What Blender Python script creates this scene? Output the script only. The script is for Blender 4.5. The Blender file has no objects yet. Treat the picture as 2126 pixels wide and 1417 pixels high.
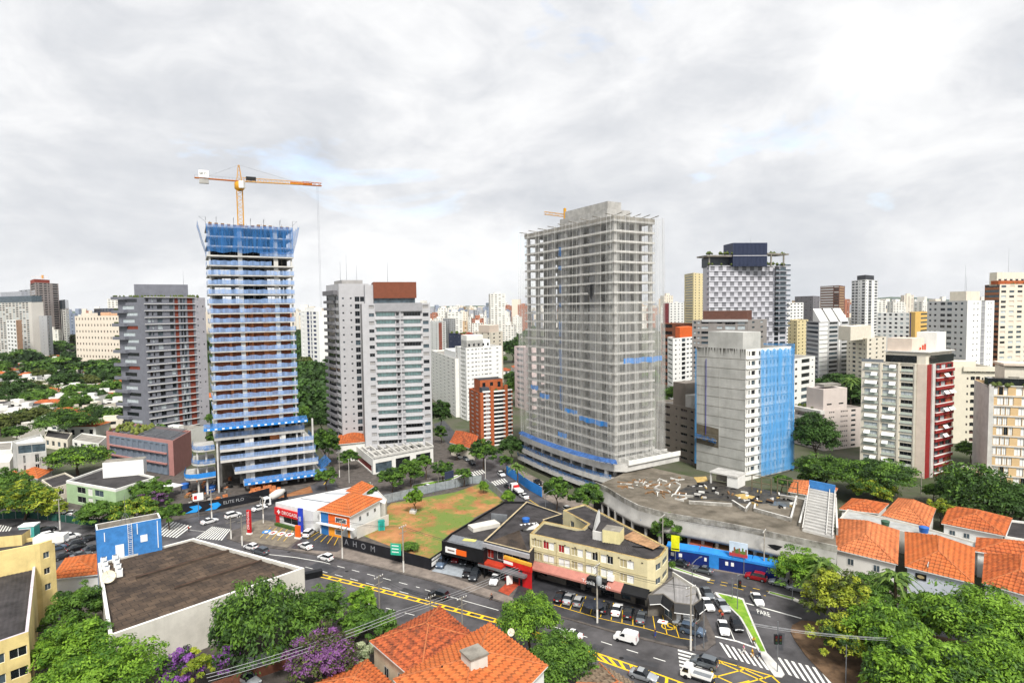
import bpy, math, random
from mathutils import Vector, Matrix
random.seed(7)
S = bpy.context.scene
COL = S.collection
R = math.radians
# ---------------- camera, sky, sun, exposure ----------------
FPX, CAMH, HZ, ROLL = 1250.0, 57.0, 640.0, 0.013      # focal length in photo pixels, eye height, horizon row, roll
PITCH = math.atan((708.5 - HZ) / FPX)
cam = bpy.data.objects.new("camera", bpy.data.cameras.new("camera"))
COL.objects.link(cam); S.camera = cam
cam.data.sensor_width = 36; cam.data.lens = FPX / 2126 * 36
cam.data.clip_start = 1; cam.data.clip_end = 40000
CR = Matrix.Rotation(R(90) - PITCH, 3, 'X') @ Matrix.Rotation(-ROLL, 3, 'Z')
cam.matrix_world = Matrix.Translation((0, 0, CAMH)) @ CR.to_4x4()
SUN_EL, SUN_AZ = 52, 168        # azimuth clockwise from the view direction (+Y)
w = bpy.data.worlds.new("World"); S.world = w; w.use_nodes = True
nt = w.node_tree; nt.nodes.clear()
def wn(t, **k):
	n = nt.nodes.new(t)
	for a, b in k.items(): setattr(n, a, b)
	return n
sky = wn('ShaderNodeTexSky', sky_type='NISHITA', sun_disc=False, sun_elevation=R(SUN_EL), sun_rotation=R(SUN_AZ))
try: sky.air_density = 1.0; sky.dust_density = 1.5
except Exception: pass
tc = wn('ShaderNodeTexCoord'); sep = wn('ShaderNodeSeparateXYZ'); nt.links.new(tc.outputs['Generated'], sep.inputs[0])
def wmath(op, a, b=None):
	n = wn('ShaderNodeMath', operation=op)
	for i, v in enumerate((a, b)):
		if v is None: continue
		if isinstance(v, (int, float)): n.inputs[i].default_value = v
		else: nt.links.new(v, n.inputs[i])
	return n.outputs[0]
zz = wmath('ADD', wmath('MAXIMUM', sep.outputs['Z'], 0.0), 0.24)
cmb = wn('ShaderNodeCombineXYZ')
nt.links.new(wmath('DIVIDE', sep.outputs['X'], zz), cmb.inputs[0]); nt.links.new(wmath('DIVIDE', sep.outputs['Y'], zz), cmb.inputs[1])
def wnoise(scale, detail, rough, dist, loc):
	mp = wn('ShaderNodeMapping'); mp.inputs['Location'].default_value = loc; mp.inputs['Scale'].default_value = (1, 1, 2.0)
	
	nt.links.new(tc.outputs['Generated'], mp.inputs[0])
	n = wn('ShaderNodeTexNoise'); n.inputs['Scale'].default_value = scale; n.inputs['Detail'].default_value = detail
	n.inputs['Roughness'].default_value = rough; n.inputs['Distortion'].default_value = dist
	nt.links.new(mp.outputs[0], n.inputs['Vector']); return n.outputs[0]
def wramp(fac, stops):
	r = wn('ShaderNodeValToRGB'); e = r.color_ramp.elements
	while len(e) < len(stops): e.new(0.5)
	for q, (p, c) in zip(e, stops): q.position = p; q.color = (*c, 1)
	nt.links.new(fac, r.inputs[0]); return r.outputs[0]
SK = 3.05
big = wnoise(2.3, 10, 0.56, 0.5, (5.3, 2.2, 0.7)); fine = wnoise(7.5, 8, 0.62, 0.5, (8.2, 4.4, 1.4))
mixv = wmath('ADD', wmath('MULTIPLY', big, 0.72), wmath('MULTIPLY', fine, 0.28))
cloud = wramp(mixv, [(0.33, (.66*SK, .685*SK, .73*SK)), (0.43, (.80*SK, .815*SK, .845*SK)), (0.51, (.95*SK, .955*SK, .97*SK)), (0.61, (1.1*SK, 1.1*SK, 1.1*SK))])
gap = wramp(wnoise(3.0, 6, 0.6, 0.6, (1.3, 9.7, 2.0)), [(0.60, (0, 0, 0)), (0.74, (.55, .55, .55))])
mx = wn('ShaderNodeMix', data_type='RGBA'); nt.links.new(gap, mx.inputs['Factor']); nt.links.new(cloud, mx.inputs['A']); nt.links.new(sky.outputs[0], mx.inputs['B'])
bg = wn('ShaderNodeBackground'); bg.inputs['Strength'].default_value = 0.1
nt.links.new(mx.outputs['Result'], bg.inputs[0]); nt.links.new(bg.outputs[0], wn('ShaderNodeOutputWorld').inputs[0])
sl = bpy.data.lights.new("sun", 'SUN'); sl.energy = 1.5; sl.angle = R(13); sl.color = (1, .96, .89)
so = bpy.data.objects.new("sun", sl); COL.objects.link(so)
sdir = Vector((math.sin(R(SUN_AZ)) * math.cos(R(SUN_EL)), math.cos(R(SUN_AZ)) * math.cos(R(SUN_EL)), math.sin(R(SUN_EL))))
so.rotation_euler = sdir.to_track_quat('Z', 'Y').to_euler(); so.location = (0, -20, 200)
S.view_settings.view_transform = 'Standard'; S.view_settings.look = 'None'; S.view_settings.gamma = 1
S.view_settings.exposure = 1.72
S.render.engine = 'CYCLES'
cy = S.cycles; cy.max_bounces = 5; cy.diffuse_bounces = 2; cy.glossy_bounces = 2; cy.transmission_bounces = 3; cy.transparent_max_bounces = 14
cy.caustics_reflective = False; cy.caustics_refractive = False; cy.use_denoising = True

# ---------------- helpers ----------------
def ray(px, py): return CR @ Vector(((px - 1063) / FPX, -(py - 708.5) / FPX, -1))
def G(px, py, z=0.0):                 # photo pixel -> point at height z
	d = ray(px, py); t = (z - CAMH) / d.z
	return Vector((d.x * t, d.y * t, z))
def D(px, py, dep):                   # photo pixel -> point at distance dep straight ahead
	d = ray(px, py); t = dep / d.y
	return Vector((d.x * t, dep, CAMH + d.z * t))
def XY(px, py, dep): p = D(px, py, dep); return Vector((p.x, p.y))
def V2(p): return Vector((p[0], p[1]))
def hexc(h):
	c = [int(h[i:i + 2], 16) / 255 for i in (0, 2, 4)]
	return tuple(v / 12.92 if v <= .04045 else ((v + .055) / 1.055) ** 2.4 for v in c)
MATS = {}
def mat(key, col, rough=.75, var=.12, vs=.6, streak=0., metal=0., alpha=None, col2=None, bump=0., spec=.3, objvar=0.):
	"""procedural material: base colour broken up by noise, optional vertical dirt streaks"""
	if key in MATS: return MATS[key]
	m = bpy.data.materials.new(key); m.use_nodes = True; MATS[key] = m
	n = m.node_tree.nodes; L = m.node_tree.links; b = n['Principled BSDF']
	c = hexc(col) if isinstance(col, str) else col
	b.inputs['Roughness'].default_value = rough; b.inputs['Metallic'].default_value = metal
	b.inputs['Specular IOR Level'].default_value = spec
	g = n.new('ShaderNodeNewGeometry')
	def noise(scale, mapscale=None, detail=6):
		t = n.new('ShaderNodeTexNoise'); t.inputs['Scale'].default_value = scale; t.inputs['Detail'].default_value = detail
		t.inputs['Roughness'].default_value = .65
		src = g.outputs['Position']
		if mapscale:
			mp = n.new('ShaderNodeMapping'); mp.inputs['Scale'].default_value = mapscale; L.new(src, mp.inputs[0]); src = mp.outputs[0]
		L.new(src, t.inputs['Vector']); return t.outputs[0]
	def mixc(fac, A, B):
		x = n.new('ShaderNodeMix'); x.data_type = 'RGBA'
		L.new(fac, x.inputs['Factor'])
		for k, v in (('A', A), ('B', B)):
			if isinstance(v, tuple): x.inputs[k].default_value = (*v, 1)
			else: L.new(v, x.inputs[k])
		return x.outputs['Result']
	def ramp(fac, a, bb, va=0., vb=1.):
		r = n.new('ShaderNodeMapRange'); r.inputs[1].default_value = a; r.inputs[2].default_value = bb
		r.inputs[3].default_value = va; r.inputs[4].default_value = vb; L.new(fac, r.inputs[0]); return r.outputs[0]
	out = c
	lo = tuple(v * (1 - var * 1.6) for v in c); hi = tuple(min(1, v * (1 + var)) for v in c)
	if col2: lo, hi = c, (hexc(col2) if isinstance(col2, str) else col2)
	if var > 0 or col2: out = mixc(ramp(noise(vs), .35, .65), lo, hi)
	if streak > 0:
		d = tuple(v * .38 for v in c); d = (d[0], d[1] * .97, d[2] * .9)
		out = mixc(ramp(noise(.55, (1, 1, .07)), .5, .78, 0, streak), out, d)
	if objvar > 0:
		oi = n.new('ShaderNodeObjectInfo'); hs = n.new('ShaderNodeHueSaturation')
		L.new(ramp(oi.outputs['Random'], 0, 1, 1 - objvar, 1 + objvar), hs.inputs['Value'])
		if isinstance(out, tuple): hs.inputs['Color'].default_value = (*out, 1)
		else: L.new(out, hs.inputs['Color'])
		out = hs.outputs[0]
	if isinstance(out, tuple): b.inputs['Base Color'].default_value = (*out, 1)
	else: L.new(out, b.inputs['Base Color'])
	if bump > 0:
		bp = n.new('ShaderNodeBump'); bp.inputs['Strength'].default_value = bump; bp.inputs['Distance'].default_value = .05
		L.new(noise(vs * 6), bp.inputs['Height']); L.new(bp.outputs[0], b.inputs['Normal'])
	if alpha is not None: b.inputs['Alpha'].default_value = alpha
	return m

ORG = {}
class MB:
	"""collects faces; build() links them as ONE mesh object"""
	def __init__(s): s.v = []; s.f = []; s.m = []; s.mats = []; s.sm = []
	def mi(s, m):
		if m not in s.mats: s.mats.append(m)
		return s.mats.index(m)
	def poly(s, pts, m, smooth=False):
		i = len(s.v); s.v += [tuple(p) for p in pts]; s.f.append(tuple(range(i, i + len(pts)))); s.m.append(s.mi(m)); s.sm.append(smooth)
	def grid(s, rows, m, closed=False, smooth=True, skip=None):
		i = len(s.v); nn = len(rows[0])
		for r in rows: s.v += [tuple(p) for p in r]
		k = s.mi(m)
		for a in range(len(rows) - 1):
			for b in range(nn if closed else nn - 1):
				if skip and skip(a, b): continue
				c = (b + 1) % nn
				s.f.append((i + a * nn + b, i + a * nn + c, i + (a + 1) * nn + c, i + (a + 1) * nn + b)); s.m.append(k); s.sm.append(smooth)
	def prism(s, pts, z0, z1, m, mt=None, bottom=False):       # footprint (counter-clockwise), walls and a top
		p = [V2(q) for q in pts]
		if sum(p[i].x * p[i - 1].y - p[i - 1].x * p[i].y for i in range(len(p))) > 0: p.reverse()
		for i in range(len(p)):
			a, b = p[i], p[(i + 1) % len(p)]
			s.poly([(a.x, a.y, z0), (b.x, b.y, z0), (b.x, b.y, z1), (a.x, a.y, z1)], m)
		s.poly([(q.x, q.y, z1) for q in p], mt or m)
		if bottom: s.poly([(q.x, q.y, z0) for q in reversed(p)], m)
	def beam(s, A, B, z0, z1, n0, n1, m, mt=None):             # box along A->B, from n0 to n1 outward (to the right of A->B)
		A, B = V2(A), V2(B); d = (B - A)
		if d.length < 1e-6: return
		d.normalize(); n = Vector((d.y, -d.x))
		s.prism([A + n * n1, B + n * n1, B + n * n0, A + n * n0], z0, z1, m, mt, True)
	def box(s, c, sx, sy, z0, z1, m, rz=0., mt=None):
		u = Vector((math.cos(rz), math.sin(rz))) * sx / 2; v = Vector((-math.sin(rz), math.cos(rz))) * sy / 2; c = V2(c)
		s.prism([c - u - v, c + u - v, c + u + v, c - u + v], z0, z1, m, mt, True)
	def tube(s, pts, r, m, n=6, r2=None, cap=True):
		pts = [Vector(p) for p in pts]; rows = []
		for i, p in enumerate(pts):
			t = (pts[min(i + 1, len(pts) - 1)] - pts[max(i - 1, 0)]).normalized()
			u = t.orthogonal().normalized() if abs(t.z) < .99 else Vector((1, 0, 0)); u = (u - t * u.dot(t)).normalized(); q = t.cross(u)
			rr = r if r2 is None else r + (r2 - r) * i / (len(pts) - 1)
			rows.append([p + (u * math.cos(k * math.tau / n) + q * math.sin(k * math.tau / n)) * rr for k in range(n)])
		s.grid(rows, m, True)
		if cap: s.poly(list(reversed(rows[0])), m); s.poly(rows[-1], m)
	def lathe(s, c, prof, m, n=12, smooth=True):               # prof: (radius, z)
		rows = [[(c[0] + r * math.cos(k * math.tau / n), c[1] + r * math.sin(k * math.tau / n), z) for k in range(n)] for r, z in prof]
		s.grid(rows, m, True, smooth)
		if prof[-1][0] > .001: s.poly(rows[-1], m)
	def build(s, name, parent=None, loc=None):
		me = bpy.data.meshes.new(name)
		o0 = Vector(loc) if loc is not None else (ORG.get(parent.name, Vector((0, 0, 0))) if parent else Vector((0, 0, 0)))
		me.from_pydata([(x - o0.x, y - o0.y, z - o0.z) for x, y, z in s.v], [], s.f)
		for m in s.mats: me.materials.append(m)
		me.polygons.foreach_set('material_index', s.m); me.polygons.foreach_set('use_smooth', s.sm); me.update()
		o = bpy.data.objects.new(name, me); COL.objects.link(o)
		if parent: o.parent = parent
		else: o.location = o0
		ORG[o.name] = o0
		return o
def tag(o, label=None, cat=None, group=None, kind=None):
	if label: o['label'] = label
	if cat: o['category'] = cat
	if group: o['group'] = group
	if kind: o['kind'] = kind
	return o
def root(name, label, cat, loc, group=None, rz=0.):
	o = bpy.data.objects.new(name, None); COL.objects.link(o); o.location = loc; o.rotation_euler = (0, 0, rz)
	o.empty_display_size = .5
	ORG[o.name] = Vector(loc) if rz == 0 else Vector((0, 0, 0))
	return tag(o, label, cat, group)
def kids(o): return [c for c in bpy.data.objects if c.parent == o]
KID = {}
def dup(o, loc, rz=0., label=None, group=None, scale=None, paint=None):
	"""copy of a thing with copies of its parts and their sub-parts"""
	if o.name not in KID:
		ch = kids(o); KID[o.name] = [(c, kids(c)) for c in ch]
	r = o.copy(); COL.objects.link(r); r.location = loc; r.rotation_euler = (0, 0, rz)
	if scale: r.scale = scale if not isinstance(scale, (int, float)) else (scale,) * 3
	if label: r['label'] = label
	if group: r['group'] = group
	for c, sub in KID[o.name]:
		k = c.copy(); COL.objects.link(k); k.parent = r
		if paint and c.name.startswith(paint[0]):
			k.material_slots[0].link = 'OBJECT'; k.material_slots[0].material = paint[1]
		for g in sub:
			e = g.copy(); COL.objects.link(e); e.parent = k
	return r
def gpoly(pxs, z=0.): return [G(x, y) + Vector((0, 0, z)) for x, y in pxs]
def sheet(name, pxs, z, m, kind='structure', world=False):
	mb = MB(); P = [Vector((p[0], p[1], z)) for p in pxs] if world else gpoly(pxs, z)
	if sum(P[i].x * P[i - 1].y - P[i - 1].x * P[i].y for i in range(len(P))) > 0: P.reverse()
	mb.poly(P, m); o = mb.build(name); o['kind'] = kind; return o
def raised(name, pxs, h, m, mt=None, world=False):
	mb = MB(); P = pxs if world else gpoly(pxs); mb.prism(P, -.05, h, m, mt); o = mb.build(name); o['kind'] = 'structure'; return o
def ribbon(mb, pts, wd, z, m, dash=None, gap=None, off=0.):
	"""painted line on the ground along world points"""
	P = [V2(p) for p in pts]; acc = 0.
	segs = []
	for a, b in zip(P, P[1:]):
		L = (b - a).length; d = (b - a) / L; n = Vector((-d.y, d.x)); t = 0.
		if dash is None: segs.append((a, b, n)); continue
		while t < L:
			ph = (acc + t) % (dash + gap)
			if ph < dash:
				e = min(L, t + dash - ph); segs.append((a + d * t, a + d * e, n)); t = e + 1e-4
			else: t += dash + gap - ph + 1e-4
		acc += L
	for a, b, n in segs:
		q = n * wd / 2; a = a + n * off; b = b + n * off
		mb.poly([(*(a - q), z), (*(b - q), z), (*(b + q), z), (*(a + q), z)][::1], m)
def text_mb(mb, s, org, ux, uy, size, m, out=.02, sy=1):
	"""lettering: flat glyphs placed in the plane (ux, uy) at org"""
	cu = bpy.data.curves.new("lettering", 'FONT'); cu.body = s; cu.size = 1; cu.align_x = 'CENTER'; cu.align_y = 'CENTER'; cu.resolution_u = 2
	o = bpy.data.objects.new("lettering", cu); COL.objects.link(o)
	bpy.context.view_layer.update()
	me = o.evaluated_get(bpy.context.evaluated_depsgraph_get()).to_mesh()
	ux, uy = Vector(ux).normalized(), Vector(uy).normalized(); n = ux.cross(uy)
	vs = [Vector(org) + ux * v.co.x * size + uy * v.co.y * size * sy + n * out for v in me.vertices]
	fs = [tuple(p.vertices) for p in me.polygons]; i = len(mb.v); mb.v += [tuple(v) for v in vs]; k = mb.mi(m)
	for f in fs: mb.f.append(tuple(i + q for q in f)); mb.m.append(k); mb.sm.append(False)
	bpy.data.objects.remove(o); bpy.data.curves.remove(cu)

# ---- common materials ----
CONC = mat('concrete', 'B0AEAA', .85, .14, .5, .35); CONCD = mat('dark_concrete', '8A857C', .9, .2, .5, .45); CONCL = mat('pale_concrete', 'CBC9C4', .85, .1, .4, .25)
WHITE = mat('white_paint', 'E6E5E0', .7, .04, .4, .18); WHITE2 = mat('clean_white', 'EDEDEB', .6, .02); LINE = mat('road_paint_white', 'E4E4DE', .7, .1, 2.5)
YEL = mat('road_paint_yellow', 'EFC223', .7, .12, 2.5); ASPH = mat('asphalt', '504E50', .6, .34, .16, 0, bump=.15, spec=.4); ASPHD = mat('dark_asphalt', '3A3A3E', .5, .25, .3, spec=.45)
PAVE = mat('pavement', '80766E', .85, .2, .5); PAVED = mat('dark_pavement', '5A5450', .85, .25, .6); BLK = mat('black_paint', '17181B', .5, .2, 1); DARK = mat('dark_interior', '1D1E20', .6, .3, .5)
GREYM = mat('grey_metal', '8F9398', .45, .08, 1, metal=.6); GAL = mat('galvanised', 'A9ADB0', .5, .1, 1, metal=.3); POLEC = mat('pole_concrete', 'A39D93', .85, .15, 1.2, .2); POLEW = mat('pole_white', 'D9D6D0', .8, .1, 1)
WIRE = mat('wire', '3A3A3C', .6, 0); WIREL = mat('bright_wire', 'B9BBBE', .5, 0)
NETB = None
GL1 = mat('glass_dark', '1C2126', .12, .3, .5, spec=.5); GL2 = mat('glass_mid', '4C5A63', .15, .3, .6, spec=.5); GL3 = mat('glass_light', 'B9C2C6', .3, .12, .8); GLT = mat('glass_teal', 'B2D8D6', .18, .14, .7, spec=.5)
BLUE = mat('hoarding_blue', '13296E', .6, .1, .5); SKYB = mat('bright_blue', '2F86D6', .6, .1, .6); ORANGE = mat('orange_paint', 'E8641C', .65, .08); RED = mat('red_paint', 'C31F22', .6, .08)
SOIL = mat('bare_soil', '9A6A4A', .95, 0, .35, col2='B98A63')
GREYW = mat('grey_wall', '9C9CA0', .75, .06, .5, .12)
# ---------------- ground, roads, pavements ----------------
mg = mat('ground_mix', '5E5A50', .95, 0, .05, col2='3C4A28')
sheet('ground', [(-6000, -300), (6000, -300), (9000, 16000), (-9000, 16000)], 0, mg, world=True)
# avenue and its junctions: one asphalt sheet, pavements raised on it
sheet('road', [(-500, 1040), (60, 1062), (420, 1052), (600, 1005), (700, 985), (860, 985), (960, 950), (935, 915), (1010, 915), (1075, 970), (1200, 1040), (1420, 1140), (1690, 1190), (2400, 1290), (2400, 1700), (-500, 1500)], .006, ASPH)
raised('pavement', [(478, 1102), (470, 1118), (508, 1130), (596, 1142), (691, 1158), (760, 1173), (894, 1206), (1035, 1249), (1167, 1282), (1271, 1312), (1407, 1345), (1432, 1348), (1465, 1351), (1486, 1335), (1484, 1319), (1467, 1281), (1455, 1262), (1400, 1222), (1300, 1172), (1214, 1122), (1120, 1078), (1060, 1037), (1003, 997), (900, 1024), (800, 1037), (600, 1052), (572, 1078), (530, 1087)], .14, PAVED)
sheet('parking_forecourt', [(1060, 1250), (1270, 1308), (1405, 1340), (1440, 1343), (1470, 1332), (1460, 1290), (1390, 1262), (1240, 1222), (1090, 1190)], .148, ASPHD)
sheet('drugstore_forecourt', [(498, 1122), (596, 1137), (621, 1119), (613, 1096), (545, 1078), (505, 1090)], .148, mat('forecourt_paving', '7A7265', .85, .2, .7))
sheet('side_forecourt', [(603, 1138), (690, 1154), (708, 1150), (700, 1118), (640, 1096), (625, 1120)], .148, ASPHD)
sheet('kerb_side_paving', [(596, 1139), (691, 1155), (760, 1170), (894, 1203), (1035, 1246), (1075, 1256), (1062, 1240), (895, 1184), (712, 1138), (700, 1146)], .150, PAVE)
raised('far_pavement', [(1075, 1002), (1130, 1035), (1200, 1072), (1300, 1122), (1399, 1163), (1481, 1184), (1549, 1194), (1594, 1205), (1672, 1224), (1900, 1262), (1900, 1225), (1640, 1172), (1400, 1110), (1200, 1035), (1060, 965), (1045, 975)], .14, PAVE)
raised('park_pavement', [(1664, 1288), (1645, 1298), (1641, 1311), (1649, 1327), (1672, 1360), (1700, 1389), (1735, 1425), (1800, 1520), (2400, 1700), (2400, 1420), (1900, 1310)], .14, mat('park_earth', '6A5440', .95, .3, .5))
raised('near_pavement', [(560, 1222), (716, 1265), (960, 1332), (1230, 1402), (1300, 1422), (1200, 1600), (-300, 1600), (200, 1240)], .14, mat('near_yard', '4E4844', .9, .25, .4))
raised('far_left_pavement', [(-300, 1052), (60, 1074), (240, 1092), (330, 1085), (420, 1070), (540, 1044), (640, 1010), (700, 980), (640, 960), (300, 980), (-300, 1000)], .14, PAVED)
raised('tower_pavement', [(700, 1010), (745, 1028), (860, 1016), (960, 988), (985, 975), (950, 940), (910, 905), (660, 930), (690, 975)], .14, PAVED)
raised('traffic_island', [(1484, 1229), (1488, 1237), (1516, 1263), (1535, 1281), (1555, 1316), (1577, 1357), (1596, 1388), (1608, 1404), (1623, 1406), (1629, 1400), (1621, 1386), (1592, 1355), (1570, 1305), (1544, 1243), (1528, 1238)], .14, CONCL)
GRASS = mat('grass_turf', '5E8A22', .95, 0, .8, col2='86A63A')
def turf(name, px, z):
	o = sheet(name, px, z, GRASS, 'stuff'); tag(o, None, None); return o
tag(turf('grass', [(1490, 1232), (1520, 1263), (1540, 1283), (1560, 1318), (1580, 1353), (1589, 1353), (1566, 1305), (1541, 1246), (1526, 1241)], .155), 'bright green turf on the narrow traffic island', 'grass')
raised('median', [(1390, 1180), (1440, 1196), (1472, 1206), (1475, 1201), (1440, 1190), (1392, 1174)], .13, CONCL)
tag(turf('grass', [(1392, 1178), (1440, 1193.5), (1470, 1203), (1440, 1191.5), (1393, 1175.5)], .145), 'thin strip of turf on the median beside the yellow corner block', 'grass')
raised('median', [(1594, 1231), (1650, 1247), (1670, 1256), (1668, 1250), (1650, 1241), (1597, 1227)], .13, CONCL)
tag(turf('grass', [(1597, 1231), (1648, 1244.5), (1650, 1242), (1599, 1228.5)], .145), 'short strip of turf on the median opposite the leafy park', 'grass')
raised('verge', [(855, 1013), (930, 1000), (962, 986), (958, 982), (928, 994), (856, 1006)], .16, CONCL)
tag(turf('grass', [(858, 1012), (930, 999), (959, 985), (928, 995), (859, 1007)], .17), 'strip of turf on the verge below the glass balcony tower', 'grass')
# painted markings, one sheet object per kind of marking
def gl(*p): return [G(x, y) for x, y in p]
mb = MB(); z = .012
ribbon(mb, gl((558, 1150), (612, 1156), (671, 1166)), .22, z, LINE)
ribbon(mb, gl((671, 1166), (760, 1190), (871, 1219)), .16, z, LINE, 2.2, 2.2)
ribbon(mb, gl((882, 1223), (960, 1245), (1035, 1266)), .16, z, LINE)
ribbon(mb, gl((1150, 1300), (1271, 1338), (1399, 1377)), .17, z, LINE, 2.0, 2.6)
ribbon(mb, gl((634, 1176), (700, 1193), (770, 1212), (850, 1232)), .15, z, LINE, 2.2, 2.2)
ribbon(mb, gl((690, 1234), (780, 1256), (860, 1276), (960, 1302)), .15, z, LINE, 2.2, 2.2)
ribbon(mb, gl((1484, 1320), (1530, 1330), (1572, 1345)), .4, z, LINE)
ribbon(mb, gl((1514, 1302), (1525, 1328)), .14, z, LINE)
ribbon(mb, gl((1549, 1251), (1600, 1265), (1664, 1283)), .35, z, LINE)
ribbon(mb, gl((1476, 1226), (1520, 1258), (1545, 1296), (1562, 1335)), .1, z, LINE)
ribbon(mb, gl((330, 1092), (400, 1100), (455, 1106)), .12, z, LINE)
mb.build('lane_marking')['kind'] = 'structure'
mb = MB()
def zebra(a, b, n, L0, L1):            # bars: n between edge lines a and b given as pixel pairs
	(a0, a1), (b0, b1) = a, b
	for i in range(n):
		t = (i + .25) / n; s = (i + .72) / n
		A0 = G(*a0).lerp(G(*a1), t); A1 = G(*a0).lerp(G(*a1), s); B0 = G(*b0).lerp(G(*b1), t); B1 = G(*b0).lerp(G(*b1), s)
		mb.poly([(p.x, p.y, z) for p in (A0, A1, B1, B0)], LINE)
zebra(((1490, 1331), (1580, 1362)), ((1510, 1362), (1602, 1392)), 7, 0, 0)
zebra(((1610, 1362), (1712, 1390)), ((1634, 1398), (1745, 1440)), 7, 0, 0)
zebra(((1407, 1345), (1412, 1392)), ((1452, 1357), (1462, 1405)), 6, 0, 0)
zebra(((440, 1092), (480, 1098)), ((405, 1116), (462, 1121)), 10, 0, 0)
zebra(((352, 1080), (400, 1092)), ((318, 1110), (368, 1116)), 8, 0, 0)
zebra(((955, 984), (1002, 974)), ((965, 993), (1010, 981)), 9, 0, 0)
zebra(((1008, 1002), (1048, 992)), ((1018, 1010), (1056, 1000)), 8, 0, 0)
zebra(((0, 1088), (26, 1094)), ((-8, 1101), (18, 1107)), 5, 0, 0)
mb.build('zebra_crossing')['kind'] = 'structure'
mb = MB()
ce = gl((640, 1187.5), (700, 1202), (780, 1222), (880, 1248), (960, 1269), (1060, 1296))
for o_ in (-.55, .55): ribbon(mb, ce, .28, z, YEL, off=o_)
ribbon(mb, ce, 1.0, z - .001, YEL, .6, 2.3)
u1 = gl((1100, 1306), (1167, 1331), (1252, 1359), (1340, 1389), (1440, 1425)); u2 = gl((1100, 1318), (1167, 1345), (1249, 1371), (1314, 1394), (1400, 1432))
ribbon(mb, u1, .3, z, YEL); ribbon(mb, u2, .3, z, YEL)
for i in range(16):
	t = i / 15 * 3.99; k = int(t); A = u1[k].lerp(u1[k + 1], t - k); t2 = min(3.99, t + .35); k2 = int(t2); B = u2[k2].lerp(u2[k2 + 1], t2 - k2)
	ribbon(mb, [A, B], .45, z - .002, YEL)
# box junction
bx = [(1480, 1367), (1612, 1402), (1640, 1440), (1484, 1440)]
for a, b in (((1478, 1366), (1606, 1403)), ((1478, 1392), (1484, 1430)), ((1482, 1405), (1550, 1387)), ((1490, 1372), (1560, 1402), ), ((1482, 1400), (1520, 1417)), ((1545, 1418), (1600, 1402)), ((1560, 1402), (1598, 1420)), ((1530, 1381), (1590, 1408)), ((1486, 1378), (1502, 1373)), ((1602, 1402), (1622, 1420)), ((1484, 1430), (1556, 1412))):
	ribbon(mb, gl(a, b), .24, z, YEL)
for a, b in (((1470, 1202), (1535, 1214)), ((1468, 1207), (1530, 1220)), ((1535, 1214), (1600, 1228)), ((1530, 1220), (1590, 1236))): ribbon(mb, gl(a, b), .16, z, YEL, 1.3, 1.3)
ribbon(mb, gl((700, 968), (690, 985), (672, 1005)), .2, z, YEL); ribbon(mb, gl((945, 950), (975, 968)), .2, z, YEL)
ribbon(mb, gl((1222, 1104), (1120, 1050), (1085, 1028)), .18, z, YEL)
mb.build('yellow_marking')['kind'] = 'structure'
# parking bays
mb = MB(); z2 = .155
ribbon(mb, gl((1150, 1256), (1240, 1283), (1340, 1305), (1410, 1325), (1438, 1329)), .14, z2, YEL)
for i in range(12):
	t = i / 11; A = G(1163, 1259).lerp(G(1410, 1325), t); B = G(1180, 1230).lerp(G(1396, 1280), t); ribbon(mb, [A, B], .13, z2, YEL)
ribbon(mb, gl((1370, 1270), (1410, 1284), (1438, 1292)), .13, z2, YEL)
wc = G(1387, 1301); ux = (G(1402, 1306) - G(1374, 1297)).normalized()
for a in range(14): q = a * math.tau / 14; ribbon(mb, [wc + Vector((math.cos(q), math.sin(q), 0)) * 1.1, wc + Vector((math.cos(q + .45), math.sin(q + .45), 0)) * 1.1], .2, z2, YEL)
ribbon(mb, [wc, wc + Vector((.2, 1.5, 0))], .25, z2, YEL); ribbon(mb, [wc, wc + Vector((1.0, -.9, 0))], .25, z2, YEL)
for i in range(5):
	t = i / 4; ribbon(mb, [G(540, 1116).lerp(G(589, 1124), t), G(563, 1094).lerp(G(610, 1099), t)], .12, z2, YEL)
for i in range(5):
	t = i / 4; ribbon(mb, [G(638, 1119).lerp(G(694, 1132), t), G(662, 1104).lerp(G(704, 1112), t)], .13, z2, YEL)
mb.build('parking_bay_marking')['kind'] = 'structure'
mb = MB()
for k, (px, py) in enumerate(((553, 1104), (567, 1106), (584, 1108), (601, 1110))):
	c = G(px, py)
	mm = SKYB if k == 0 else WHITE2
	mb.poly([(c.x + 1.05 * math.cos(a * math.tau / 16), c.y + 1.3 * math.sin(a * math.tau / 16), z2) for a in range(16)], mm)
	if k:
		for (a, b) in ((.7, .22), (.22, .7)): mb.poly([(c.x - a, c.y - b, z2 + .004), (c.x + a, c.y - b, z2 + .004), (c.x + a, c.y + b, z2 + .004), (c.x - a, c.y + b, z2 + .004)], RED)
	else: mb.poly([(c.x + .5 * math.cos(a * math.tau / 8), c.y + .6 * math.sin(a * math.tau / 8), z2 + .004) for a in range(8)], WHITE2)
mb.build('bay_symbol')['kind'] = 'structure'
mb = MB(); c = G(1585, 1272); text_mb(mb, 'PARE', (c.x, c.y, .014), (G(1597, 1273) - G(1570, 1265)), (G(1579, 1258) - G(1585, 1277)), 1.05, LINE, 0, 2.3)
mb.build('stop_lettering')['kind'] = 'structure'
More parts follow.
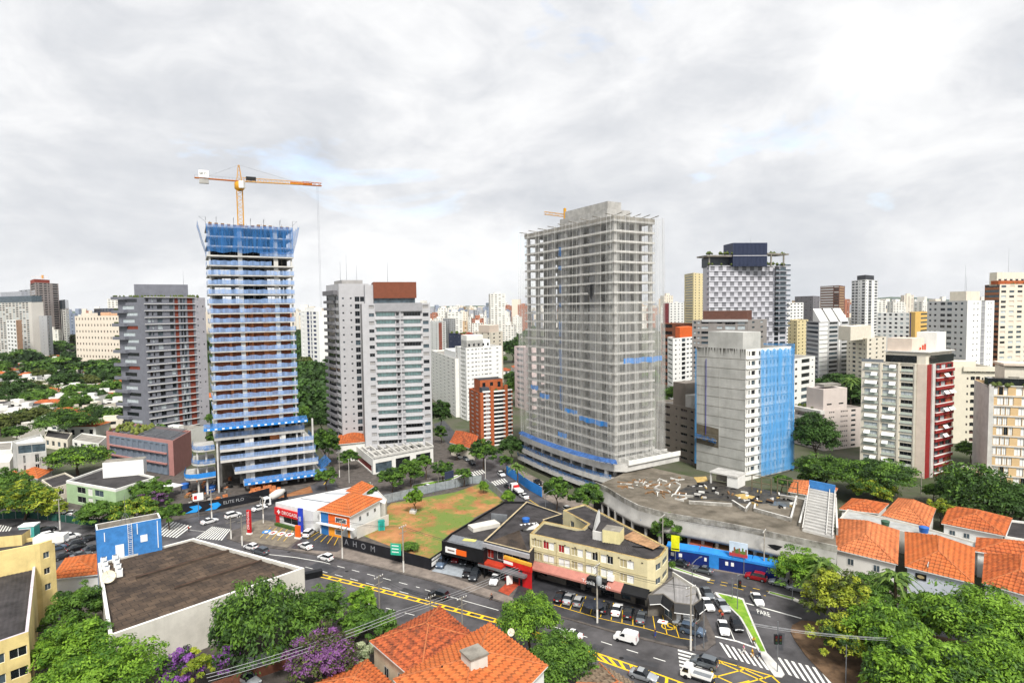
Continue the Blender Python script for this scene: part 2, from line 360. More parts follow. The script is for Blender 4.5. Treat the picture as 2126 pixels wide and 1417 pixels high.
# vacant lot
ml = mat('lot_soil', '8F5E3C', .95, 0, .12, col2='B98457'); mlg = None
n_ = ml.node_tree.nodes; L_ = ml.node_tree.links
t_ = n_.new('ShaderNodeTexNoise'); t_.inputs['Scale'].default_value = .085; t_.inputs['Detail'].default_value = 9; t_.inputs['Roughness'].default_value = .72
L_.new(n_['Geometry'].outputs['Position'], t_.inputs['Vector']) if 'Geometry' in n_ else None
mr = n_.new('ShaderNodeMapRange'); mr.inputs[1].default_value = .43; mr.inputs[2].default_value = .54; L_.new(t_.outputs[0], mr.inputs[0])
bs = n_['Principled BSDF']; src = bs.inputs['Base Color'].links[0].from_socket
mx_ = n_.new('ShaderNodeMix'); mx_.data_type = 'RGBA'; L_.new(mr.outputs[0], mx_.inputs['Factor']); L_.new(src, mx_.inputs['A']); mx_.inputs['B'].default_value = (*hexc('6A7C3A'), 1)
L_.new(mx_.outputs['Result'], bs.inputs['Base Color'])
sheet('vacant_lot', [(742, 1108), (812, 1045), (945, 1022), (1000, 1003), (1050, 1040), (985, 1075), (915, 1150), (890, 1165)], .16, ml)

mb = MB(); rp_ = random.Random(9)
for (x, y, w_, h_) in ((855, 1228, 5, 1.6), (672, 1178, 7, 3), (760, 1210, 3, 1.2), (1330, 1372, 6, 1.2), (1010, 1290, 8, 1), (1560, 1270, 4, 1.4), (1620, 1330, 1.2, 6), (1510, 1372, 3, 1.2), (560, 1120, 5, 1.6), (1500, 1210, 8, 1.1), (930, 1262, 1.4, 1.4), (1240, 1345, 2, 2)):
	c = G(x, y); a = math.atan2((G(1035, 1266) - G(760, 1190)).y, (G(1035, 1266) - G(760, 1190)).x) + rp_.uniform(-.05, .05); u = Vector((math.cos(a), math.sin(a))); v = Vector((-u.y, u.x)); q = V2(c)
	mb.poly([(*(q - u * w_ / 2 - v * h_ / 2), .0095), (*(q + u * w_ / 2 - v * h_ / 2), .0095), (*(q + u * w_ / 2 * .95 + v * h_ / 2), .0095), (*(q - u * w_ / 2 + v * h_ / 2), .0095)], ASPHD)
for (x, y) in ((720, 1185), (980, 1275), (1180, 1345), (1530, 1290), (1600, 1300), (600, 1145), (1290, 1365)):
	c = G(x, y); mb.poly([(c.x + .4 * math.cos(t * math.tau / 12), c.y + .4 * math.sin(t * math.tau / 12), .0105) for t in range(12)], DARK)
mb.build('road_patch')['kind'] = 'structure'

sheet('side_street', [(900, 880), (922, 872), (1000, 960), (975, 975), (940, 938)], .012, ASPHD)
# ---------------- buildings: general builder ----------------
WINMESH = {}
def window_mesh(wd, ht, rec, gm, fm, split):
	k = (round(wd, 2), round(ht, 2), round(rec, 2), gm.name, fm.name, split)
	if k in WINMESH: return WINMESH[k]
	mb = MB(); h = wd / 2; y = rec; t = .07
	for a, b, c, d in ((-h, h, 0, t), (-h, h, ht - t, ht), (-h, -h + t, t, ht - t), (h - t, h, t, ht - t)):
		mb.poly([(a, y - .05, c), (b, y - .05, c), (b, y - .05, d), (a, y - .05, d)], fm)
	for i in range(1, split):
		x = -h + wd * i / split; mb.poly([(x - .03, y - .05, t), (x + .03, y - .05, t), (x + .03, y - .05, ht - t), (x - .03, y - .05, ht - t)], fm)
	mb.poly([(-h + t / 2, y, t / 2), (h - t / 2, y, t / 2), (h - t / 2, y, ht - t / 2), (-h + t / 2, y, ht - t / 2)], gm)
	me = bpy.data.meshes.new('window'); me.from_pydata(mb.v, [], mb.f)
	for m in mb.mats: me.materials.append(m)
	me.polygons.foreach_set('material_index', mb.m)
	WINMESH[k] = me; return me
WCOUNT = {}
def facade(mb, A, B, z0, z1, nfl, wins, wall, glass=(GL1, GL1, GL2), rec=.22, parts=None, fm=GREYM, split=2, zb=None, under=None):
	"""wall A->B (left to right seen from outside) with real recessed openings; wins: list of (u0,u1,v0,v1) or a function floor -> list"""
	A, B = V2(A), V2(B); L = (B - A).length; d = (B - A) / L; n = Vector((d.y, -d.x)); fh = (z1 - z0) / nfl
	ang = math.atan2(d.y, d.x)
	def P(u, z, r=0.): q = A + d * (u * L) - n * r; return (q.x, q.y, z)
	def quad(u0, u1, za, zb_, m, r=0.):
		if u1 - u0 > 1e-5 and zb_ - za > 1e-4: mb.poly([P(u0, za, r), P(u1, za, r), P(u1, zb_, r), P(u0, zb_, r)], m)
	if zb is not None and zb < z0: quad(0, 1, zb, z0, wall)
	for f in range(nfl):
		za = z0 + f * fh; zt = za + fh
		W = sorted(wins(f) if callable(wins) else wins)
		u = 0.
		for wdef in W:
			u0, u1, v0, v1 = wdef[:4]; gl_ = wdef[4] if len(wdef) > 4 else random.choice(glass)
			a, b = za + v0 * fh, za + v1 * fh
			quad(u, u0, za, zt, wall); quad(u0, u1, za, a, under or wall); quad(u0, u1, b, zt, wall)
			if (u1 - u0) * L > .2:
				mb.poly([P(u0, a), P(u1, a), P(u1, a, rec), P(u0, a, rec)], wall); mb.poly([P(u0, b, rec), P(u1, b, rec), P(u1, b), P(u0, b)], wall)
				mb.poly([P(u0, a), P(u0, a, rec), P(u0, b, rec), P(u0, b)], wall); mb.poly([P(u1, a, rec), P(u1, a), P(u1, b), P(u1, b, rec)], wall)
			if parts is not None and WCOUNT.get(parts.name, 0) < 98:
				WCOUNT[parts.name] = WCOUNT.get(parts.name, 0) + 1
				me = window_mesh((u1 - u0) * L, b - a, rec, gl_, fm, split)
				o = bpy.data.objects.new('window', me); COL.objects.link(o); o.parent = parent_ = parts
				q = A + d * ((u0 + u1) / 2 * L); og = ORG[parts.name]; o.location = (q.x - og.x, q.y - og.y, a - og.z); o.rotation_euler = (0, 0, ang)
			elif parts is not None:
				EX = EXTRA.setdefault(parts.name, MB()); EX.poly([P(u0, a, rec), P(u1, a, rec), P(u1, b, rec), P(u0, b, rec)], gl_)
			else: quad(u0, u1, a, b, gl_, rec)
			u = u1
		quad(u, 1, za, zt, wall)
EXTRA = {}
def inset(pts, k):
	p = [V2(q) for q in pts]; n = len(p); out = []
	ar = sum(p[i].x * p[(i + 1) % n].y - p[(i + 1) % n].x * p[i].y for i in range(n)); sg = 1 if ar > 0 else -1
	for i in range(n):
		a, b, c = p[i - 1], p[i], p[(i + 1) % n]; d1 = (b - a).normalized(); d2 = (c - b).normalized()
		n1 = Vector((-d1.y, d1.x)) * sg; n2 = Vector((-d2.y, d2.x)) * sg; m = n1 + n2; m /= max(.3, m.dot(n1)); out.append(b + m * k)
	return out
class Bld: pass
def building(name, label, cat, pts, ztop, faces, wall, back=14, z0=0., zb=0., roofm=None, par=.8, group=None, parts=False, glass=(GL1, GL1, GL2), side=None, fm=GREYM):
	"""pts: visible corners left to right (world XY). faces: one dict (or None) per visible face: n floors, w windows, l ledges"""
	P = [V2(p) for p in pts]
	if len(P) == 3: full = P + [P[0] + P[2] - P[1]]; e1, e2, O = P[2] - P[1], P[0] - P[1], P[1]
	else:
		nn = Vector((0, 0))
		for a, b in zip(P, P[1:]): d = b - a; nn += Vector((-d.y, d.x))
		nn.normalize(); full = P + [P[-1] + nn * back, P[0] + nn * back]; e1, e2, O = P[-1] - P[0], nn * back, P[0]
	c = sum(full, Vector((0, 0))) / len(full)
	r = root(name, label, cat, (c.x, c.y, 0), group)
	mb = MB(); n = len(full)
	for i in range(n):
		A, B = full[i], full[(i + 1) % n]
		f = faces[i] if i < len(faces) else None
		if not f: mb.poly([(A.x, A.y, zb), (B.x, B.y, zb), (B.x, B.y, ztop), (A.x, A.y, ztop)], side or wall); continue
		zz0 = f.get('z0', z0); zz1 = f.get('z1', ztop)
		facade(mb, A, B, zz0, zz1, f['n'], f['w'], f.get('m', wall), f.get('g', glass), f.get('rec', .25), r if (f.get('parts', parts)) else None, f.get('fm', fm), f.get('split', 2), zb, f.get('under'))
		if zz1 < ztop: mb.poly([(A.x, A.y, zz1), (B.x, B.y, zz1), (B.x, B.y, ztop), (A.x, A.y, ztop)], f.get('m', wall))
		if 'l' in f:
			h, pr, lm = f['l'][:3]; fh = (zz1 - zz0) / f['n']
			lb = MB()
			for k in range(f['n'] + 1):
				zq = zz0 + k * fh; lb.beam(A, B, zq - h / 2, zq + h / 2, 0.0, pr, lm)
			lb.build('floor_ledge', r)
	ins = inset(full, .25)
	for i in range(n):
		A, B = full[i], full[(i + 1) % n]; a, b = ins[i], ins[(i + 1) % n]
		mb.poly([(A.x, A.y, ztop), (B.x, B.y, ztop), (b.x, b.y, ztop), (a.x, a.y, ztop)], wall)
		mb.poly([(b.x, b.y, ztop - par), (a.x, a.y, ztop - par), (a.x, a.y, ztop), (b.x, b.y, ztop)], wall)
	mb.build('wall', r)
	rb = MB(); rb.poly([(q.x, q.y, ztop - par) for q in ins], roofm or ROOFG); rb.build('roof', r)
	if r.name in EXTRA: EXTRA[r.name].build('window', r)['kind'] = 'stuff'
	b_ = Bld(); b_.r = r; b_.O = O; b_.e1 = e1; b_.e2 = e2; b_.z = ztop; b_.full = full; b_.par = par
	return b_
ROOFG = mat('roof_screed', '8E8A83', .9, .2, .3)
ROOFD = mat('roof_dark', '3C393A', .85, .3, .4, bump=.1)
def rbox(b, u0, u1, v0, v1, h, m, name='penthouse', z=None, mt=None, wins=None):
	"""box on a roof, in fractions of the roof's two edges"""
	z = b.z - b.par if z is None else z
	f = lambda u, v: b.O + b.e1 * u + b.e2 * v
	mb = MB(); mb.prism([f(u0, v0), f(u1, v0), f(u1, v1), f(u0, v1)], z, z + h, m, mt)
	if wins:
		n, wa, za = wins; A, B = f(u0, v0), f(u1, v0); d = B - A; nn = Vector((d.y, -d.x)).normalized()
		for i in range(n):
			p0 = A + d * ((i + .5 - wa / 2) / n) + nn * .03; p1 = A + d * ((i + .5 + wa / 2) / n) + nn * .03
			mb.poly([(p0.x, p0.y, z + za[0] * h), (p1.x, p1.y, z + za[0] * h), (p1.x, p1.y, z + za[1] * h), (p0.x, p0.y, z + za[1] * h)], GL1)
	return mb.build(name, b.r)
def antenna(b, u, v, h, z=None):
	p = b.O + b.e1 * u + b.e2 * v; z = b.z if z is None else z
	mb = MB(); mb.tube([(p.x, p.y, z - 1), (p.x, p.y, z + h)], .09, GREYM, 5, .03); mb.build('antenna', b.r)
def cols(n, frac, v0, v1, a=0., b=1.): return [(a + (b - a) * (i + .5 - frac / 2) / n, a + (b - a) * (i + .5 + frac / 2) / n, v0, v1) for i in range(n)]

# ---- grey tower with brick-red panels (left) ----
GT = mat('grey_render', '74767F', .8, .07, .5, .1); GTL = mat('pale_grey_render', 'A7A5AB', .8, .05, .5, .1); BRICKR = mat('brick_red_panel', '7A3A2C', .8, .15, 1.2)
pts = [XY(248, 700, 278), XY(302, 700, 270), XY(407, 700, 290), XY(429, 700, 295)]
def gw(f):
	o = .03 if f % 2 else 0
	L = [(.03 + o, .085 + o, .3, .85), (.14, .17, .3, .75), (.24, .34, .25, .85), (.48, .56, .25, .85), (.585, .66, .04, .96, BRICKR), (.70, .74, .15, .85), (.755, .80, .15, .85), (.84, .96, .04, .96, BRICKR)]
	return L
WHTL = mat('white_ledge', 'DAD9D8', .7, .05, .8)
b = building('apartment_tower', 'grey apartment tower with brick-red panels and white ledges, left of the scaffolded tower', 'building', pts, 64.2,
	[dict(n=21, w=lambda f: ([(.16, .62, .25, .8, random.choice((GL3, GL3, GL1)))] if f % 2 else [(.30, .74, .28, .78, random.choice((GL1, BRICKR, GL3, GL3)))]), split=6),
	 dict(n=21, w=gw, l=(.28, .5, WHTL)), dict(n=21, w=lambda f: [(.2, .32, .45, .7)] + ([(.7, .82, .45, .7)] if f % 2 else []), m=GTL)], GT, back=22, parts=False, glass=(GL1, GL2, GL3, GL1))
A, B = V2(pts[0]), V2(pts[1]); d = (B - A).normalized(); n_ = Vector((d.y, -d.x))
mb = MB()
for k in range(11): zc = 2.9 + k * 6.1; mb.beam(A - d * 2.6, A + d * 6.5, zc - .6, zc + .75, -3, 1.6, GT)
mb.build('balcony', b.r)
mb = MB()
for k in range(11):
	zc = 2.9 + k * 6.1 + .75
	for q in range(6): p = A - d * 2.2 + d * q * .5 + n_ * .5; mb.lathe((p.x, p.y), [(.05, zc), (.4, zc + .3), (.05, zc + .75)], MATS.get('shrub') or mat('shrub', '4E5A2A', .9, .3, 1.5), 5)
mb.build('shrubbery', b.r)
rbox(b, .18, .80, .12, .6, 7.2, GT, 'penthouse')
mb = MB()
for q in range(40):
	p = pts[0].lerp(pts[2], random.random()) + Vector((random.uniform(-1, 1), random.uniform(1, 3))); rr = random.uniform(.4, .9)
	mb.lathe((p.x, p.y), [(.05, 63.6), (rr, 64.4), (rr * .6, 65.2), (.02, 65.6)], mat('shrub', '4E5A2A', .9, .3, 1.5), 6)
mb.build('shrubbery', b.r)
antenna(b, .75, .3, 8, 70)
PINK = mat('pink_wall', 'B07F79', .8, .06, .5, .1); SLAT = mat('slate_panel', '737E8C', .7, .1, .6)
p3 = [XY(222, 930, 226), XY(360, 940, 207.5), XY(398, 930, 225)]
b = building('podium_building', 'low dusty-pink block with slate window bays and a planted pergola roof', 'building', p3, 12.6,
	[None, None], PINK, parts=False, roofm=mat('roof_terrace', '5F6066', .8, .2, .6))
mb = MB(); A, B = V2(p3[0]), V2(p3[1]); dd = (B - A); nn = Vector((dd.y, -dd.x)).normalized()
A2 = A + dd * .07 + nn * .02; B2 = A + dd * .93 + nn * .02
fb = MB(); fb.beam(A2, B2, .3, 11.4, 0, .25, SLAT)
facade(fb, A2 + nn * .5, B2 + nn * .5, .3, 11.4, 3, cols(10, .62, .12, .86), SLAT, (GL1, GL3, BRICKR, GL2), .45); fb.build('window_bay', b.r)
fb = MB()
for z_ in (4.0, 7.7): fb.beam(A2, B2, z_, z_ + .5, .5, 1.1, PINK)
fb.build('planter_ledge', b.r)
fb = MB()
for i in range(12):
	p = b.O + b.e2 * .05 + b.e1 * (.1 + .8 * i / 11); q = p + b.e2 * .42; fb.beam(p, q, 13.2, 13.35, 0, .2, GREYM)
for t in (.05, .26, .47): fb.beam(b.O + b.e2 * t + b.e1 * .05, b.O + b.e2 * t + b.e1 * .95, 13.35, 13.5, 0, .2, GREYM)
fb.build('pergola', b.r)
fb = MB()
for i in range(50):
	p = b.O + b.e2 * random.uniform(.5, .98) + b.e1 * random.uniform(.1, .9); rr = random.uniform(.5, 1.2); z_ = 11.8 + random.random()
	fb.lathe((p.x, p.y), [(.05, z_), (rr, z_ + .6), (rr * .5, z_ + 1.3), (.02, z_ + 1.7)], mat('roof_plants', '6A7434', .9, .3, 1.2), 6)
fb.build('shrubbery', b.r)

# ---- pair of pale residential towers (centre left) ----
TWW = mat('tower_white', 'B9B9BC', .75, .04, .5, .12); TWG = mat('tower_concrete', 'A3A1A0', .8, .08, .5, .2); BRN = mat('rust_brown_panel', '7B4632', .7, .08, .8)
pr = [XY(680, 700, 252), XY(706, 700, 236), XY(768, 700, 240)]
b = building('apartment_tower', 'pale tower with dark stacked corner balconies, behind the one with the rust-brown roof box', 'building', pr, 67.5,
	[dict(n=22, w=[(.05, .62, .1, .85, GL1), (.66, .95, .35, .9)], z1=63), dict(n=22, w=[(.1, .16, .45, .7), (.36, .42, .45, .7), (.52, .68, .12, .8), (.70, .84, .12, .8)], z1=63, parts=True)], TWW, parts=False)
mb = MB(); A, B = V2(pr[0]), V2(pr[1]); fh = 63 / 22
for k in range(1, 22): mb.beam(A, A.lerp(B, .72), k * fh - .15, k * fh + .95, 0, 1.3, mat('balcony_grey', '77767A', .7, .1))
mb.beam(A, A.lerp(B, .9), 63.2, 65.0, 0, 1.6, mat('balcony_grey', '77767A')); mb.build('balcony', b.r)
rbox(b, .2, .9, .2, .8, 2.4, TWG); antenna(b, .2, .3, 9); antenna(b, .8, .4, 8); antenna(b, .5, .5, 12)
pt = [XY(753, 700, 222), XY(780, 700, 223.5), XY(877, 700, 228), XY(894, 700, 229)]
b = building('apartment_tower', 'pale tower with teal glass balconies and a rust-brown roof box', 'building', pt, 59.5,
	[dict(n=20, w=[(.52, .92, .35, .78)], parts=True, g=(GL2, TWG, TWG, GL1)), dict(n=20, w=[(.02, .42, .36, .9), (.44, .5, .3, .85, GL1), (.6, .97, .36, .9)], z1=56.5, g=(GLT, GLT, GLT, GL1, GLT), rec=1.0, parts=True, split=6), dict(n=20, w=[(.1, .8, .3, .75)], g=(GL2, GL1, TWG))], TWW, back=20, side=TWG)
mb = MB(); A, B = V2(pt[1]), V2(pt[2]); fh = 56.5 / 20
for k in range(21):
	mb.beam(A, B, k * fh - .22, k * fh + .22, 0, .55, TWW)
mb.build('floor_ledge', b.r)
mb = MB()
for k in range(20):
	for a, c in ((.43, .52), (.53, .59)): mb.beam(A.lerp(B, a), A.lerp(B, c), k * fh + .2, k * fh + 1.25, .3, .5, GREYW)
mb.beam(A.lerp(B, .515), A.lerp(B, .535), 0, 56.5, .45, .65, TWW); mb.build('balcony_screen', b.r)
mb = MB(); mb.beam(A, B, 56.5, 59.6, 0, .8, GREYW); mb.build('parapet_band', b.r)
rbox(b, .18, .78, .03, .55, 3.6, GL2, 'glazed_lounge', 59); rbox(b, .17, .80, -.01, .6, 6.0, BRN, 'roof_box', 61.4); rbox(b, .05, .169, .05, .5, 7.0, TWW, 'stair_core', 59.4)
antenna(b, .4, .3, 8, 67)
# its podium with white beams
pp = [XY(722, 900, 238), XY(775, 990, 206), XY(900, 960, 222)]
b = building('podium_building', 'low white podium with open roof beams at the foot of the glass balcony tower', 'building', pp, 5.6,
	[dict(n=1, w=[(.1, .95, .1, .5, mat('shop_red', '7A2622', .6))]), dict(n=1, w=[(.04, .3, .1, .7), (.36, .6, .1, .75), (.7, .95, .1, .75)])], WHITE, parts=False, roofm=mat('podium_roof', 'B9B7B2', .8, .12, .5))
mb = MB()
for i in range(9):
	u = .02 + i * .12; mb.beam(b.O + b.e1 * u, b.O + b.e1 * u + b.e2 * .45, 5.9, 6.7, 0, .45, CONCL)
for v in (0, .22, .45): mb.beam(b.O + b.e2 * v, b.O + b.e2 * v + b.e1, 5.9, 6.5, 0, .4, CONCL)
mb.build('roof_beam', b.r)
# small house with orange roof beside the tower
def hip_house(name, label, cpts, zw, zr, wall, roofm, wins=None, group=None, eave=.5, parts=True, chim=None):
	"""4 corners (counter-clockwise), walls to zw, hipped roof to zr"""
	P = [V2(p) for p in cpts]
	if sum(P[i - 1].x * P[i].y - P[i].x * P[i - 1].y for i in range(4)) < 0: P.reverse()
	c = sum(P, Vector((0, 0))) / 4; r = root(name, label, 'house', (c.x, c.y, 0), group)
	mb = MB(); mb.prism(P, 0, zw, wall)
	mb.build('wall', r)
	E = inset(P, -eave); l1 = (E[1] - E[0]).length; l2 = (E[2] - E[1]).length
	if l1 >= l2: a, b_, m1, m2 = 0, 1, (E[0] + E[3]) / 2, (E[1] + E[2]) / 2
	else: a, b_, m1, m2 = 1, 2, (E[0] + E[1]) / 2, (E[2] + E[3]) / 2
	s = min(l1, l2) / 2 / max(l1, l2); s = min(s, .49); r1 = m1.lerp(m2, s); r2 = m2.lerp(m1, s)
	rb = MB(); q = lambda v, z: (v.x, v.y, z)
	if l1 >= l2: F = [(E[0], E[1], r2, r1), (E[1], E[2], r2), (E[2], E[3], r1, r2), (E[3], E[0], r1)]
	else: F = [(E[0], E[1], r1), (E[1], E[2], r2, r1), (E[2], E[3], r2), (E[3], E[0], r1, r2)]
	for f in F: tiled(rb, [q(v, zw + .05 if i < 2 else zr) for i, v in enumerate(f)], roofm)
	for i in range(4): A, B = E[i], E[(i + 1) % 4]; rb.poly([q(A, zw - .15), q(B, zw - .15), q(B, zw + .05), q(A, zw + .05)], WHITE)
	rb.poly([q(v, zw - .15) for v in reversed(E)], WHITE)
	for A, B in ((r1, r2), (E[0], r1), (E[1], r1 if l1 < l2 else r2), (E[2], r2), (E[3], r2 if l1 < l2 else r1)):
		z_a = zr if A in (r1, r2) else zw + .08
		if (Vector(q(A, z_a)) - Vector(q(B, zr))).length > .3: rb.tube([q(A, z_a), q(B, zr)], .13, RIDGE, 5)
	rb.build('roof', r)
	if wins:
		for (i, u, wd, za, zb_) in wins:
			A, B = P[i], P[(i + 1) % 4]; d = (B - A).normalized(); n = Vector((d.y, -d.x)); p = A.lerp(B, u) + n * .04
			me = window_mesh(wd, zb_ - za, -.02, random.choice((GL1, GL2)), WHITE, 2); o = bpy.data.objects.new('window', me); COL.objects.link(o); o.parent = r
			o.location = (p.x - c.x, p.y - c.y, za); o.rotation_euler = (0, 0, math.atan2(d.y, d.x))
	return r
RIDGE = mat('ridge_tile', 'B06A42', .85, .15, 1)
def tiled(mb, pts, m, step=.8):
	"""roof plane (eave edge first) as real courses: rows of tile ribs running down the slope"""
	P = [Vector(p) for p in pts]; a, b = P[0], P[1]; L = (b - a).length; u = (b - a) / L
	n = (b - a).cross(P[2] - a).normalized()
	if n.z < 0: n = -n
	mb.poly(P, m)
	k = int(L / step)
	if k > 90: return
	v = n.cross(u).normalized()
	if v.z < 0: v = -v
	for i in range(k):
		x = (i + .5) * L / k; o = a + u * x
		# run up the slope until leaving the polygon
		best = None
		for j in range(1, len(P)):
			p, q = P[j], P[(j + 1) % len(P)]; px, qx = (p - a).dot(u), (q - a).dot(u)
			if (px - x) * (qx - x) <= 0 and abs(px - qx) > 1e-6:
				t = (x - px) / (qx - px); yv = (p.lerp(q, t) - a).dot(v)
				if yv > .05: best = yv if best is None else min(best, yv)
		if not best: continue
		w_ = step * .26; e = o + v * best
		mb.poly([o - u * w_ + n * .015, o + n * .15, e + n * .15, e - u * w_ + n * .015], m); mb.poly([o + n * .15, o + u * w_ + n * .015, e + u * w_ + n * .015, e + n * .15], m)
		mb.poly([o - u * w_, o + u * w_, o + n * .15], m)
def tile_mat(key, c1, c2, sc=1.1, dirt=.3):
	m = mat(key, c1, .85, 0, sc, col2=c2, streak=0)
	n = m.node_tree.nodes; L = m.node_tree.links; b = n['Principled BSDF']; src = b.inputs['Base Color'].links[0].from_socket
	g = n['Geometry'] if 'Geometry' in n else n.new('ShaderNodeNewGeometry')
	t = n.new('ShaderNodeTexNoise'); t.inputs['Scale'].default_value = .5; t.inputs['Detail'].default_value = 8; t.inputs['Roughness'].default_value = .75; L.new(g.outputs['Position'], t.inputs['Vector'])
	r = n.new('ShaderNodeMapRange'); r.inputs[1].default_value = .47; r.inputs[2].default_value = .72; r.inputs[4].default_value = dirt * 2; L.new(t.outputs[0], r.inputs[0])
	x = n.new('ShaderNodeMix'); x.data_type = 'RGBA'; L.new(r.outputs[0], x.inputs['Factor']); L.new(src, x.inputs['A']); x.inputs['B'].default_value = (*hexc('4A3026'), 1)
	# course joints
	wv = n.new('ShaderNodeTexWave'); wv.wave_type = 'BANDS'; wv.bands_direction = 'Z'; wv.inputs['Scale'].default_value = .8; wv.inputs['Distortion'].default_value = .3; L.new(g.outputs['Position'], wv.inputs['Vector'])
	rr = n.new('ShaderNodeMapRange'); rr.inputs[1].default_value = 0; rr.inputs[2].default_value = .3; rr.inputs[3].default_value = .45; rr.inputs[4].default_value = 1; L.new(wv.outputs[0], rr.inputs[0])
	y = n.new('ShaderNodeMix'); y.data_type = 'RGBA'; y.blend_type = 'MULTIPLY'; y.inputs['Factor'].default_value = 1
	L.new(x.outputs['Result'], y.inputs['A']); L.new(rr.outputs[0], y.inputs['B']); L.new(y.outputs['Result'], b.inputs['Base Color'])
	return m
TILE = tile_mat('clay_tiles', 'A8532C', 'C66E3C', 1.3, .34); TILEO = tile_mat('old_clay_tiles', '92452A', 'BE6438', 1.6, .6); TILEN = tile_mat('new_orange_tiles', 'B45C2E', 'CA7540', 1.0, .27)
# ---------------- the two concrete towers under construction, crane ----------------
def net_mat(key, col, dens, seam=0., scale=1.2):
	"""fine netting: transparent between the threads"""
	m = bpy.data.materials.new(key); m.use_nodes = True; n = m.node_tree.nodes; L = m.node_tree.links; n.clear()
	out = n.new('ShaderNodeOutputMaterial'); mixs = n.new('ShaderNodeMixShader'); tr = n.new('ShaderNodeBsdfTransparent'); df = n.new('ShaderNodeBsdfDiffuse'); tl = n.new('ShaderNodeBsdfTranslucent'); ad = n.new('ShaderNodeMixShader')
	df.inputs[0].default_value = (*hexc(col), 1); tl.inputs[0].default_value = (*hexc(col), 1); ad.inputs[0].default_value = .35
	L.new(df.outputs[0], ad.inputs[1]); L.new(tl.outputs[0], ad.inputs[2])
	g = n.new('ShaderNodeNewGeometry'); t = n.new('ShaderNodeTexNoise'); t.inputs['Scale'].default_value = scale; t.inputs['Detail'].default_value = 5
	mp = n.new('ShaderNodeMapping'); mp.inputs['Scale'].default_value = (1, 1, .12); L.new(g.outputs['Position'], mp.inputs[0]); L.new(mp.outputs[0], t.inputs['Vector'])
	r = n.new('ShaderNodeMapRange'); r.inputs[1].default_value = .35; r.inputs[2].default_value = .7; r.inputs[3].default_value = dens * .6; r.inputs[4].default_value = min(1, dens * 1.5 + seam); L.new(t.outputs[0], r.inputs[0])
	L.new(r.outputs[0], mixs.inputs[0]); L.new(tr.outputs[0], mixs.inputs[1]); L.new(ad.outputs[0], mixs.inputs[2]); L.new(mixs.outputs[0], out.inputs[0]); return m
NBLUE = net_mat('blue_netting', '4A8AD2', .52); NBLUEL = net_mat('pale_blue_netting', '9DBDEE', .82); NWHITE = net_mat('pale_netting', 'EDEDEA', .14, .03); NAZ = net_mat('azure_netting', '66B4F4', .68, .1, .8)
NDARK = net_mat('dense_pale_netting', 'D8D8D4', .19, .05)
HOLLOW = mat('hollow_brick', 'C47A4C', .85, .15, 1.0); HOLD = mat('brick_dark', '8E5238', .85, .2, 1)
FORM = mat('formwork_plywood', '8A6A4A', .85, .2, .8)
# --- left tower
LP, RP = XY(440, 700, 187), XY(611, 700, 198.5)
dL = (RP - LP); WL = dL.length; dL.normalize(); nL = Vector((dL.y, -dL.x))          # nL towards the camera
def tp(u, v): return LP + dL * (u * WL) - nL * v
top_z = 57 + 178 * 187 / 1250
r = root('construction_tower', 'concrete tower under construction with blue safety nets on every floor, below the yellow crane', 'building', (*tp(.5, 8), 0))
FH = 2.985; NF = 21; Z0 = top_z - FH * NF
DEP = 17
for k in range(NF + 1):
	z_ = Z0 + k * FH; mb = MB(); mb.prism([tp(-.02, -.6), tp(1.02, -.6), tp(1.02, DEP), tp(-.02, DEP)], z_ - .42, z_, CONCL, CONC, True); mb.build('floor_slab', r)
for u in (0.01, .365, .80, .995):
	mb = MB(); wd = 1.3 if u in (.365, .80) else .5
	p = tp(u, .5); mb.box(p, wd, .7, 0, top_z, CONCL, math.atan2(dL.y, dL.x)); mb.build('column', r)
mb = MB()
for u in (.05, .3, .55, .7, .95):
	for v in (8, 16.4): mb.box(tp(u, v), .8, .8, 0, top_z, CONC, math.atan2(dL.y, dL.x))
mb.build('inner_column', r)
# inner walls: brick infill on lower floors, bare and see-through on the upper ones
mb = MB(); mb2 = MB()
for k in range(NF):
	za = Z0 + k * FH; zb_ = za + FH - .42
	brick = k < NF - 8
	if brick:
		for a, c in ((.03, .21), (.24, .35), (.44, .47), (.49, .62), (.68, .78), (.84, .97)):
			mb.beam(tp(a, 2.4), tp(c, 2.4), za, zb_, -.2, 0, HOLD if (c - a) > .1 else HOLLOW)
		for u in (.22, .41, .485, .64, .665, .79): mb.beam(tp(u - .016, 1.6), tp(u + .016, 1.6), za, zb_, -1.2, 0, HOLLOW)
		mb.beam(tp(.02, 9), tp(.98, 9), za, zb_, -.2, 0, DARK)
		for u in (.66, .8): mb.beam(tp(u - .02, 2.2), tp(u + .02, 2.2), za + .9, za + 1.9, 0, .05, CONCL)
	else:
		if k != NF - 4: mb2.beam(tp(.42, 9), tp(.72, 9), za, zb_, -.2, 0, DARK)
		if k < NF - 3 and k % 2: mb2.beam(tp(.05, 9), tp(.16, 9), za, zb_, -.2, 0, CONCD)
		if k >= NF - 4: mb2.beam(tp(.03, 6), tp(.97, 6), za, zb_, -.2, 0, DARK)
		for q in range(14): u = .04 + q * .07; mb2.tube([(*tp(u, 1.5 + q % 3), za), (*tp(u, 1.5 + q % 3), zb_)], .05, CONCD, 4)
mb.build('brick_infill', r); mb2.build('core_wall', r)
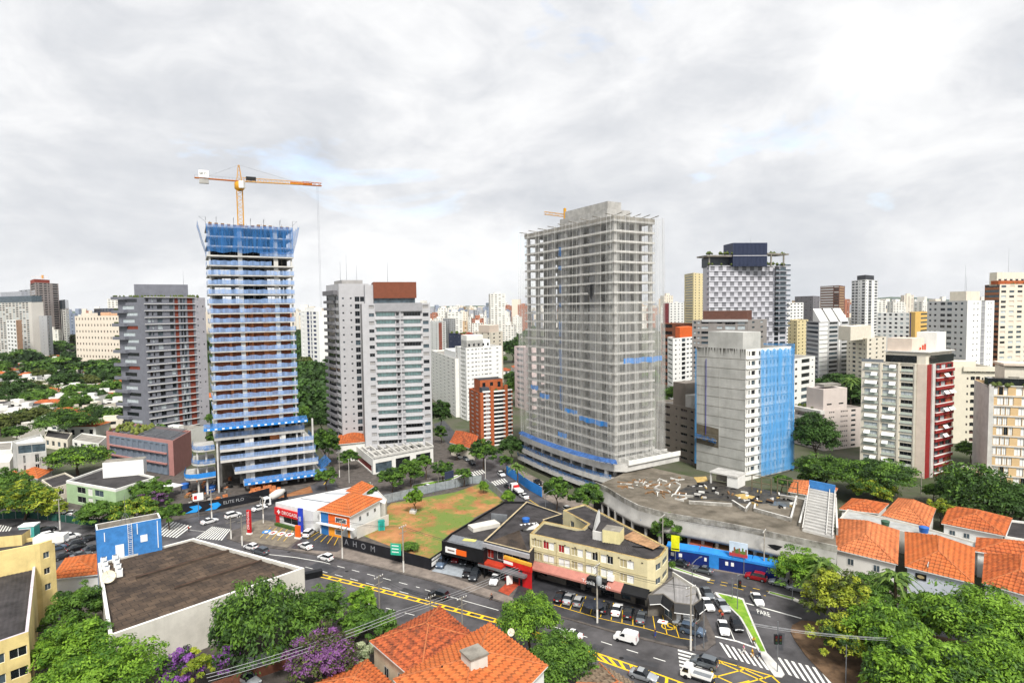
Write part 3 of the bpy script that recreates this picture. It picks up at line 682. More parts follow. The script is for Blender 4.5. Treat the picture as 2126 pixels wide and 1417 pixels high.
for k in range(NF - 2):
	mb = MB(); z_ = Z0 + k * FH; a0, a1 = -.02, 1.02
	if k == NF - 3: a0, a1 = .6, 1.02
	if k == NF - 4: a0, a1 = .0, .74
	nseg = 24; rows = [[], []]
	for i in range(nseg + 1):
		u = a0 + (a1 - a0) * i / nseg; sag = .12 * math.sin(i * 1.7 + k) + random.uniform(-.08, .08)
		b0 = tp(u, -.72 + .05 * math.sin(i * 2.1 + k)); rows[0].append((*b0, z_ - .02)); rows[1].append((*b0, z_ + 1.35 + sag))
	mb.grid(rows, NBLUEL); e0 = tp(a0, -.6); mb.poly([(*tp(-.025, -.6), z_), (*tp(-.025, 12), z_), (*tp(-.025, 12), z_ + 1.3), (*tp(-.025, -.6), z_ + 1.3)], NBLUEL)
	mb.build('safety_net', r)
# platform half way, and the flared net basket at the top
def platform(u0, u1, z_, wd, name='catch_platform', v=-.6):
	mb = MB(); A, B = tp(u0, v), tp(u1, v); mb.beam(A, B, z_ - .25, z_ - .1, 0, wd, CONC); mb.beam(A, B, z_ - .3, z_ + .5, wd, wd + .08, SKYB)
	n = int((B - A).length / 2)
	for i in range(n):
		p = A.lerp(B, (i + .5) / n); q = A.lerp(B, (i + .85) / n); mb.beam(p, q, z_ - .15, z_ + .3, wd + .09, wd + .11, WHITE2)
	mb.poly([(*(A + nL * wd), z_ + .5), (*(B + nL * wd), z_ + .5), (*B, z_ + 1.5), (*A, z_ + 1.5)], NBLUE); return mb.build(name, r)
platform(-.14, 1.12, Z0 - .1, 2.3)
mb = MB(); zt = top_z - 3 * FH
n_s = 18
def basket(A, B, out, k0):
	rows = [[], [], []]
	for i in range(n_s + 1):
		p = A.lerp(B, i / n_s); s = abs(math.sin(i / n_s * math.pi * 3)) * .7
		rows[0].append((*p, zt + 1.0)); rows[1].append((*(p + out * 1.2), zt + FH * 1.6)); rows[2].append((*(p + out * 2.6), top_z + 1.6 - s))
	mb.grid(rows, NBLUE)
basket(tp(-.02, 13), tp(-.02, -.7), (-dL) * .9, 0); basket(tp(1.02, -.7), tp(1.02, 13), dL * .9, 2)
rows = [[], []]
for i in range(31):
	u = -.02 + 1.04 * i / 30; rows[0].append((*tp(u, -.9 + .1 * math.sin(i)), zt + .9 + .25 * math.sin(i * .9))); rows[1].append((*tp(u, -1.0), top_z + .5))
mb.grid(rows, NBLUE); mb.build('net_basket', r)
for u in (-.1, .1, .3, .5, .66, .86, 1.08):
	mb = MB(); p = tp(min(1.02, max(-.02, u)), -.6); q = tp(u, -2.2 if 0 < u < 1 else -.6); mb.tube([(*p, top_z - 2), (*p, top_z + 2.6), (*q, top_z + 2.6)], .06, GREYM, 4); mb.tube([(*q, top_z + 2.6), (*p, top_z + 1.2)], .05, GREYM, 4); mb.build('net_bracket', r)
mb = MB()
for q in range(60): u = random.uniform(0, 1); p = tp(u, random.uniform(0, 12)); mb.tube([(*p, top_z), (*p, top_z + random.uniform(.6, 1.7))], .05, FORM, 4)
for q in range(14): mb.beam(tp(q / 14 + .01, .2), tp(q / 14 + .05, .2), top_z, top_z + random.uniform(.4, 1.3), -.1, .1, FORM)
for k in (NF - 1, NF - 2):
	for q in range(18): p = tp(.03 + q * .055, .6); mb.tube([(*p, Z0 + k * FH), (*p, Z0 + (k + 1) * FH - .4)], .06, GREYM, 4)
mb.build('formwork_prop', r)
# podium levels: slabs stepping out to the right and a curved wing to the left
lev = [(-.02, 1.09, Z0 - 3.2, 0.6), (.04, 1.2, Z0 - 6.9, 1.2), (.04, 1.22, Z0 - 10.2, 1.5), (.20, 1.25, Z0 - 14.2, 1.8), (.30, 1.3, Z0 - 18.0, 3.4)]
for i, (a, c, z_, o) in enumerate(lev):
	mb = MB(); mb.prism([tp(a, -o), tp(c, -o), tp(c, 16), tp(a, 16)], z_ - .9, z_, CONCL, CONC, True); mb.build('podium_slab', r)
	mb = MB(); mb.poly([(*tp(a, -o - .05), z_), (*tp(c, -o - .05), z_), (*tp(c, -o - .1), z_ + 1.4), (*tp(a, -o - .1), z_ + 1.4)], NBLUEL)
	mb.poly([(*tp(c, -o), z_), (*tp(c, 10), z_), (*tp(c + .01, 10), z_ + 1.4), (*tp(c + .01, -o), z_ + 1.4)], NBLUE); mb.build('safety_net', r)
platform(.30, 1.34, Z0 - 18, 1.6, v=-3.4)
mb = MB(); mb.poly([(*tp(1.3, -3), Z0 - 17), (*tp(1.3, 8), Z0 - 17), (*tp(1.42, 8), Z0 - 14.5), (*tp(1.42, -3), Z0 - 14.5)], NBLUE); mb.build('safety_net', r)
for u in (.42, .82, 1.08, 1.2):
	mb = MB(); mb.box(tp(u, .2), 1.3 if u < 1 else .5, .8, 0, Z0, CONCL, math.atan2(dL.y, dL.x)); mb.build('column', r)
mb = MB(); mb.beam(tp(.66, 2.5), tp(.82, 2.5), Z0 - 6.9, Z0 - 4.1, -.2, 0, HOLLOW)
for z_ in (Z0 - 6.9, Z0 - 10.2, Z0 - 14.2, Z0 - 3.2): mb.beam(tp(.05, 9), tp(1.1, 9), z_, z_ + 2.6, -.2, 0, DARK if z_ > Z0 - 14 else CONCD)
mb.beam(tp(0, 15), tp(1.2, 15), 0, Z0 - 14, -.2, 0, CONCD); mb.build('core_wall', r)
for i, (z_, wd) in enumerate(((Z0 - 6.3, -.26), (Z0 - 10.6, -.27), (Z0 - 14.8, -.36))):
	mb = MB(); pts_ = [tp(-.02, -.5), tp(-.02, 12), tp(wd, 12)] + [tp(wd + .06 - .06 * math.cos(t * math.pi / 8) - (.05 if i == 2 else 0), 6 - 6.5 * math.sin(t * math.pi / 16) * (1.3 if i == 2 else 1)) for t in range(9)]
	pts_ = [tp(-.02, -.5), tp(-.02, 12), tp(wd, 12), tp(wd - .02, 3), tp(wd + .0, .5), tp(wd + .05, -.9), tp(wd + .12, -1.4)]
	mb.prism(pts_, z_ - .7, z_, CONCL, CONC, True); mb.build('podium_slab', r)
	mb = MB(); rim = [tp(wd, 12), tp(wd - .02, 3), tp(wd + .0, .5), tp(wd + .05, -.9), tp(wd + .12, -1.4), tp(-.02, -.6)]
	mb.grid([[(*p, z_ - .3) for p in rim], [(*p, z_ + 1.2) for p in rim]], SKYB if i == 2 else NBLUE, smooth=False); mb.build('safety_net', r)
mb = MB()
for u in (-.22, -.12): mb.tube([(*tp(u, .5), 0), (*tp(u, .5), Z0 - 6)], .3, CONCL, 8)
mb.build('column', r)
# --- crane
cx = XY(500, 465, 196.5); YC = mat('crane_yellow', 'D2982A', .55, .08); YCO = mat('crane_orange', 'B8661A', .55, .1)
cr = root('tower_crane', 'yellow lattice tower crane standing on the blue-netted tower', 'crane', (cx.x, cx.y, top_z))
def lattice(mb, A, B, w0, w1, n, m, tri=False, r_=.09):
	A, B = Vector(A), Vector(B); ax = (B - A).normalized(); up = Vector((0, 0, 1)) if abs(ax.z) < .9 else Vector((dL.x, dL.y, 0)); s = ax.cross(up).normalized(); up = s.cross(ax)
	off = [s * -.5 + up * -.5, s * .5 + up * -.5, s * .5 + up * .5, s * -.5 + up * .5] if not tri else [s * -.5, s * .5, up * 1.0]
	pv = None
	for i in range(n + 1):
		t = i / n; c = A.lerp(B, t); w_ = w0 + (w1 - w0) * t; cur = [c + o * w_ for o in off]
		if pv:
			for j in range(len(off)):
				mb.tube([pv[j], cur[j]], r_, m, 4, cap=False); q = (j + 1) % len(off); mb.tube([pv[j], cur[q]] if i % 2 else [pv[q], cur[j]], r_ * .6, m, 3, cap=False)
		pv = cur
zj = 57 + (648 - 381) * 196.5 / 1250
jl = D(404, 371, 190.5); jr = D(668, 393, 205.5); jl.z = jr.z = zj; mid = Vector((cx.x, cx.y, zj))
ax = (jr - jl).normalized()
mb = MB(); lattice(mb, (cx.x, cx.y, top_z - 8), (cx.x, cx.y, zj - 3), 1.7, 1.7, 17, YC, r_=.12); mb.build('mast', cr)
mb = MB(); mb.lathe((cx.x, cx.y), [(.9, zj - 3), (1.5, zj - 2.4), (1.5, zj - .6), (1.1, zj - .2)], YC, 10); mb.box((cx.x + 1.4, cx.y - 1.2), 1.5, 1.5, zj - 2.4, zj - .2, WHITE); mb.build('slewing_ring', cr)
top = mid + Vector((0, 0, 5.2))
mb = MB(); lattice(mb, mid, top, 1.5, .3, 4, YC); mb.build('tower_head', cr)
mb = MB(); lattice(mb, mid + ax * 1, jr - ax * 6, 1.25, 1.0, 22, YC, True, .1); mb.build('jib', cr)
mb = MB(); q = Vector((-ax.y, ax.x, 0)) * .6
e0 = jr - ax * 10
lattice(mb, jr - ax * 6, jr, 1.1, .9, 4, YCO, True, .13); mb.beam(V2(e0), V2(jr - ax * 3), zj - .1, zj + .75, -.1, .1, YCO); mb.build('jib_tip', cr)
mb = MB()
for s in (-.55, .55): mb.tube([mid + q.normalized() * s, jl + q.normalized() * s], .16, YCO, 4)
for i in range(14): p = mid.lerp(jl, i / 13); mb.tube([p - q, p + q], .07, YCO, 4); mb.tube([p + q, p + q + Vector((0, 0, 1.1))], .035, GREYM, 4)
mb.tube([mid + q + Vector((0, 0, 1.1)), jl + q + Vector((0, 0, 1.1))], .04, GREYM, 4); mb.build('counter_jib', cr)
mb = MB(); cw = jl + ax * 2.6; mb.beam(V2(cw - ax * 1.3), V2(cw + ax * 1.3), zj - 1.6, zj - .2, -.6, .6, CONC); mb.build('counterweight', cr)
mb = MB(); mb.beam(V2(cw - ax * 1.4), V2(cw + ax * 1.4), zj + .2, zj + 2.4, .62, .7, WHITE2)
text_mb(mb, 'SKY1', cw + Vector((ax.y, -ax.x, 0)) * .72 + Vector((0, 0, 1.3)), ax, (0, 0, 1), 1.1, BLK, .03); mb.build('name_board', cr)
mb = MB(); mb.tube([top, mid.lerp(jr, .62) + Vector((0, 0, 1.2))], .05, GREYM, 4); mb.tube([top, mid.lerp(jl, .8) + Vector((0, 0, .2))], .05, GREYM, 4); mb.build('tie_bar', cr)
mb = MB(); mb.box(mid + ax * 3.5, 3, 1.2, zj + .5, zj + 1.6, DARK, math.atan2(ax.y, ax.x)); mb.build('winch', cr)
mb = MB(); p = jr - ax * 1.2; mb.tube([p, p - Vector((0, 0, 44))], .03, GREYM, 3); mb.tube([p - ax * .4, p - ax * .4 - Vector((0, 0, 44))], .03, GREYM, 3); mb.build('hoist_rope', cr)

# --- the tower wrapped in pale netting
C_, L_p, R_p = XY(1276, 700, 179), XY(1098, 700, 221), XY(1351, 700, 187)
eR = (R_p - C_); WR = eR.length; eR.normalize(); eL = (L_p - C_); WLn = eL.length; eL.normalize()
def np(a, b_): return C_ + eR * a + eL * b_      # metres along right face, metres along left face
TZ = 57 + 179 / 1250 * 180; ZB = 10.2; NFN = 24; FHN = (TZ - ZB) / NFN
r = root('construction_tower', 'raw concrete high-rise wrapped from top to podium in pale see-through netting', 'building', (*np(7, 22), 0))
for k in range(NFN + 1):
	z_ = ZB + k * FHN; mb = MB(); o = .9
	mb.prism([np(-o, -o), np(WR + o, -o), np(WR + o, WLn + o), np(-o, WLn + o)], z_ - .6, z_, CONCL if k < NFN else CONC, CONC, True); mb.build('floor_slab', r)
CW = mat('block_wall', '96969A', .9, .15, .6, .2)
mb = MB(); wb = MB()
for k in range(NFN):
	za = ZB + k * FHN; zt_ = za + FHN - .6
	ns = 15
	for i in range(ns):                        # left face: wall panels and openings alternate
		b0 = 2.5 + i * (WLn - 5) / ns; b1 = b0 + (WLn - 5) / ns
		op = i % 3 == 1 or (i in (6, 12))
		f = .0 if not op else 1
		A, B = np(1.6, b1), np(1.6, b0)
		if not op: mb.beam(A, B, za, zt_, -.2, 0, CW if i % 2 else CONC)
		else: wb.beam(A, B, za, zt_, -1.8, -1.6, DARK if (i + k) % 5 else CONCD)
		if not op and i % 4 == 0: wb.beam(A.lerp(B, .3), A.lerp(B, .75), za + .9, za + 2.0, 0, .04, WHITE if (k * 7 + i) % 3 else GL1)
	for i in range(5):
		a0 = 1.5 + i * (WR - 5) / 5; a1 = a0 + (WR - 5) / 5
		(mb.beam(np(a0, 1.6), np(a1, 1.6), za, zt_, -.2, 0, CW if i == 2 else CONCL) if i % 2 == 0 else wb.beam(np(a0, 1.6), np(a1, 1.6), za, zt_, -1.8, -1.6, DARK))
	mb.beam(np(1.5, WLn - 2.5), np(1.5, 2.4), za, zt_, -11.5, -11.3, CONCD)
	mb.beam(np(WR - 3.5, 2), np(WR - 3.5, WLn - 3), za, zt_, -.2, 0, CW)
mb.build('block_wall', r); wb.build('opening', r)
for (a, b_) in ((.1, .1), (WR - .1, .1), (.1, WLn * .33), (.1, WLn * .66), (.1, WLn - .3), (WR - .1, WLn * .5), (WR - .1, WLn - .3)):
	mb = MB(); mb.box(np(a, b_), .95, .95, 0 if a < 1 else 0, TZ, CONC, math.atan2(eR.y, eR.x)); mb.build('column', r)
for k in range(NFN):                           # balcony rails at the two open ends
	za = ZB + k * FHN; mb = MB()
	for A, B in ((np(-.8, WLn + .8), np(-.8, WLn - 4)), (np(WR - 3.5, -.8), np(WR + .8, -.8))):
		mb.beam(A, B, za + 1.0, za + 1.06, 0, .05, GREYM)
		for t in range(6): p = A.lerp(B, t / 5); mb.tube([(*p, za), (*p, za + 1.05)], .03, GREYM, 3)
	mb.build('guard_rail', r)
mb = MB(); f_ = TZ
mb.prism([np(1.5, 5), np(WR - 4, 5), np(WR - 4, WLn * .62), np(1.5, WLn * .62)], f_, f_ + 4.0, CONC, CONCD); mb.prism([np(3, 6.5), np(8.5, 6.5), np(8.5, WLn * .60), np(3, WLn * .60)], f_ + 4, f_ + 6.6, CONC, CONCD); mb.build('roof_core', r)
mb = MB(); mb.beam(np(-.9, WLn + .9), np(-.9, -.9), f_, f_ + 1.0, -.25, 0, CONCD); mb.beam(np(-.9, -.9), np(WR + .9, -.9), f_, f_ + 1.0, -.25, 0, CONCD); mb.build('parapet', r)
mb = MB()
for i in range(9):
	p = np(-.9, i * WLn / 8); q = p - eR * 2.6; mb.tube([(*(p + eR * 1), f_ + 1.2), (*q, f_ + 1.5)], .13, CONCD, 5)
for i in range(5):
	p = np(i * WR / 4, -.9); q = p - eL * 2.6; mb.tube([(*(p + eL * 1.5), f_ + 1.1), (*q, f_ + 1.6)], .13, CONCD, 5)
mb.build('outrigger', r)
def netsheet(A, B, za, zt_, amp, seams, m, seed, name='debris_net'):
	rnd = random.Random(seed); mb = MB(); d = (B - A); L = d.length; d = d / L; n = Vector((d.y, -d.x)); N = int(L * 2); rows = []
	for j in range(7):
		t = j / 6; z_ = za + (zt_ - za) * t; row = []
		for i in range(N + 1):
			p = A + d * (L * i / N) + n * (amp * (.5 * math.sin(i * .9 + seed) + .5 * math.sin(i * .37 + j * .4)) * (1 - .5 * t) + .4 * math.sin(t * 3.1)); row.append((*p, z_))
		rows.append(row)
	mb.grid(rows, m); o = mb.build(name, r)
	mb = MB()
	for i in range(seams):
		k = int((i + .5) / seams * N + rnd.uniform(-.8, .8)); dark = rnd.random() < .45
		mb.tube([Vector(rows[j][max(0, min(N, k))]) + Vector((*n, 0)) * .03 for j in range(7)], .022 if dark else .035, BLK if dark else WHITE2, 3)
	mb.build('net_rope', r)
netsheet(np(-2.6, WLn + 2.2), np(-2.6, -2.6), ZB + 1, f_ + 1.3, .35, 26, NWHITE, 3); netsheet(np(-2.6, -2.6), np(WR + 3.4, -2.6), ZB + 1, f_ + 1.3, .35, 11, NWHITE, 5)
zq = 57 - (680 - 637) * 179 / 1250
netsheet(np(-2.9, WLn + 2.0), np(-2.9, -2.8), ZB + .5, zq + 6, .5, 10, NDARK, 7); netsheet(np(-2.8, -2.9), np(WR + 3.2, -2.9), ZB + .5, zq + 8, .5, 6, NDARK, 9)
netsheet(np(WR + 3.4, -2.6), np(WR + 3.4, 20), ZB + 4, f_ + 1.2, .3, 8, NWHITE, 11)
mb = MB()
def strip(a0, b0, a1, b1, z_, h, m, n=8):
	rows = [[], []]
	for i in range(n + 1):
		t = i / n; p = np(a0 + (a1 - a0) * t, b0 + (b1 - b0) * t); s = .25 * math.sin(i * 1.9); rows[0].append((*p, z_ - h + s)); rows[1].append((*p, z_ + s * .5))
	mb.grid(rows, m)
zf = lambda y, dep: 57 - (y - 637) * dep / 1250
strip(1, -2.9, WR + 2, -2.9, zf(742, 181), 1.6, SKYB); strip(-2.95, 14, -2.95, 0, zf(868, 185), 1.5, SKYB); strip(-2.95, 22, -2.95, 15, zf(853, 190), 1.2, SKYB)
strip(-2.95, 43, -2.95, 38, zf(798, 212), 1.5, SKYB); strip(-2.95, 37, -2.95, 31, zf(815, 208), 1.5, SKYB); strip(-2.95, 26, -2.95, 21, zf(902, 195), 1.5, SKYB)
for k in range(5, 24, 1):
	if k % 2 == 0 or k < 14: strip(-2.93, 24.6 + (k % 3) * .2, -2.93, 23.2, ZB + k * FHN, 1.3 + (k % 4) * .8, NBLUE, 3)
mb.build('blue_net_patch', r)
# torn hole in the netting is the gap below a loose flap
mb = MB(); p = np(-2.95, 7.5); zc = zf(606, 182)
mb.poly([(*np(-2.96, 10), zc + 2.4), (*np(-2.96, 5.5), zc + 2.6), (*np(-2.96, 6.2), zc - .5), (*np(-2.96, 7.6), zc - 2.2), (*np(-2.96, 9.0), zc - .3)], DARK); mb.build('torn_opening', r)
# podium: three curved decks below the netting
for i, (z_, o, oR) in enumerate(((10.3, 3.6, 8), (6.3, 4.4, 3), (2.9, 4.8, 3))):
	mb = MB(); q = [np(-o, WLn + 1.5), np(-o - .9, WLn * .75), np(-o - 1.2, WLn * .5), np(-o - .9, WLn * .25), np(-o, 2), np(-o + 1.2, -2.0), np(-o + 4, -4.6)]
	if i == 0: q += [np(WR + oR, -4.6), np(WR + oR + .8, -2), np(WR + oR, 4)]
	else: q += [np(10, -5), np(14, 2)]
	q += [np(WR, WLn), np(0, WLn + 2.5)]
	mb.prism(q, z_ - 1.9 + i * .3, z_, CONCL, CONC, True); mb.build('podium_slab', r)
	mb = MB(); k_ = 6; mb.grid([[(*p, z_) for p in q[:k_]], [(*(p + (p - np(8, 20)).normalized() * .2), z_ + 1.25) for p in q[:k_]]], NBLUE, smooth=False); mb.build('safety_net', r)
mb = MB(); rim = [np(-4.5, WLn + 1), np(-6.4, WLn * .75), np(-7, WLn * .5), np(-6.8, WLn * .25), np(-5, 1), np(-3, -4.6)]
mb.grid([[(*(p + (np(8, 20) - p).normalized() * 1.6), ZB + 2.0) for p in rim], [(*p, ZB + 1.0) for p in rim]], mat('dark_blue_net', '3A5E96', .8, .3, 1), smooth=False); mb.build('catch_net', r)
for i in range(9):
	mb = MB(); mb.box(np(-2.6, 1 + i * (WLn - 2) / 8), .9, .9, 0, 10, CONCL, math.atan2(eR.y, eR.x)); mb.build('column', r)
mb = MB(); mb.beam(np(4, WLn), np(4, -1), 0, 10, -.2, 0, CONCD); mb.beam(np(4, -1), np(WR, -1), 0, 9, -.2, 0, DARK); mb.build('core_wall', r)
mb = MB()
for i in range(6): mb.beam(np(2 + i * 3.4, -4.6), np(2 + i * 3.4, 0), 10.3, 11.6, 0, .3, CONCL)
mb.beam(np(1, -4.8), np(WR + 8, -4.8), 10.3, 11.7, 0, .3, WHITE); mb.beam(np(1, 0), np(WR + 7, 0), 10.3, 11.6, 0, .3, CONCL); mb.build('concrete_beam', r)
# far yellow crane seen beside its roof core
fc = D(1130, 442, 260); fr = D(1168, 447, 262)
cr2 = root('tower_crane', 'small yellow crane arm poking out beside the roof of the pale-netted high-rise', 'crane', (fr.x, fr.y, 0))
mb = MB(); lattice(mb, fc, fr + (fr - fc) * .4, 1.1, 1.1, 8, YC); mb.build('jib', cr2)
mb = MB(); mb.tube([(fr.x + 1, fr.y, 0), (fr.x + 1, fr.y, fr.z + 3)], .6, YC, 6); mb.build('mast', cr2)
# ---------------- blue-wrapped building, its neighbours and the right-hand blocks ----------------
RAWC = mat('raw_concrete_wall', 'BCBCB8', .85, .10, .22, .22)
pts = [XY(1447, 700, 208), XY(1549, 700, 193), XY(1643, 700, 205)]
b = building('concrete_building', 'bare grey concrete block with its right side wrapped in bright blue netting', 'building', pts, 42.9,
	[None, dict(n=13, w=[(.02, .035, .3, .8), (.06, .09, .3, .75), (.12, .20, .3, .75)] + cols(9, .4, .3, .72, .25, .98), m=WHITE, z0=2)], RAWC, parts=False, par=1.2)
A, B = V2(pts[0]), V2(pts[1]); C2 = V2(pts[2]); nL_ = Vector(((B - A).y, -(B - A).x)).normalized(); nR_ = Vector(((C2 - B).y, -(C2 - B).x)).normalized()
mb = MB()
for k in range(1, 13): mb.beam(A, B, 42.9 - k * 3.3 - .05, 42.9 - k * 3.3 + .05, 0, .05, CONCD)
for t in (.48, .995): mb.beam(A.lerp(B, t - .004), A.lerp(B, t + .004), 0, 42.9, 0, .06, RAWC)
for i in range(70):                       # dark rain streaks running down from the coping
	t = random.random(); h = random.uniform(.6, 4.2) * (.5 + .5 * math.sin(t * 9) ** 2); w_ = random.uniform(.002, .009)
	p, q = A.lerp(B, t - w_), A.lerp(B, t + w_); o = nL_ * .015
	mb.poly([(*(p + o), 42.9), (*(A.lerp(B, t) + o), 42.9 - h), (*(q + o), 42.9)], mat('damp_stain', '4E4C46', .95, .2, 1))
mb.poly([(*(A.lerp(B, .0) + nL_ * .02), 9.5), (*(A.lerp(B, .47) + nL_ * .02), 9.0), (*(A.lerp(B, .47) + nL_ * .02), 15.6), (*(A + nL_ * .02), 16.2)], mat('fresh_render', '6E6657', .9, .15, .6)); mb.build('wall_detail', b.r)
mb = MB(); p = A.lerp(B, .21) + nL_ * .3; mb.tube([(*p, 39), (*p, 13)], .12, mat('cable_blue', '3B3F9E', .7), 4); mb.build('rope', b.r)
mb = MB(); rows = [[], []]
for i in range(13):
	t = .0 + .45 * i / 12; q = A.lerp(B, t) + nL_ * (1.0 + .15 * math.sin(i * 1.5)); z_ = 12.9 - 2.2 * t + .15 * math.sin(i * 2); rows[0].append((*q, z_ - 1.3)); rows[1].append((*q, z_ + .2))
mb.grid(rows, NBLUE); mb.beam(A + nL_ * .2, A.lerp(B, .45) + nL_ * .2, 11.4, 11.6, 0, .8, CONCD); mb.build('work_platform', b.r)
mb = MB(); N = 40; rows = []
for j in range(9):
	t = j / 8; row = []
	for i in range(N + 1):
		u = .27 + .75 * i / N; q = B.lerp(C2, u) + nR_ * (.8 + .07 * math.sin(i * .8 + j * .6) + .6 * (1 - t)); zt_ = 42.6 - .3 + .4 * math.sin(i * .9)
		row.append((*q, 1 + (zt_ - 1) * t))
	rows.append(row)
mb.grid(rows, NAZ); q0 = C2 + nR_ * .9; q1 = C2 + (C2 - B).normalized() * 1.2 + nR_ * .5
mb.grid([[(*q0, 0), (*q1, 0), (*(q1 + (A - B) * .9), 0)], [(*q0, 43.8), (*q1, 43.8), (*(q1 + (A - B) * .9), 43.4)]], NAZ); q = A + (A - B).normalized() * .8
mb.grid([[(*A, 2), (*q, 2)], [(*A, 42.0), (*q, 42.5)]], NAZ); mb.build('blue_net', b.r)
mb = MB()
for k in range(13):
	mb.beam(B, C2, 2 + k * 3.15 - .18, 2 + k * 3.15 + .18, 0, .35, WHITE)
mb.build('floor_ledge', b.r)
e1, e2 = b.e1, b.e2
rbox(b, .02, .40, .08, .78, 6.6, RAWC, 'stair_core'); rbox(b, .40, .95, .5, .56, 3.2, CONCD, 'roof_wall')
BRG = mat('taupe_render', '7E766E', .85, .06, .4, .15)
b = building('apartment_block', 'taupe apartment block with dark slot windows, beside the blue-wrapped building', 'building', [XY(1362, 700, 232), XY(1447, 700, 212)], 20.5,
	[dict(n=7, w=[(.03, .09, .4, .65), (.12, .17, .4, .65), (.22, .36, .35, .68), (.50, .54, .42, .62), (.62, .78, .35, .68), (.86, .93, .4, .65)], rec=.4, parts=True, split=3)], BRG, back=16, glass=(GL1,))
rbox(b, .36, .66, .1, .6, 9, BRG, 'water_tower'); rbox(b, .66, .8, .1, .5, 5, CONCL, 'stair_core')
CRM = mat('cream_render', 'E0D8C8', .8, .05, .5, .14); CRMP = mat('pinkish_cream', 'D9C9BA', .8, .05, .5, .12); MINT = mat('mint_spandrel', 'BEC8BA', .8, .06, .6, .1); REDW = mat('dark_red_panel', '8E2A28', .75, .08, .8); TERR = mat('terracotta_panel', 'B5603F', .8, .08, .8)
pts = [XY(1788, 800, 207), XY(1924, 800, 193), XY(1978, 800, 202)]
def jw(f):
	W = [(.05, .27, .36, .80, random.choice((GL3, GL3, GL1))), (.34, .55, .36, .80, random.choice((GL3, GL3, GL2))), (.62, .80, .36, .80, random.choice((GL1, GL1, GL3)))]
	return W
b = building('apartment_tower', 'cream apartment tower with mint spandrels, awning windows and a dark red side', 'building', pts, 37.2,
	[dict(n=13, w=jw, under=MINT, parts=True, split=3), dict(n=13, w=[(.34, .50, .36, .85, GL2), (.54, .72, .36, .85), (.76, .96, .36, .85)], m=REDW, g=(GL3, GL1, TERR), parts=True, split=2)], CRM)
A, B, C2 = [V2(p) for p in pts]; dA = (B - A).normalized(); nA = Vector((dA.y, -dA.x)); nB = Vector(((C2 - B).y, -(C2 - B).x)).normalized()
mb = MB()
for u in (.295, .575, .82): mb.beam(A.lerp(B, u), A.lerp(B, u + .03), 0, 37.2, 0, .25, CRM)
mb.beam(A.lerp(B, .86), B, 0, 37.2, 0, .12, CRMP)
mb.beam(B.lerp(C2, .17), B.lerp(C2, .27), 0, 37.2, 0, .4, CONCL); mb.build('pilaster', b.r)
mb = MB()
for k in range(13):
	z_ = k * 37.2 / 13
	for a, c in ((.02, .29), (.325, .57), (.605, .815)): mb.beam(A.lerp(B, a), A.lerp(B, c), z_ + .2, z_ + .3, 0, .2, GREYW)
	rb_ = MB(); rb_.beam(B.lerp(C2, .3), B.lerp(C2, .98), z_ - .05, z_ + .95, .0, .7, REDW); rb_.beam(B.lerp(C2, .3), B.lerp(C2, .98), z_ + .93, z_ + 1.02, 0, .75, WHITE); rb_.build('spandrel', b.r)
mb.build('floor_ledge', b.r)
for k in range(13):
	z_ = (k + .80) * 37.2 / 13
	for a, c in ((.06, .16), (.16, .26), (.345, .445), (.445, .545)):
		if random.random() < .5:
			mb = MB(); p, q = A.lerp(B, a) + nA * .1, A.lerp(B, c) + nA * .1; o = nA * random.uniform(.4, .9)
			mb.poly([(*p, z_), (*q, z_), (*(q + o), z_ - 1.05), (*(p + o), z_ - 1.05)], WHITE2); mb.poly([(*(p + o), z_ - 1.07), (*(q + o), z_ - 1.07), (*q, z_ - .02), (*p, z_ - .02)], WHITE2); mb.build('awning_window', b.r)
	for a, c in ((.55, .72), (.76, .96)):
		if random.random() < .4:
			mb = MB(); p, q = B.lerp(C2, a) + nB * .75, B.lerp(C2, c) + nB * .75; o = nB * .8
			mb.poly([(*p, z_), (*q, z_), (*(q + o), z_ - 1), (*(p + o), z_ - 1)], WHITE2); mb.poly([(*(p + o), z_ - 1.02), (*(q + o), z_ - 1.02), (*q, z_ - .02), (*p, z_ - .02)], WHITE2); mb.build('awning_window', b.r)
rbox(b, .0, .98, .02, .62, 4.4, CRM, 'penthouse', None, None); mb = MB(); mb.beam(A.lerp(B, .38), A.lerp(B, .85), 37.6, 39.9, .03, .08, GL1); mb.beam(B.lerp(C2, .1), C2, 37.5, 40, .03, .08, GL1); mb.build('ribbon_window', b.r)
mb = MB(); mb.prism([A.lerp(B, .36) + nA * .4, B + nA * .4 + nB * .4, C2 + nB * .5, C2 - nB * 12, A.lerp(B, .36) - nA * 12], 41.0, 41.3, CONCL, None, True); mb.build('canopy_roof', b.r)
rbox(b, .05, .5, .25, .62, 4.2, CRMP, 'water_tank', 41.3); rbox(b, .6, .95, .1, .4, 6.0, WHITE, 'water_tank', 41.3)
mb = MB(); p = b.O + b.e1 * .3 + b.e2 * .246
mb.beam(p - dA * 2.4, p - dA * 1.2, 41.4, 45.2, 0, .03, mat('graffiti_red', 'D04A2A', .7)); [mb.beam(p + dA * x, p + dA * (x + .5), 41.6, 41.6 + h, 0, .03, mat('graffiti_red', 'D04A2A')) for x, h in ((-.6, 1.2), (.2, .8), (.9, 1.6), (1.5, 2.0))]; (lambda *a: None)(( 0)); mb.build('graffiti', b.r)
mb = MB(); mb.beam(A, A.lerp(B, .35), 37.2, 38.2, -.1, 0, GREYM); mb.build('roof_rail', b.r)
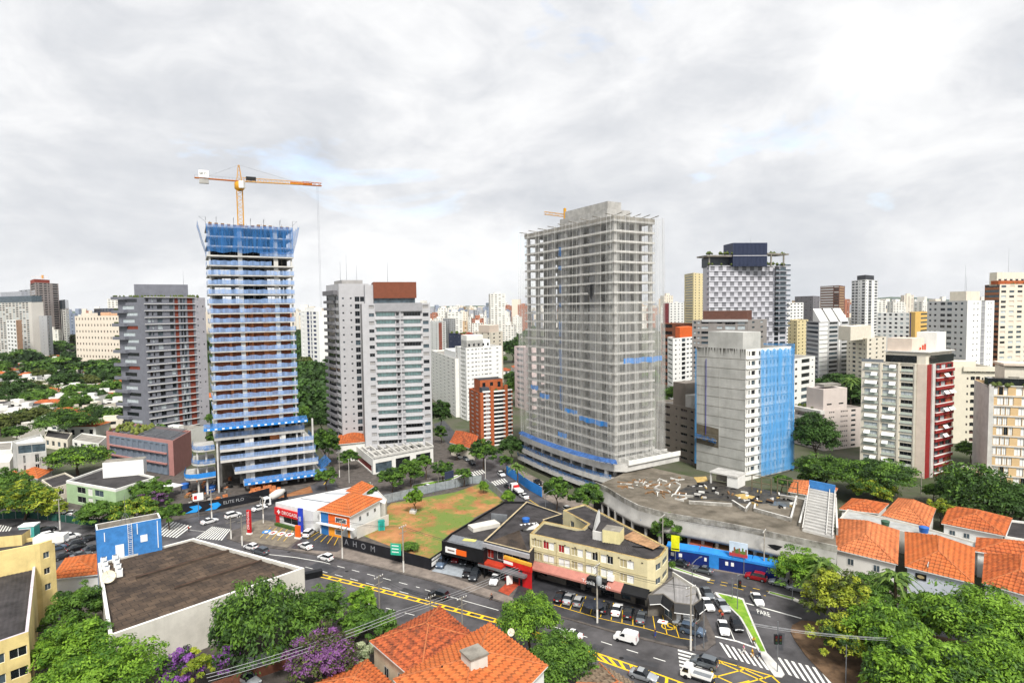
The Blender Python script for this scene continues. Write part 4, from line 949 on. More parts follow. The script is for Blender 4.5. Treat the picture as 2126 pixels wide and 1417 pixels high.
# cream block with arched windows
CRA = mat('cream_white', 'DFD8C6', .8, .03, .4, .1)
pts = [XY(1979, 850, 242), XY(2068, 850, 238)]
b = building('apartment_block', 'cream block with rows of small arched windows, behind the dark red side of the tower', 'building', pts, 31,
	[dict(n=10, w=[(.30, .34, .4, .7), (.39, .49, .35, .72), (.51, .61, .35, .72), (.65, .69, .4, .7), (.74, .84, .35, .72), (.86, .96, .35, .72)], g=(GL1, GL1, mat('shutter_brown', '5A3A30', .7)), parts=True, split=2)], CRA, back=18)
A, B = V2(pts[0]), V2(pts[1]); n_ = Vector(((B - A).y, -(B - A).x)).normalized(); d = (B - A).normalized()
mb = MB(); mb.beam(A.lerp(B, .2), B + d * 2, 29.5, 31.4, 0, .8, CRA); mb.build('cornice', b.r); rbox(b, .0, .55, .1, .5, 3, CRA)
mb = MB()
for k in range(10):                                    # arched heads over the paired windows
	for u in (.44, .56, .79, .91):
		c_ = A.lerp(B, u) + n_ * -.2; z_ = (k + .72) * 3.1; mb.poly([(*(c_ + d * (.85 * math.cos(t * math.pi / 8)) + n_ * .22), z_ + .42 * math.sin(t * math.pi / 8)) for t in range(9)], GL1)
mb.build('arch_head', b.r)
# rightmost block
BEI = mat('beige_panel', 'D2B488', .8, .05, .6, .1)
pts = [XY(2037, 900, 188), XY(2050, 900, 186), XY(2260, 900, 176)]
def rw(f):
	o = .03 * (f % 3); L = []
	for i in range(4): L += [(.03 + i * .25 + o, .10 + i * .25 + o, .1, .92, WHITE2), (.105 + i * .25 + o, .15 + i * .25 + o, .1, .92, GL1 if (f + i) % 4 == 1 else WHITE2), (.155 + i * .25 + o, .2 + i * .25 + o, .1, .92, WHITE2)]
	return L
P4 = [V2(p) for p in pts]
b = building('apartment_block', 'rightmost block with beige panels and white shutters, a roof garden on top', 'building', [pts[1], pts[2]], 31.2, [dict(n=10, w=rw, l=(.35, .2, CONCL), parts=True)], BEI, back=16, side=CONCL)
mb = MB(); A, B = V2(pts[1]), V2(pts[2]); mb.beam(A, A.lerp(B, .05), 0, 31.6, 0, .5, CONCL); mb.build('pilaster', b.r)
rbox(b, .22, 1, .35, .95, 6.2, CRM, 'penthouse', None, None, (4, .6, (.1, .5))); rbox(b, .2, 1, .3, 1, .7, CRMP, 'penthouse_roof', 37); rbox(b, .0, .9, .05, .3, 3.0, GL1, 'glazed_terrace')
def shrubs(b, n, u0, u1, v0, v1, z, r0=.5, r1=1.3, name='shrubbery'):
	mb = MB(); m = mat('shrub', '4E5A2A', .9, .3, 1.5)
	for i in range(n):
		p = b.O + b.e1 * random.uniform(u0, u1) + b.e2 * random.uniform(v0, v1); k = random.uniform(r0, r1)
		mb.lathe((p.x, p.y), [(.05, z), (k, z + k * .7), (k * .6, z + k * 1.4), (.02, z + k * 1.7)], m, 5, False)
	mb.build(name, b.r)
shrubs(b, 26, .02, .9, .0, .12, 30.6)
# grey-white slab behind
LGR = mat('light_grey_render', 'B9BABB', .8, .03, .4, .12)
pts = [XY(1925, 650, 352), XY(2008, 650, 330), XY(2064, 650, 345)]
b = building('apartment_tower', 'tall grey-white slab with a blank white end, behind the arched-window block', 'building', pts, 58,
	[dict(n=18, w=[(.05, .11, .35, .7), (.18, .24, .35, .7), (.34, .46, .3, .75), (.51, .63, .3, .75), (.70, .76, .35, .7), (.84, .9, .35, .7)]), dict(n=18, w=[(.22, .27, .4, .6), (.36, .41, .4, .6), (.51, .66, .02, .98, GREYW), (.76, .8, .4, .6), (.86, .9, .4, .6)], m=WHITE2)], LGR)
rbox(b, .1, .6, .1, .5, 6, CRM); antenna(b, .2, .2, 14, 64); antenna(b, .4, .3, 8, 64)
pts = [XY(2043, 650, 420), XY(2074, 650, 408), XY(2190, 650, 420)]
b = building('apartment_tower', 'cream gridded high-rise with orange balcony bands at the far right skyline', 'building', pts, 69,
	[dict(n=20, w=[(.02, .98, .45, .95)], m=mat('rust_band', 'A0694A', .8, .08, .6)), dict(n=20, w=cols(7, .6, .35, .8), g=(GL2, GL3, GL1, CRMP))], CRM)
rbox(b, .0, .5, .2, .7, 9, CRM, 'penthouse', None, None, (5, .5, (.2, .5))); mb = MB(); mb.beam(V2(pts[1]), V2(pts[2]), 69, 71.5, -6, -1, TILE); mb.build('tiled_roof', b.r); antenna(b, .25, .4, 16, 78); shrubs(b, 12, 0, .9, .02, .2, 68.5, .8, 1.8)
def simple(name, label, px, ytop, d, n, wl, wr, wall, skew=(0.05, 0.05), cat='building', group=None, glass=(GL1, GL2, GL1), mr=None, back=14, **k):
	"""block described by its pixel edges: (left, right) or (left, corner, right), and its distance"""
	py = ytop + 20
	if len(px) == 2: pts = [XY(px[0], py, d * (1 + skew[0])), XY(px[1], py, d)]; F = [dict(n=n, w=wl)]
	else: pts = [XY(px[0], py, d * (1 + skew[0])), XY(px[1], py, d), XY(px[2], py, d * (1 + skew[1]))]; F = [dict(n=n, w=wl), dict(n=n, w=wr)]
	zt_ = D(px[1] if len(px) == 3 else px[0], ytop, d).z
	if mr: F[-1]['m'] = mr
	return building(name, label, cat, pts, zt_, F, wall, back=back, group=group, glass=glass, **k)
PKW = mat('pinkish_white', 'CDC2BC', .8, .04, .5, .12)
b = simple('apartment_block', 'pinkish-white block with small grouped windows, left of the cream mint tower', (1650, 1712, 1790), 852, 232, 8, None and [] or [(.1, .9, .35, .6)], [(.12, .15, .35, .7), (.17, .20, .35, .7), (.22, .25, .35, .7), (.42, .45, .35, .7), (.47, .5, .35, .7), (.52, .55, .35, .7), (.57, .6, .35, .7), (.7, .82, .3, .75)], PKW, (.06, .03), parts=True)
rbox(b, .0, .62, .05, .6, 9, PKW, 'upper_storeys', None, None, (2, .4, (.3, .36))); rbox(b, .05, .5, .1, .4, .9, ROOFG, 'roof_tray', b.z + 9); shrubs(b, 8, .0, .05, .3, .9, b.z - .5)
mb = MB(); A, B = b.full[0], b.full[1]
for k in range(4): mb.beam(A, B, b.z - 3.4 * k - 1.4, b.z - 3.4 * k, 0, 2.2, CONCL)
mb.build('balcony', b.r)
b = simple('apartment_block', 'white block with curved balconies behind the blue-wrapped building', (1600, 1646, 1692), 745, 285, 9, [(.1, .9, .3, .7)], [(.1, .2, .35, .7), (.38, .75, .25, .8), (.85, .92, .4, .6)], WHITE, parts=True)
b = simple('apartment_tower', 'grey tower with stone-brown roof box, directly behind the bare concrete wall', (1437, 1553, 1592), 664, 276, 21, [(.03, .07, .3, .75), (.1, .14, .3, .75), (.17, .3, .3, .78), (.45, .55, .3, .78), (.6, .78, .15, .9), (.82, .95, .15, .9)], [(.2, .35, .35, .7), (.65, .8, .35, .7)], mat('warm_grey', '8F8A87', .8, .05, .4, .1), (.04, .05), parts=True, glass=(GL1, GL2, GL3))
rbox(b, .0, .25, .02, .8, 5.2, mat('umber_cladding', '66463C', .8, .08, .5), 'roof_box', None, CONCL, None); mb = MB(); A, B = b.full[0], b.full[1]
mb.beam(A.lerp(B, .18), B, b.z - .8, b.z + .3, 0, .5, LGR)
mb.build('cornice', b.r)
# checkered tower
CHW = mat('checker_white', 'BFBFC6', .7, .02); CHG = mat('checker_grey', '7C7C82', .7, .03); CHD = mat('checker_dark', '2C2E36', .5, .05)
def ck(f):
	o = .055 if f % 2 else 0; L = []
	for i in range(8):
		a = .02 + i * .122 + o
		if a + .06 < .99: L.append((a, a + .065, .12, .97, CHG if f > 7 else random.choice((CHD, CHG, CHD))))
	return L
pts = [XY(1467, 620, 392), XY(1472, 620, 386), XY(1605, 620, 398), XY(1634, 620, 402)]
b = building('apartment_tower', 'tall checkered white and grey tower with a ribbed navy roof box and planted terraces', 'building', pts, 82.5,
	[dict(n=25, w=[(.1, .4, .3, .8), (.6, .9, .3, .8)]), dict(n=25, w=ck, rec=.12, l=(.45, .35, CHW)), dict(n=25, w=[(.1, .4, .1, .9, GL1), (.5, .9, .4, .9, GL2)])], CHW, back=5)
NAVY = mat('navy_ribbed', '343C55', .5, .05)
fx = lambda px, dd: XY(px, 620, dd)
mb = MB(); A, B = fx(1521, 388), fx(1592, 390); mb.beam(A, B, 82, 97, -14, 0, NAVY)
for i in range(26): p = A.lerp(B, i / 26); q = A.lerp(B, (i + .45) / 26); mb.beam(p, q, 82.2, 96.8, 0, .35, NAVY)
mb.beam(A, B, 88.6, 89, 0, .5, CHW); mb.build('roof_box', b.r)
mb = MB(); mb.beam(fx(1474, 388), fx(1521, 392), 81.8, 88, -10, -2, mat('slate_glass', '4A5058', .4, .1)); mb.beam(fx(1466, 386), fx(1522, 390), 88.3, 89.3, -12, 1, CONCD); mb.beam(fx(1590, 390), fx(1634, 398), 89.5, 90.5, -10, 1, CONCD); mb.build('terrace_roofing', b.r)
mb = MB()
for q in (fx(1472, 387), fx(1600, 391), fx(1626, 396)): mb.box(q, .8, .8, 82, 89.6, CONCD); mb.build('column', b.r); mb = MB()
for k in range(13):
	z_ = 82.5 - k * 3.3; mb.beam(fx(1606, 397), fx(1636, 400), z_ - .3, z_, 0, 2.2, CHW); mb.beam(fx(1606, 397), fx(1636, 400), z_, z_ + 1, 2.1, 2.2, GL2)
mb.build('floor_ledge', b.r)
mb = MB()
for i in range(46):
	p = random.choice((fx(1466, 386).lerp(fx(1520, 389), random.random()), fx(1592, 391).lerp(fx(1632, 397), random.random()))); z_ = random.choice((82.6, 89.4, 89.4)); k = random.uniform(.6, 1.4)
	mb.lathe((p.x, p.y), [(.05, z_), (k, z_ + k * .8), (.03, z_ + k * 1.9)], mat('shrub', '4E5A2A', .9, .3, 1.5), 5, False)
mb.build('shrubbery', b.r); antenna(b, .55, .3, 8, 95)
W1 = lambda n, f=.5, a=.35, c=.75: cols(n, f, a, c)
SLATE = mat('slate_grey_wall', '7E7B80', .8, .04, .4, .1); TAN = mat('tan_wall', 'C9A97F', .8, .05, .4, .1); CRY = mat('yellow_cream', 'E2D2A4', .8, .04, .4, .1)
simple('apartment_tower', 'tall pale yellow tower left of the checkered tower', (1421, 1440, 1471), 566, 600, 34, [(.1, .9, .4, .9)], W1(4, .3), CRY)
b = simple('apartment_block', 'white block with orange roof storey, right of the pale-netted high-rise', (1386, 1397, 1440), 702, 362, 13, [(.1, .9, .3, .6)], [(.1, .18, .35, .65), (.3, .34, .35, .65), (.42, .6, .1, .8), (.66, .78, .35, .65), (.84, .95, .35, .65)], WHITE2, parts=False); rbox(b, .35, 1, .1, .9, 7, mat('orange_render', 'D8652C', .8, .06, .5), 'roof_storey')
simple('apartment_block', 'brown and dark-balconied low block right of the pale-netted high-rise', (1372, 1416), 672, 420, 9, [(.05, .55, .35, .85), (.7, .95, .3, .7)], None, mat('brown_block', '8A5640', .8, .1, .5), glass=(GL1,))
simple('apartment_tower', 'white tower with a crimson stripe in the far city right of the netted high-rise', (1376, 1390, 1420), 628, 700, 20, [(.0, .9, .0, .99, mat('crimson', 'A0303A', .8))], W1(4, .4), WHITE2)
simple('apartment_tower', 'brown and white striped tower on the skyline, left of the slim black and white one', (1703, 1742, 1754), 592, 760, 24, [(.02, .7, .4, .9, WHITE2), (.74, .98, .3, .7)], [(.1, .9, .2, .6, TAN)], mat('umber_brown', '7A5648', .8, .06), glass=(WHITE2, GL1))
b = simple('apartment_tower', 'slim black and white tower on the skyline right of the brown striped one', (1768, 1797, 1822), 580, 640, 26, [(.02, .22, .3, .95), (.28, .46, .3, .95), (.55, .62, .4, .7), (.75, .95, .3, .95)], [(.05, .12, .4, .7), (.25, .5, .1, .95), (.75, .98, .3, .9)], WHITE2, glass=(CHD, GL1)); rbox(b, .1, .8, .1, .7, 6, CHD)
b = simple('apartment_block', 'pale grey block with stacked balconies and sloped white rooflights', (1674, 1700, 1762), 668, 368, 17, [(.05, .95, .35, .9)], [(.02, .3, .1, .98, WHITE2), (.34, .62, .35, .9), (.66, .72, .0, .99, WHITE2), (.76, .97, .35, .8)], LGR, parts=False)
mb = MB()
for i in range(3):
	p = b.O + b.e1 * (.05 + i * .33); q = p + b.e1 * .26; o = b.e2 * .6; mb.poly([(*p, b.z), (*q, b.z), (*(q + o), b.z + 8), (*(p + o), b.z + 8)], WHITE2); mb.poly([(*q, b.z), (*(q + o), b.z), (*(q + o), b.z + 8)], WHITE); mb.poly([(*p, b.z), (*(p + o), b.z + 8), (*(p + o), b.z)], WHITE)
mb.build('rooflight', b.r)
b = simple('apartment_block', 'cream blocky building with stepped roof boxes, right of the sloped rooflights', (1758, 1800, 1840), 702, 348, 14, [(.1, .17, .4, .7), (.3, .45, .3, .8), (.6, .75, .4, .7), (.84, .9, .4, .7)], W1(3, .3), CRM, parts=False); rbox(b, -.6, .4, .2, .8, 8, CRM); rbox(b, .0, .7, .3, .9, 4, WHITE)
simple('apartment_block', 'white block with black square windows below the bluish hills', (1820, 1890), 650, 560, 12, W1(6, .5, .3, .8), None, WHITE2, glass=(CHD, GL1, GL3))
simple('apartment_block', 'yellow-fronted block with a dark blue edge, left of the grey-white slab', (1888, 1900, 1928), 648, 470, 15, [(.05, .3, .0, .99, mat('royal_blue', '26348E', .7))], [(.4, .95, .3, .7)], mat('mustard_wall', 'E0B868', .8, .05, .5), mr=mat('mustard_wall', 'E0B868'))
simple('apartment_block', 'cream block left of the stacked pale balconies', (1636, 1655, 1678), 665, 430, 18, W1(2, .3), W1(3, .35), CRY)
simple('apartment_block', 'white apartment block with small black windows right of the checkered tower', (1618, 1632, 1668), 628, 560, 20, W1(2, .5), W1(5, .5), WHITE2, glass=(CHD,)); simple('apartment_tower', 'dark grey tower on the skyline right of the checkered tower', (1650, 1688, 1702), 614, 650, 24, W1(4, .2), W1(2, .3), SLATE, glass=(GL1, SLATE))
# centre background
b = simple('apartment_block', 'large white block with slit windows behind the orange brick tower', (945, 968, 1042), 722, 305, 17, [(.1, .2, .0, .99, CONCD), (.5, .9, .1, .9, WHITE)], [(.03, .08, .4, .6), (.14, .2, .4, .62), (.24, .30, .4, .62), (.33, .36, .4, .62), (.42, .46, .4, .62), (.5, .6, .4, .62), (.63, .7, .4, .62), (.84, .9, .4, .6)], WHITE2, parts=True, glass=(GL1, GL1, GL2)); rbox(b, .05, .7, .1, .6, 4.4, WHITE2, 'penthouse', None, None, (5, .4, (.3, .6))); rbox(b, .05, .5, .1, .6, 7, WHITE)
b = simple('apartment_block', 'white wing with slanting rows of windows, next to the large slit-window block', (896, 945), 745, 315, 16, W1(6, .45, .4, .62), None, WHITE, (.22, 0), parts=True); rbox(b, .5, .95, .1, .6, 4, WHITE2)
BRO = mat('orange_brick', 'B0603A', .85, .1, 1.2)
b = simple('apartment_tower', 'orange brick tower with white balconies at the centre', (974, 996, 1064), 815, 246, 13, [(.15, .42, .3, .8, WHITE2), (.6, .85, .3, .8, WHITE2)], [(.10, .17, .25, .85), (.18, .3, .3, .8, WHITE2), (.42, .72, .2, .9, GL1), (.84, .97, .3, .85)], BRO, (.06, .03), parts=True)
A, B = b.full[1], b.full[2]; mb = MB(); fh = b.z / 13
for k in range(14):
	mb.beam(A.lerp(B, .40), A.lerp(B, .74), k * fh - .15, k * fh + .35, 0, 1.0, WHITE2); mb.beam(A.lerp(B, .08), A.lerp(B, .3), k * fh - .1, k * fh + .55, 0, .6, WHITE2); mb.beam(A.lerp(B, .83), A.lerp(B, .98), k * fh - .1, k * fh + .5, 0, .5, WHITE2)
mb.build('balcony', b.r); mb = MB()
for a, c in ((.0, .09), (.31, .40), (.74, .83)): mb.beam(A.lerp(B, a), A.lerp(B, c), 0, b.z + (2.5 if a > .2 else 0), 0, .7, BRO)
mb.build('brick_pier', b.r); rbox(b, .1, .8, .25, .8, 5.4, BRO, 'penthouse', None, ROOFD, (3, .4, (.4, .8))); rbox(b, .08, .3, .03, .25, 2.6, mat('slate_glass', '4A5058'), 'glazed_terrace'); shrubs(b, 14, .3, 1, .02, .2, b.z - .6, .4, .9)
b = simple('apartment_block', 'white block wrapped in pinkish netting, left edge of the pale-netted high-rise', (1068, 1100), 722, 330, 11, [(.15, .6, .3, .8, GREYW)], None, mat('pink_white', 'D8C4C2', .8, .08, .3))
simple('apartment_tower', 'white tower with a rust-red stripe and red roof storey, right of the glass balcony tower', (893, 910, 926), 668, 560, 22, W1(2, .2), [(.05, .5, .0, .99, mat('rust_stripe', 'A4553F', .8)), (.6, .9, .3, .7)], WHITE2)
simple('apartment_tower', 'pale grey gridded tower beside the rust-striped one', (920, 934, 946), 662, 600, 22, W1(3, .6), W1(3, .6), LGR, glass=(GL1,))
b = simple('apartment_block', 'navy blue block with white dot windows in the centre background', (932, 957), 694, 470, 9, W1(3, .12, .4, .6), None, mat('navy_wall', '27304F', .6, .05), glass=(WHITE2,)); shrubs(b, 8, 0, 1, 0, .5, b.z - .4, .8, 1.6)
simple('apartment_block', 'orange and brown striped block right of the navy blue block', (955, 962, 982), 694, 460, 10, [(.1, .8, .4, .6, WHITE2)], [(.1, .62, .3, .8), (.75, .9, .3, .6, WHITE2)], mat('orange_render', 'D8652C'))
b = simple('apartment_block', 'beige block with sparse windows left of the pale-netted high-rise', (984, 1020, 1044), 690, 440, 14, W1(3, .25), W1(2, .3), CRM, parts=False); rbox(b, .0, .8, .1, .7, 6, CRMP)
simple('apartment_tower', 'slim tan tower rising over the central far city', (962, 967, 974), 636, 1400, 30, [(.1, .3, .2, .6)], W1(3, .3), TAN, mr=CRM)
simple('office_tower', 'slim blue glass tower rising over the central far city', (1009, 1022), 628, 1500, 26, W1(6, .85, .1, .95), None, mat('blue_grey_frame', '8FA3B5', .5), glass=(mat('far_glass', '6F8FAE', .3, .1), GL2))
b = simple('apartment_block', 'white block with dark blue windows between the two left towers', (624, 662), 646, 520, 15, [(.1, .2, .3, .8, WHITE2), (.35, .48, .1, .9), (.55, .62, .1, .9), (.7, .85, .3, .8)], None, WHITE2, glass=(mat('ink_window', '23305A', .4),)); rbox(b, .2, .7, .1, .6, 4, WHITE2)
simple('apartment_block', 'white block with bluish windows beside the left edge of the pale balcony tower', (660, 690), 650, 640, 16, W1(4, .5), None, WHITE2, glass=(GL2, mat('ink_window', '23305A')))
# far left cluster
b = simple('apartment_tower', 'broad pale tower with glazed top storeys at the left edge', (-30, 66), 628, 780, 26, [(a, a + .05, .3, .85) for a in (.03, .1, .17, .24, .31, .38, .45, .52, .6, .67, .74, .81, .88)], None, mat('far_pale', 'C9C5BE', .8, .03), glass=(GL2, GL1, GL3)); rbox(b, .0, 1, .05, .9, 9, GL2, 'glazed_storey'); rbox(b, .3, .75, .2, .8, 15, mat('far_grey', 'A7A9B0', .8), 'roof_storey'); antenna(b, .78, .5, 22, b.z + 8)
simple('apartment_tower', 'grey tower behind the broad pale one at the left edge', (40, 70), 600, 1000, 26, W1(3, .5), None, mat('far_grey', 'A7A9B0'))
UNF = mat('unfinished_block', 'A79C98', .85, .1, .4)
b = simple('construction_tower', 'tall unfinished grey-brown tower with a red top on the left skyline', (63, 74, 122), 586, 880, 30, [(.1, .9, .2, .8)], [(.05, .1, .3, .8), (.16, .3, .3, .8), (.36, .48, .3, .8), (.54, .6, .3, .8), (.74, .96, .2, .85)], UNF, glass=(GL1, DARK)); rbox(b, .0, .65, .1, .9, 6, mat('red_formwork', '9A4638', .85), 'formwork')
r_ = b.r; cw_ = b.O + b.e1 * .45 + b.e2 * .5; cr3 = root('tower_crane', 'small white crane on top of the unfinished red-topped tower', 'crane', (cw_.x, cw_.y, b.z))
mb = MB(); lattice(mb, (cw_.x, cw_.y, b.z), (cw_.x, cw_.y, b.z + 12), 2, 2, 5, WHITE2, r_=.25); mb.build('mast', cr3); mb = MB(); lattice(mb, (cw_.x - 17, cw_.y, b.z + 10.5), (cw_.x + 8, cw_.y, b.z + 10), 1.2, 1.2, 9, WHITE2, r_=.2); mb.build('jib', cr3); mb = MB(); mb.box((cw_.x, cw_.y), 2.4, 2.4, b.z + 8, b.z + 13, YC); mb.build('tower_head', cr3)
b = simple('office_block', 'grey block with glazed dark top storeys right of the unfinished tower', (121, 137, 144), 640, 900, 18, [(.1, .3, .3, .8), (.42, .58, .0, .99, GL1), (.7, .9, .3, .8)], [(.2, .8, .3, .7)], WHITE); rbox(b, 0, 1, 0, .95, 14, GL2, 'glazed_storey')
simple('apartment_block', 'blank pale grey block in front of the unfinished tower', (75, 98, 108), 655, 760, 14, [(.6, .66, .4, .6)], [(.2, .4, .2, .8)], LGR)
simple('apartment_block', 'white and peach low block at the foot of the broad pale tower', (14, 34, 46), 664, 700, 11, W1(3, .6), [(.2, .3, .3, .6)], WHITE2, mr=mat('peach', 'DDB08E', .8))
b = simple('apartment_block', 'long cream block with many small windows behind the left trees', (156, 246), 656, 640, 8, W1(14, .35, .35, .7), None, mat('far_cream', 'E3D8C8', .8, .03), glass=(GL1, GL1, mat('shutter_brown', '5A3A30'))); rbox(b, .1, .3, .2, .8, 4, mat('far_cream', 'E3D8C8')); rbox(b, .55, .75, .2, .8, 4.5, mat('peach', 'DDB08E'))
simple('office_block', 'dark slate block rising behind the long cream block', (196, 228), 640, 800, 12, W1(5, .8, .2, .9), None, mat('slate_dark', '474B5C', .6), glass=(GL1,))
# ---- individual blocks of the far city, then the rest as one mass
FW = [mat('far_' + k, c, .8, .03, .2) for k, c in (('white', 'E4E1DA'), ('cream', 'DDD0B8'), ('grey', 'B2B1B4'), ('tan', 'C7AC8C'), ('brick', 'A8705A'), ('bluegrey', '8A94A8'))]
FN = ['white', 'cream', 'grey', 'tan', 'brick-coloured', 'blue-grey']
GAPS = [(0, 250, 'left of the grey tower', 34), (612, 690, 'between the two left towers', 14), (890, 1090, 'in the gap at the centre', 80), (1368, 1475, 'right of the pale-netted high-rise', 26), (1618, 1790, 'right of the checkered tower', 34), (1815, 1935, 'below the bluish hills', 26), (2060, 2126, 'at the right edge', 6)]
rf = random.Random(21)
for (x0, x1, ph, n) in GAPS:
	for i in range(n):
		px = rf.uniform(x0, x1); d = rf.uniform(850, 1150) if i < n // 5 else rf.uniform(1150, 3000); k = rf.choice((0, 0, 0, 1, 1, 2, 3, 4, 5)) if i % 3 else 0
		wm = rf.uniform(14, 26); h = rf.uniform(24, 46) if d < 900 else rf.uniform(32, 66) + (18 if rf.random() < .12 else 0); pw = wm / d * 1250
		yb_ = 0; c = XY(px, 645, d); a = rf.uniform(-.5, .5); u = Vector((math.cos(a), math.sin(a))); v = Vector((-u.y, u.x)); dp = rf.uniform(12, 20)
		if u.x * c.y - u.y * c.x < 0: pass
		Q = [c - u * wm / 2 + v * dp, c - u * wm / 2, c + u * wm / 2, c + u * wm / 2 + v * dp]
		nf = int(h / 3); mb = MB(); mw = FW[k]; nc = 4 if d < 1500 else 3
		side = 0 if (Q[1].x * (-v.y) - 0) else 0
		for A, B, q in ((Q[1], Q[2], nc), (Q[0], Q[1], 2), (Q[2], Q[3], 2)): facade(mb, A, B, 0, h, nf, cols(q, rf.uniform(.3, .6), .35, .75), mw, (GL1, GL2, GL2, GL3), .12)
		mb.poly([(*p, h) for p in Q], ROOFG); mb.prism([Q[1] + (Q[2] - Q[1]) * .3 + v * 3, Q[1] + (Q[2] - Q[1]) * .7 + v * 3, Q[1] + (Q[2] - Q[1]) * .7 + v * 9, Q[1] + (Q[2] - Q[1]) * .3 + v * 9], h, h + rf.uniform(2, 5), mw)
		o = mb.build('apartment_block', None, (c.x, c.y, 0)); hw = 'tall' if h > 55 else ('low' if h < 36 else 'mid-height')
		tag(o, f'{hw} {FN[k]} apartment block among the distant towers {ph}', 'building', f'{hw} {FN[k]} far city blocks {ph}')
mb = MB()
for i in range(3400):
	px = rf.uniform(-150, 2280); d = rf.uniform(1500, 6800) ** 1.0; c = XY(px, 645, d); wm = rf.uniform(12, 28); h = rf.uniform(22, 60) + (26 if rf.random() < .1 else 0) + max(0, d - 3200) * .008
	mb.box(c, wm, rf.uniform(14, 26), 0, h, rf.choice((FW[0], FW[0], FW[0], FW[1], FW[2], FW[3], FW[5], FW[4])), rf.uniform(-.6, .6))
o = mb.build('city_skyline'); tag(o, 'mass of small pale towers along the horizon', 'skyline', None, 'stuff')
# hills on the horizon
mh = mat('far_hill', '4A5A48', .95, .15, .002)
def hill(pxs, d, name='hills'):
	mb = MB(); A = []; Bq = []
	for px, py in pxs: p = D(px, py, d); A.append((p.x, p.y, -5)); Bq.append((p.x, p.y, p.z))
	back_ = [(x, y + 1800, z * .6) for x, y, z in Bq]; mb.grid([A, Bq, back_], mh); o = mb.build(name); o['kind'] = 'structure'
hill([(-200, 655), (100, 645), (300, 648), (600, 644), (800, 641), (930, 635), (1000, 634), (1100, 638), (1300, 634), (1500, 632), (1700, 628), (1780, 622), (1850, 616), (1900, 617), (1960, 622), (2050, 618), (2150, 612), (2400, 610)], 8200)
# ---------------- low buildings and street-side structures ----------------
def low(name, label, pxs, z, wall, roofm, cat='building', par=.5, edges=None, coping=None, parts=True, base=0., group=None, thick=.25, fm=WHITE, glass=(GL1, GL2), openfront=None):
	"""flat-roofed building: roof outline in photo pixels at height z, parapet, and windows on listed edges {i: (n, wins, z0, z1)}"""
	P = [V2(G(x, y, z)) for x, y in pxs]
	if sum(P[i - 1].x * P[i].y - P[i].x * P[i - 1].y for i in range(len(P))) < 0:
		P.reverse(); n_ = len(P); edges = {n_ - 2 - k if k < n_ - 1 else n_ - 1: v for k, v in (edges or {}).items()}
	c = sum(P, Vector((0, 0))) / len(P); r = root(name, label, cat, (c.x, c.y, 0), group); n = len(P); mb = MB(); ins = inset(P, thick)
	for i in range(n):
		A, B = P[i], P[(i + 1) % n]; e = (edges or {}).get(i)
		if e:
			nf, W, z0, z1 = e[:4]; facade(mb, A, B, z0, z1, nf, W, e[4] if len(e) > 4 else wall, glass, .2, r if parts else None, fm, 2, None if openfront == i else base)
			if z1 < z: mb.poly([(*A, z1), (*B, z1), (*B, z), (*A, z)], wall)
		else: mb.poly([(*A, base), (*B, base), (*B, z), (*A, z)], wall)
		a, b = ins[i], ins[(i + 1) % n]; mb.poly([(*A, z), (*B, z), (*b, z), (*a, z)], coping or wall); mb.poly([(*b, z - par), (*a, z - par), (*a, z), (*b, z)], wall)
	mb.build('wall', r); rb = MB(); rb.poly([(*q, z - par) for q in ins], roofm); rb.build('roof', r)
	if r.name in EXTRA: EXTRA[r.name].build('window', r)['kind'] = 'stuff'
	b = Bld(); b.r = r; b.full = P; b.z = z; b.par = par; b.O = P[0]; b.e1 = P[1] - P[0]; b.e2 = P[-1] - P[0]; return b
FIBRE = mat('fibre_cement_old', '54483E', .9, .3, .35, bump=.15, col2='322C28')
def gridmat(m, ang, bw, bh, mortar=.06, dark=.45):
	n = m.node_tree.nodes; L = m.node_tree.links; b = n['Principled BSDF']; src = b.inputs['Base Color'].links[0].from_socket; g = n.new('ShaderNodeNewGeometry'); mp = n.new('ShaderNodeMapping'); mp.inputs['Rotation'].default_value = (0, 0, -ang); t = n.new('ShaderNodeTexBrick'); t.inputs['Scale'].default_value = 1; t.inputs['Brick Width'].default_value = bw; t.inputs['Row Height'].default_value = bh; t.inputs['Mortar Size'].default_value = mortar
	t.inputs['Color1'].default_value = (.72, .70, .68, 1); t.inputs['Color2'].default_value = (1.25, 1.2, 1.12, 1); t.inputs['Mortar'].default_value = (dark, dark, dark, 1); L.new(g.outputs['Position'], mp.inputs[0]); L.new(mp.outputs[0], t.inputs['Vector'])
	y = n.new('ShaderNodeMix'); y.data_type = 'RGBA'; y.blend_type = 'MULTIPLY'; y.inputs['Factor'].default_value = 1; L.new(src, y.inputs['A']); L.new(t.outputs[0], y.inputs['B']); L.new(y.outputs['Result'], b.inputs['Base Color']); return m
FIBREG = gridmat(mat('fibre_cement_sheets', '5C4E42', .9, .3, .3, bump=.15, col2='3A322D'), .83, 1.9, 1.25, .07)
def corrug(mb, quad, m, step=.9, h=.07):
	"""corrugated sheeting over a roof quad a,b,c,d (a->b along the eave)"""
	a, b, c, d = [Vector(q) for q in quad]; n = max(2, int((b - a).length / step)); nn = (b - a).cross(d - a).normalized()
	if nn.z < 0: nn = -nn
	r0 = []; r1 = []
	for i in range(2 * n + 1):
		t = i / (2 * n); o = nn * (h if i % 2 else 0) + nn * .03; r0.append(a.lerp(b, t) + o); r1.append(d.lerp(c, t) + o)
	mb.grid([r0, r1], m, smooth=False)
OFFW = mat('weathered_white', 'CFCBC2', .8, .08, .35, .22)
b = low('warehouse', 'long white building with a weathered brown fibre-cement roof, lower left', [(226, 1319), (632, 1178), (402, 1116), (203, 1168)], 8.0, OFFW, FIBRE, par=.7, thick=.5, coping=WHITE)
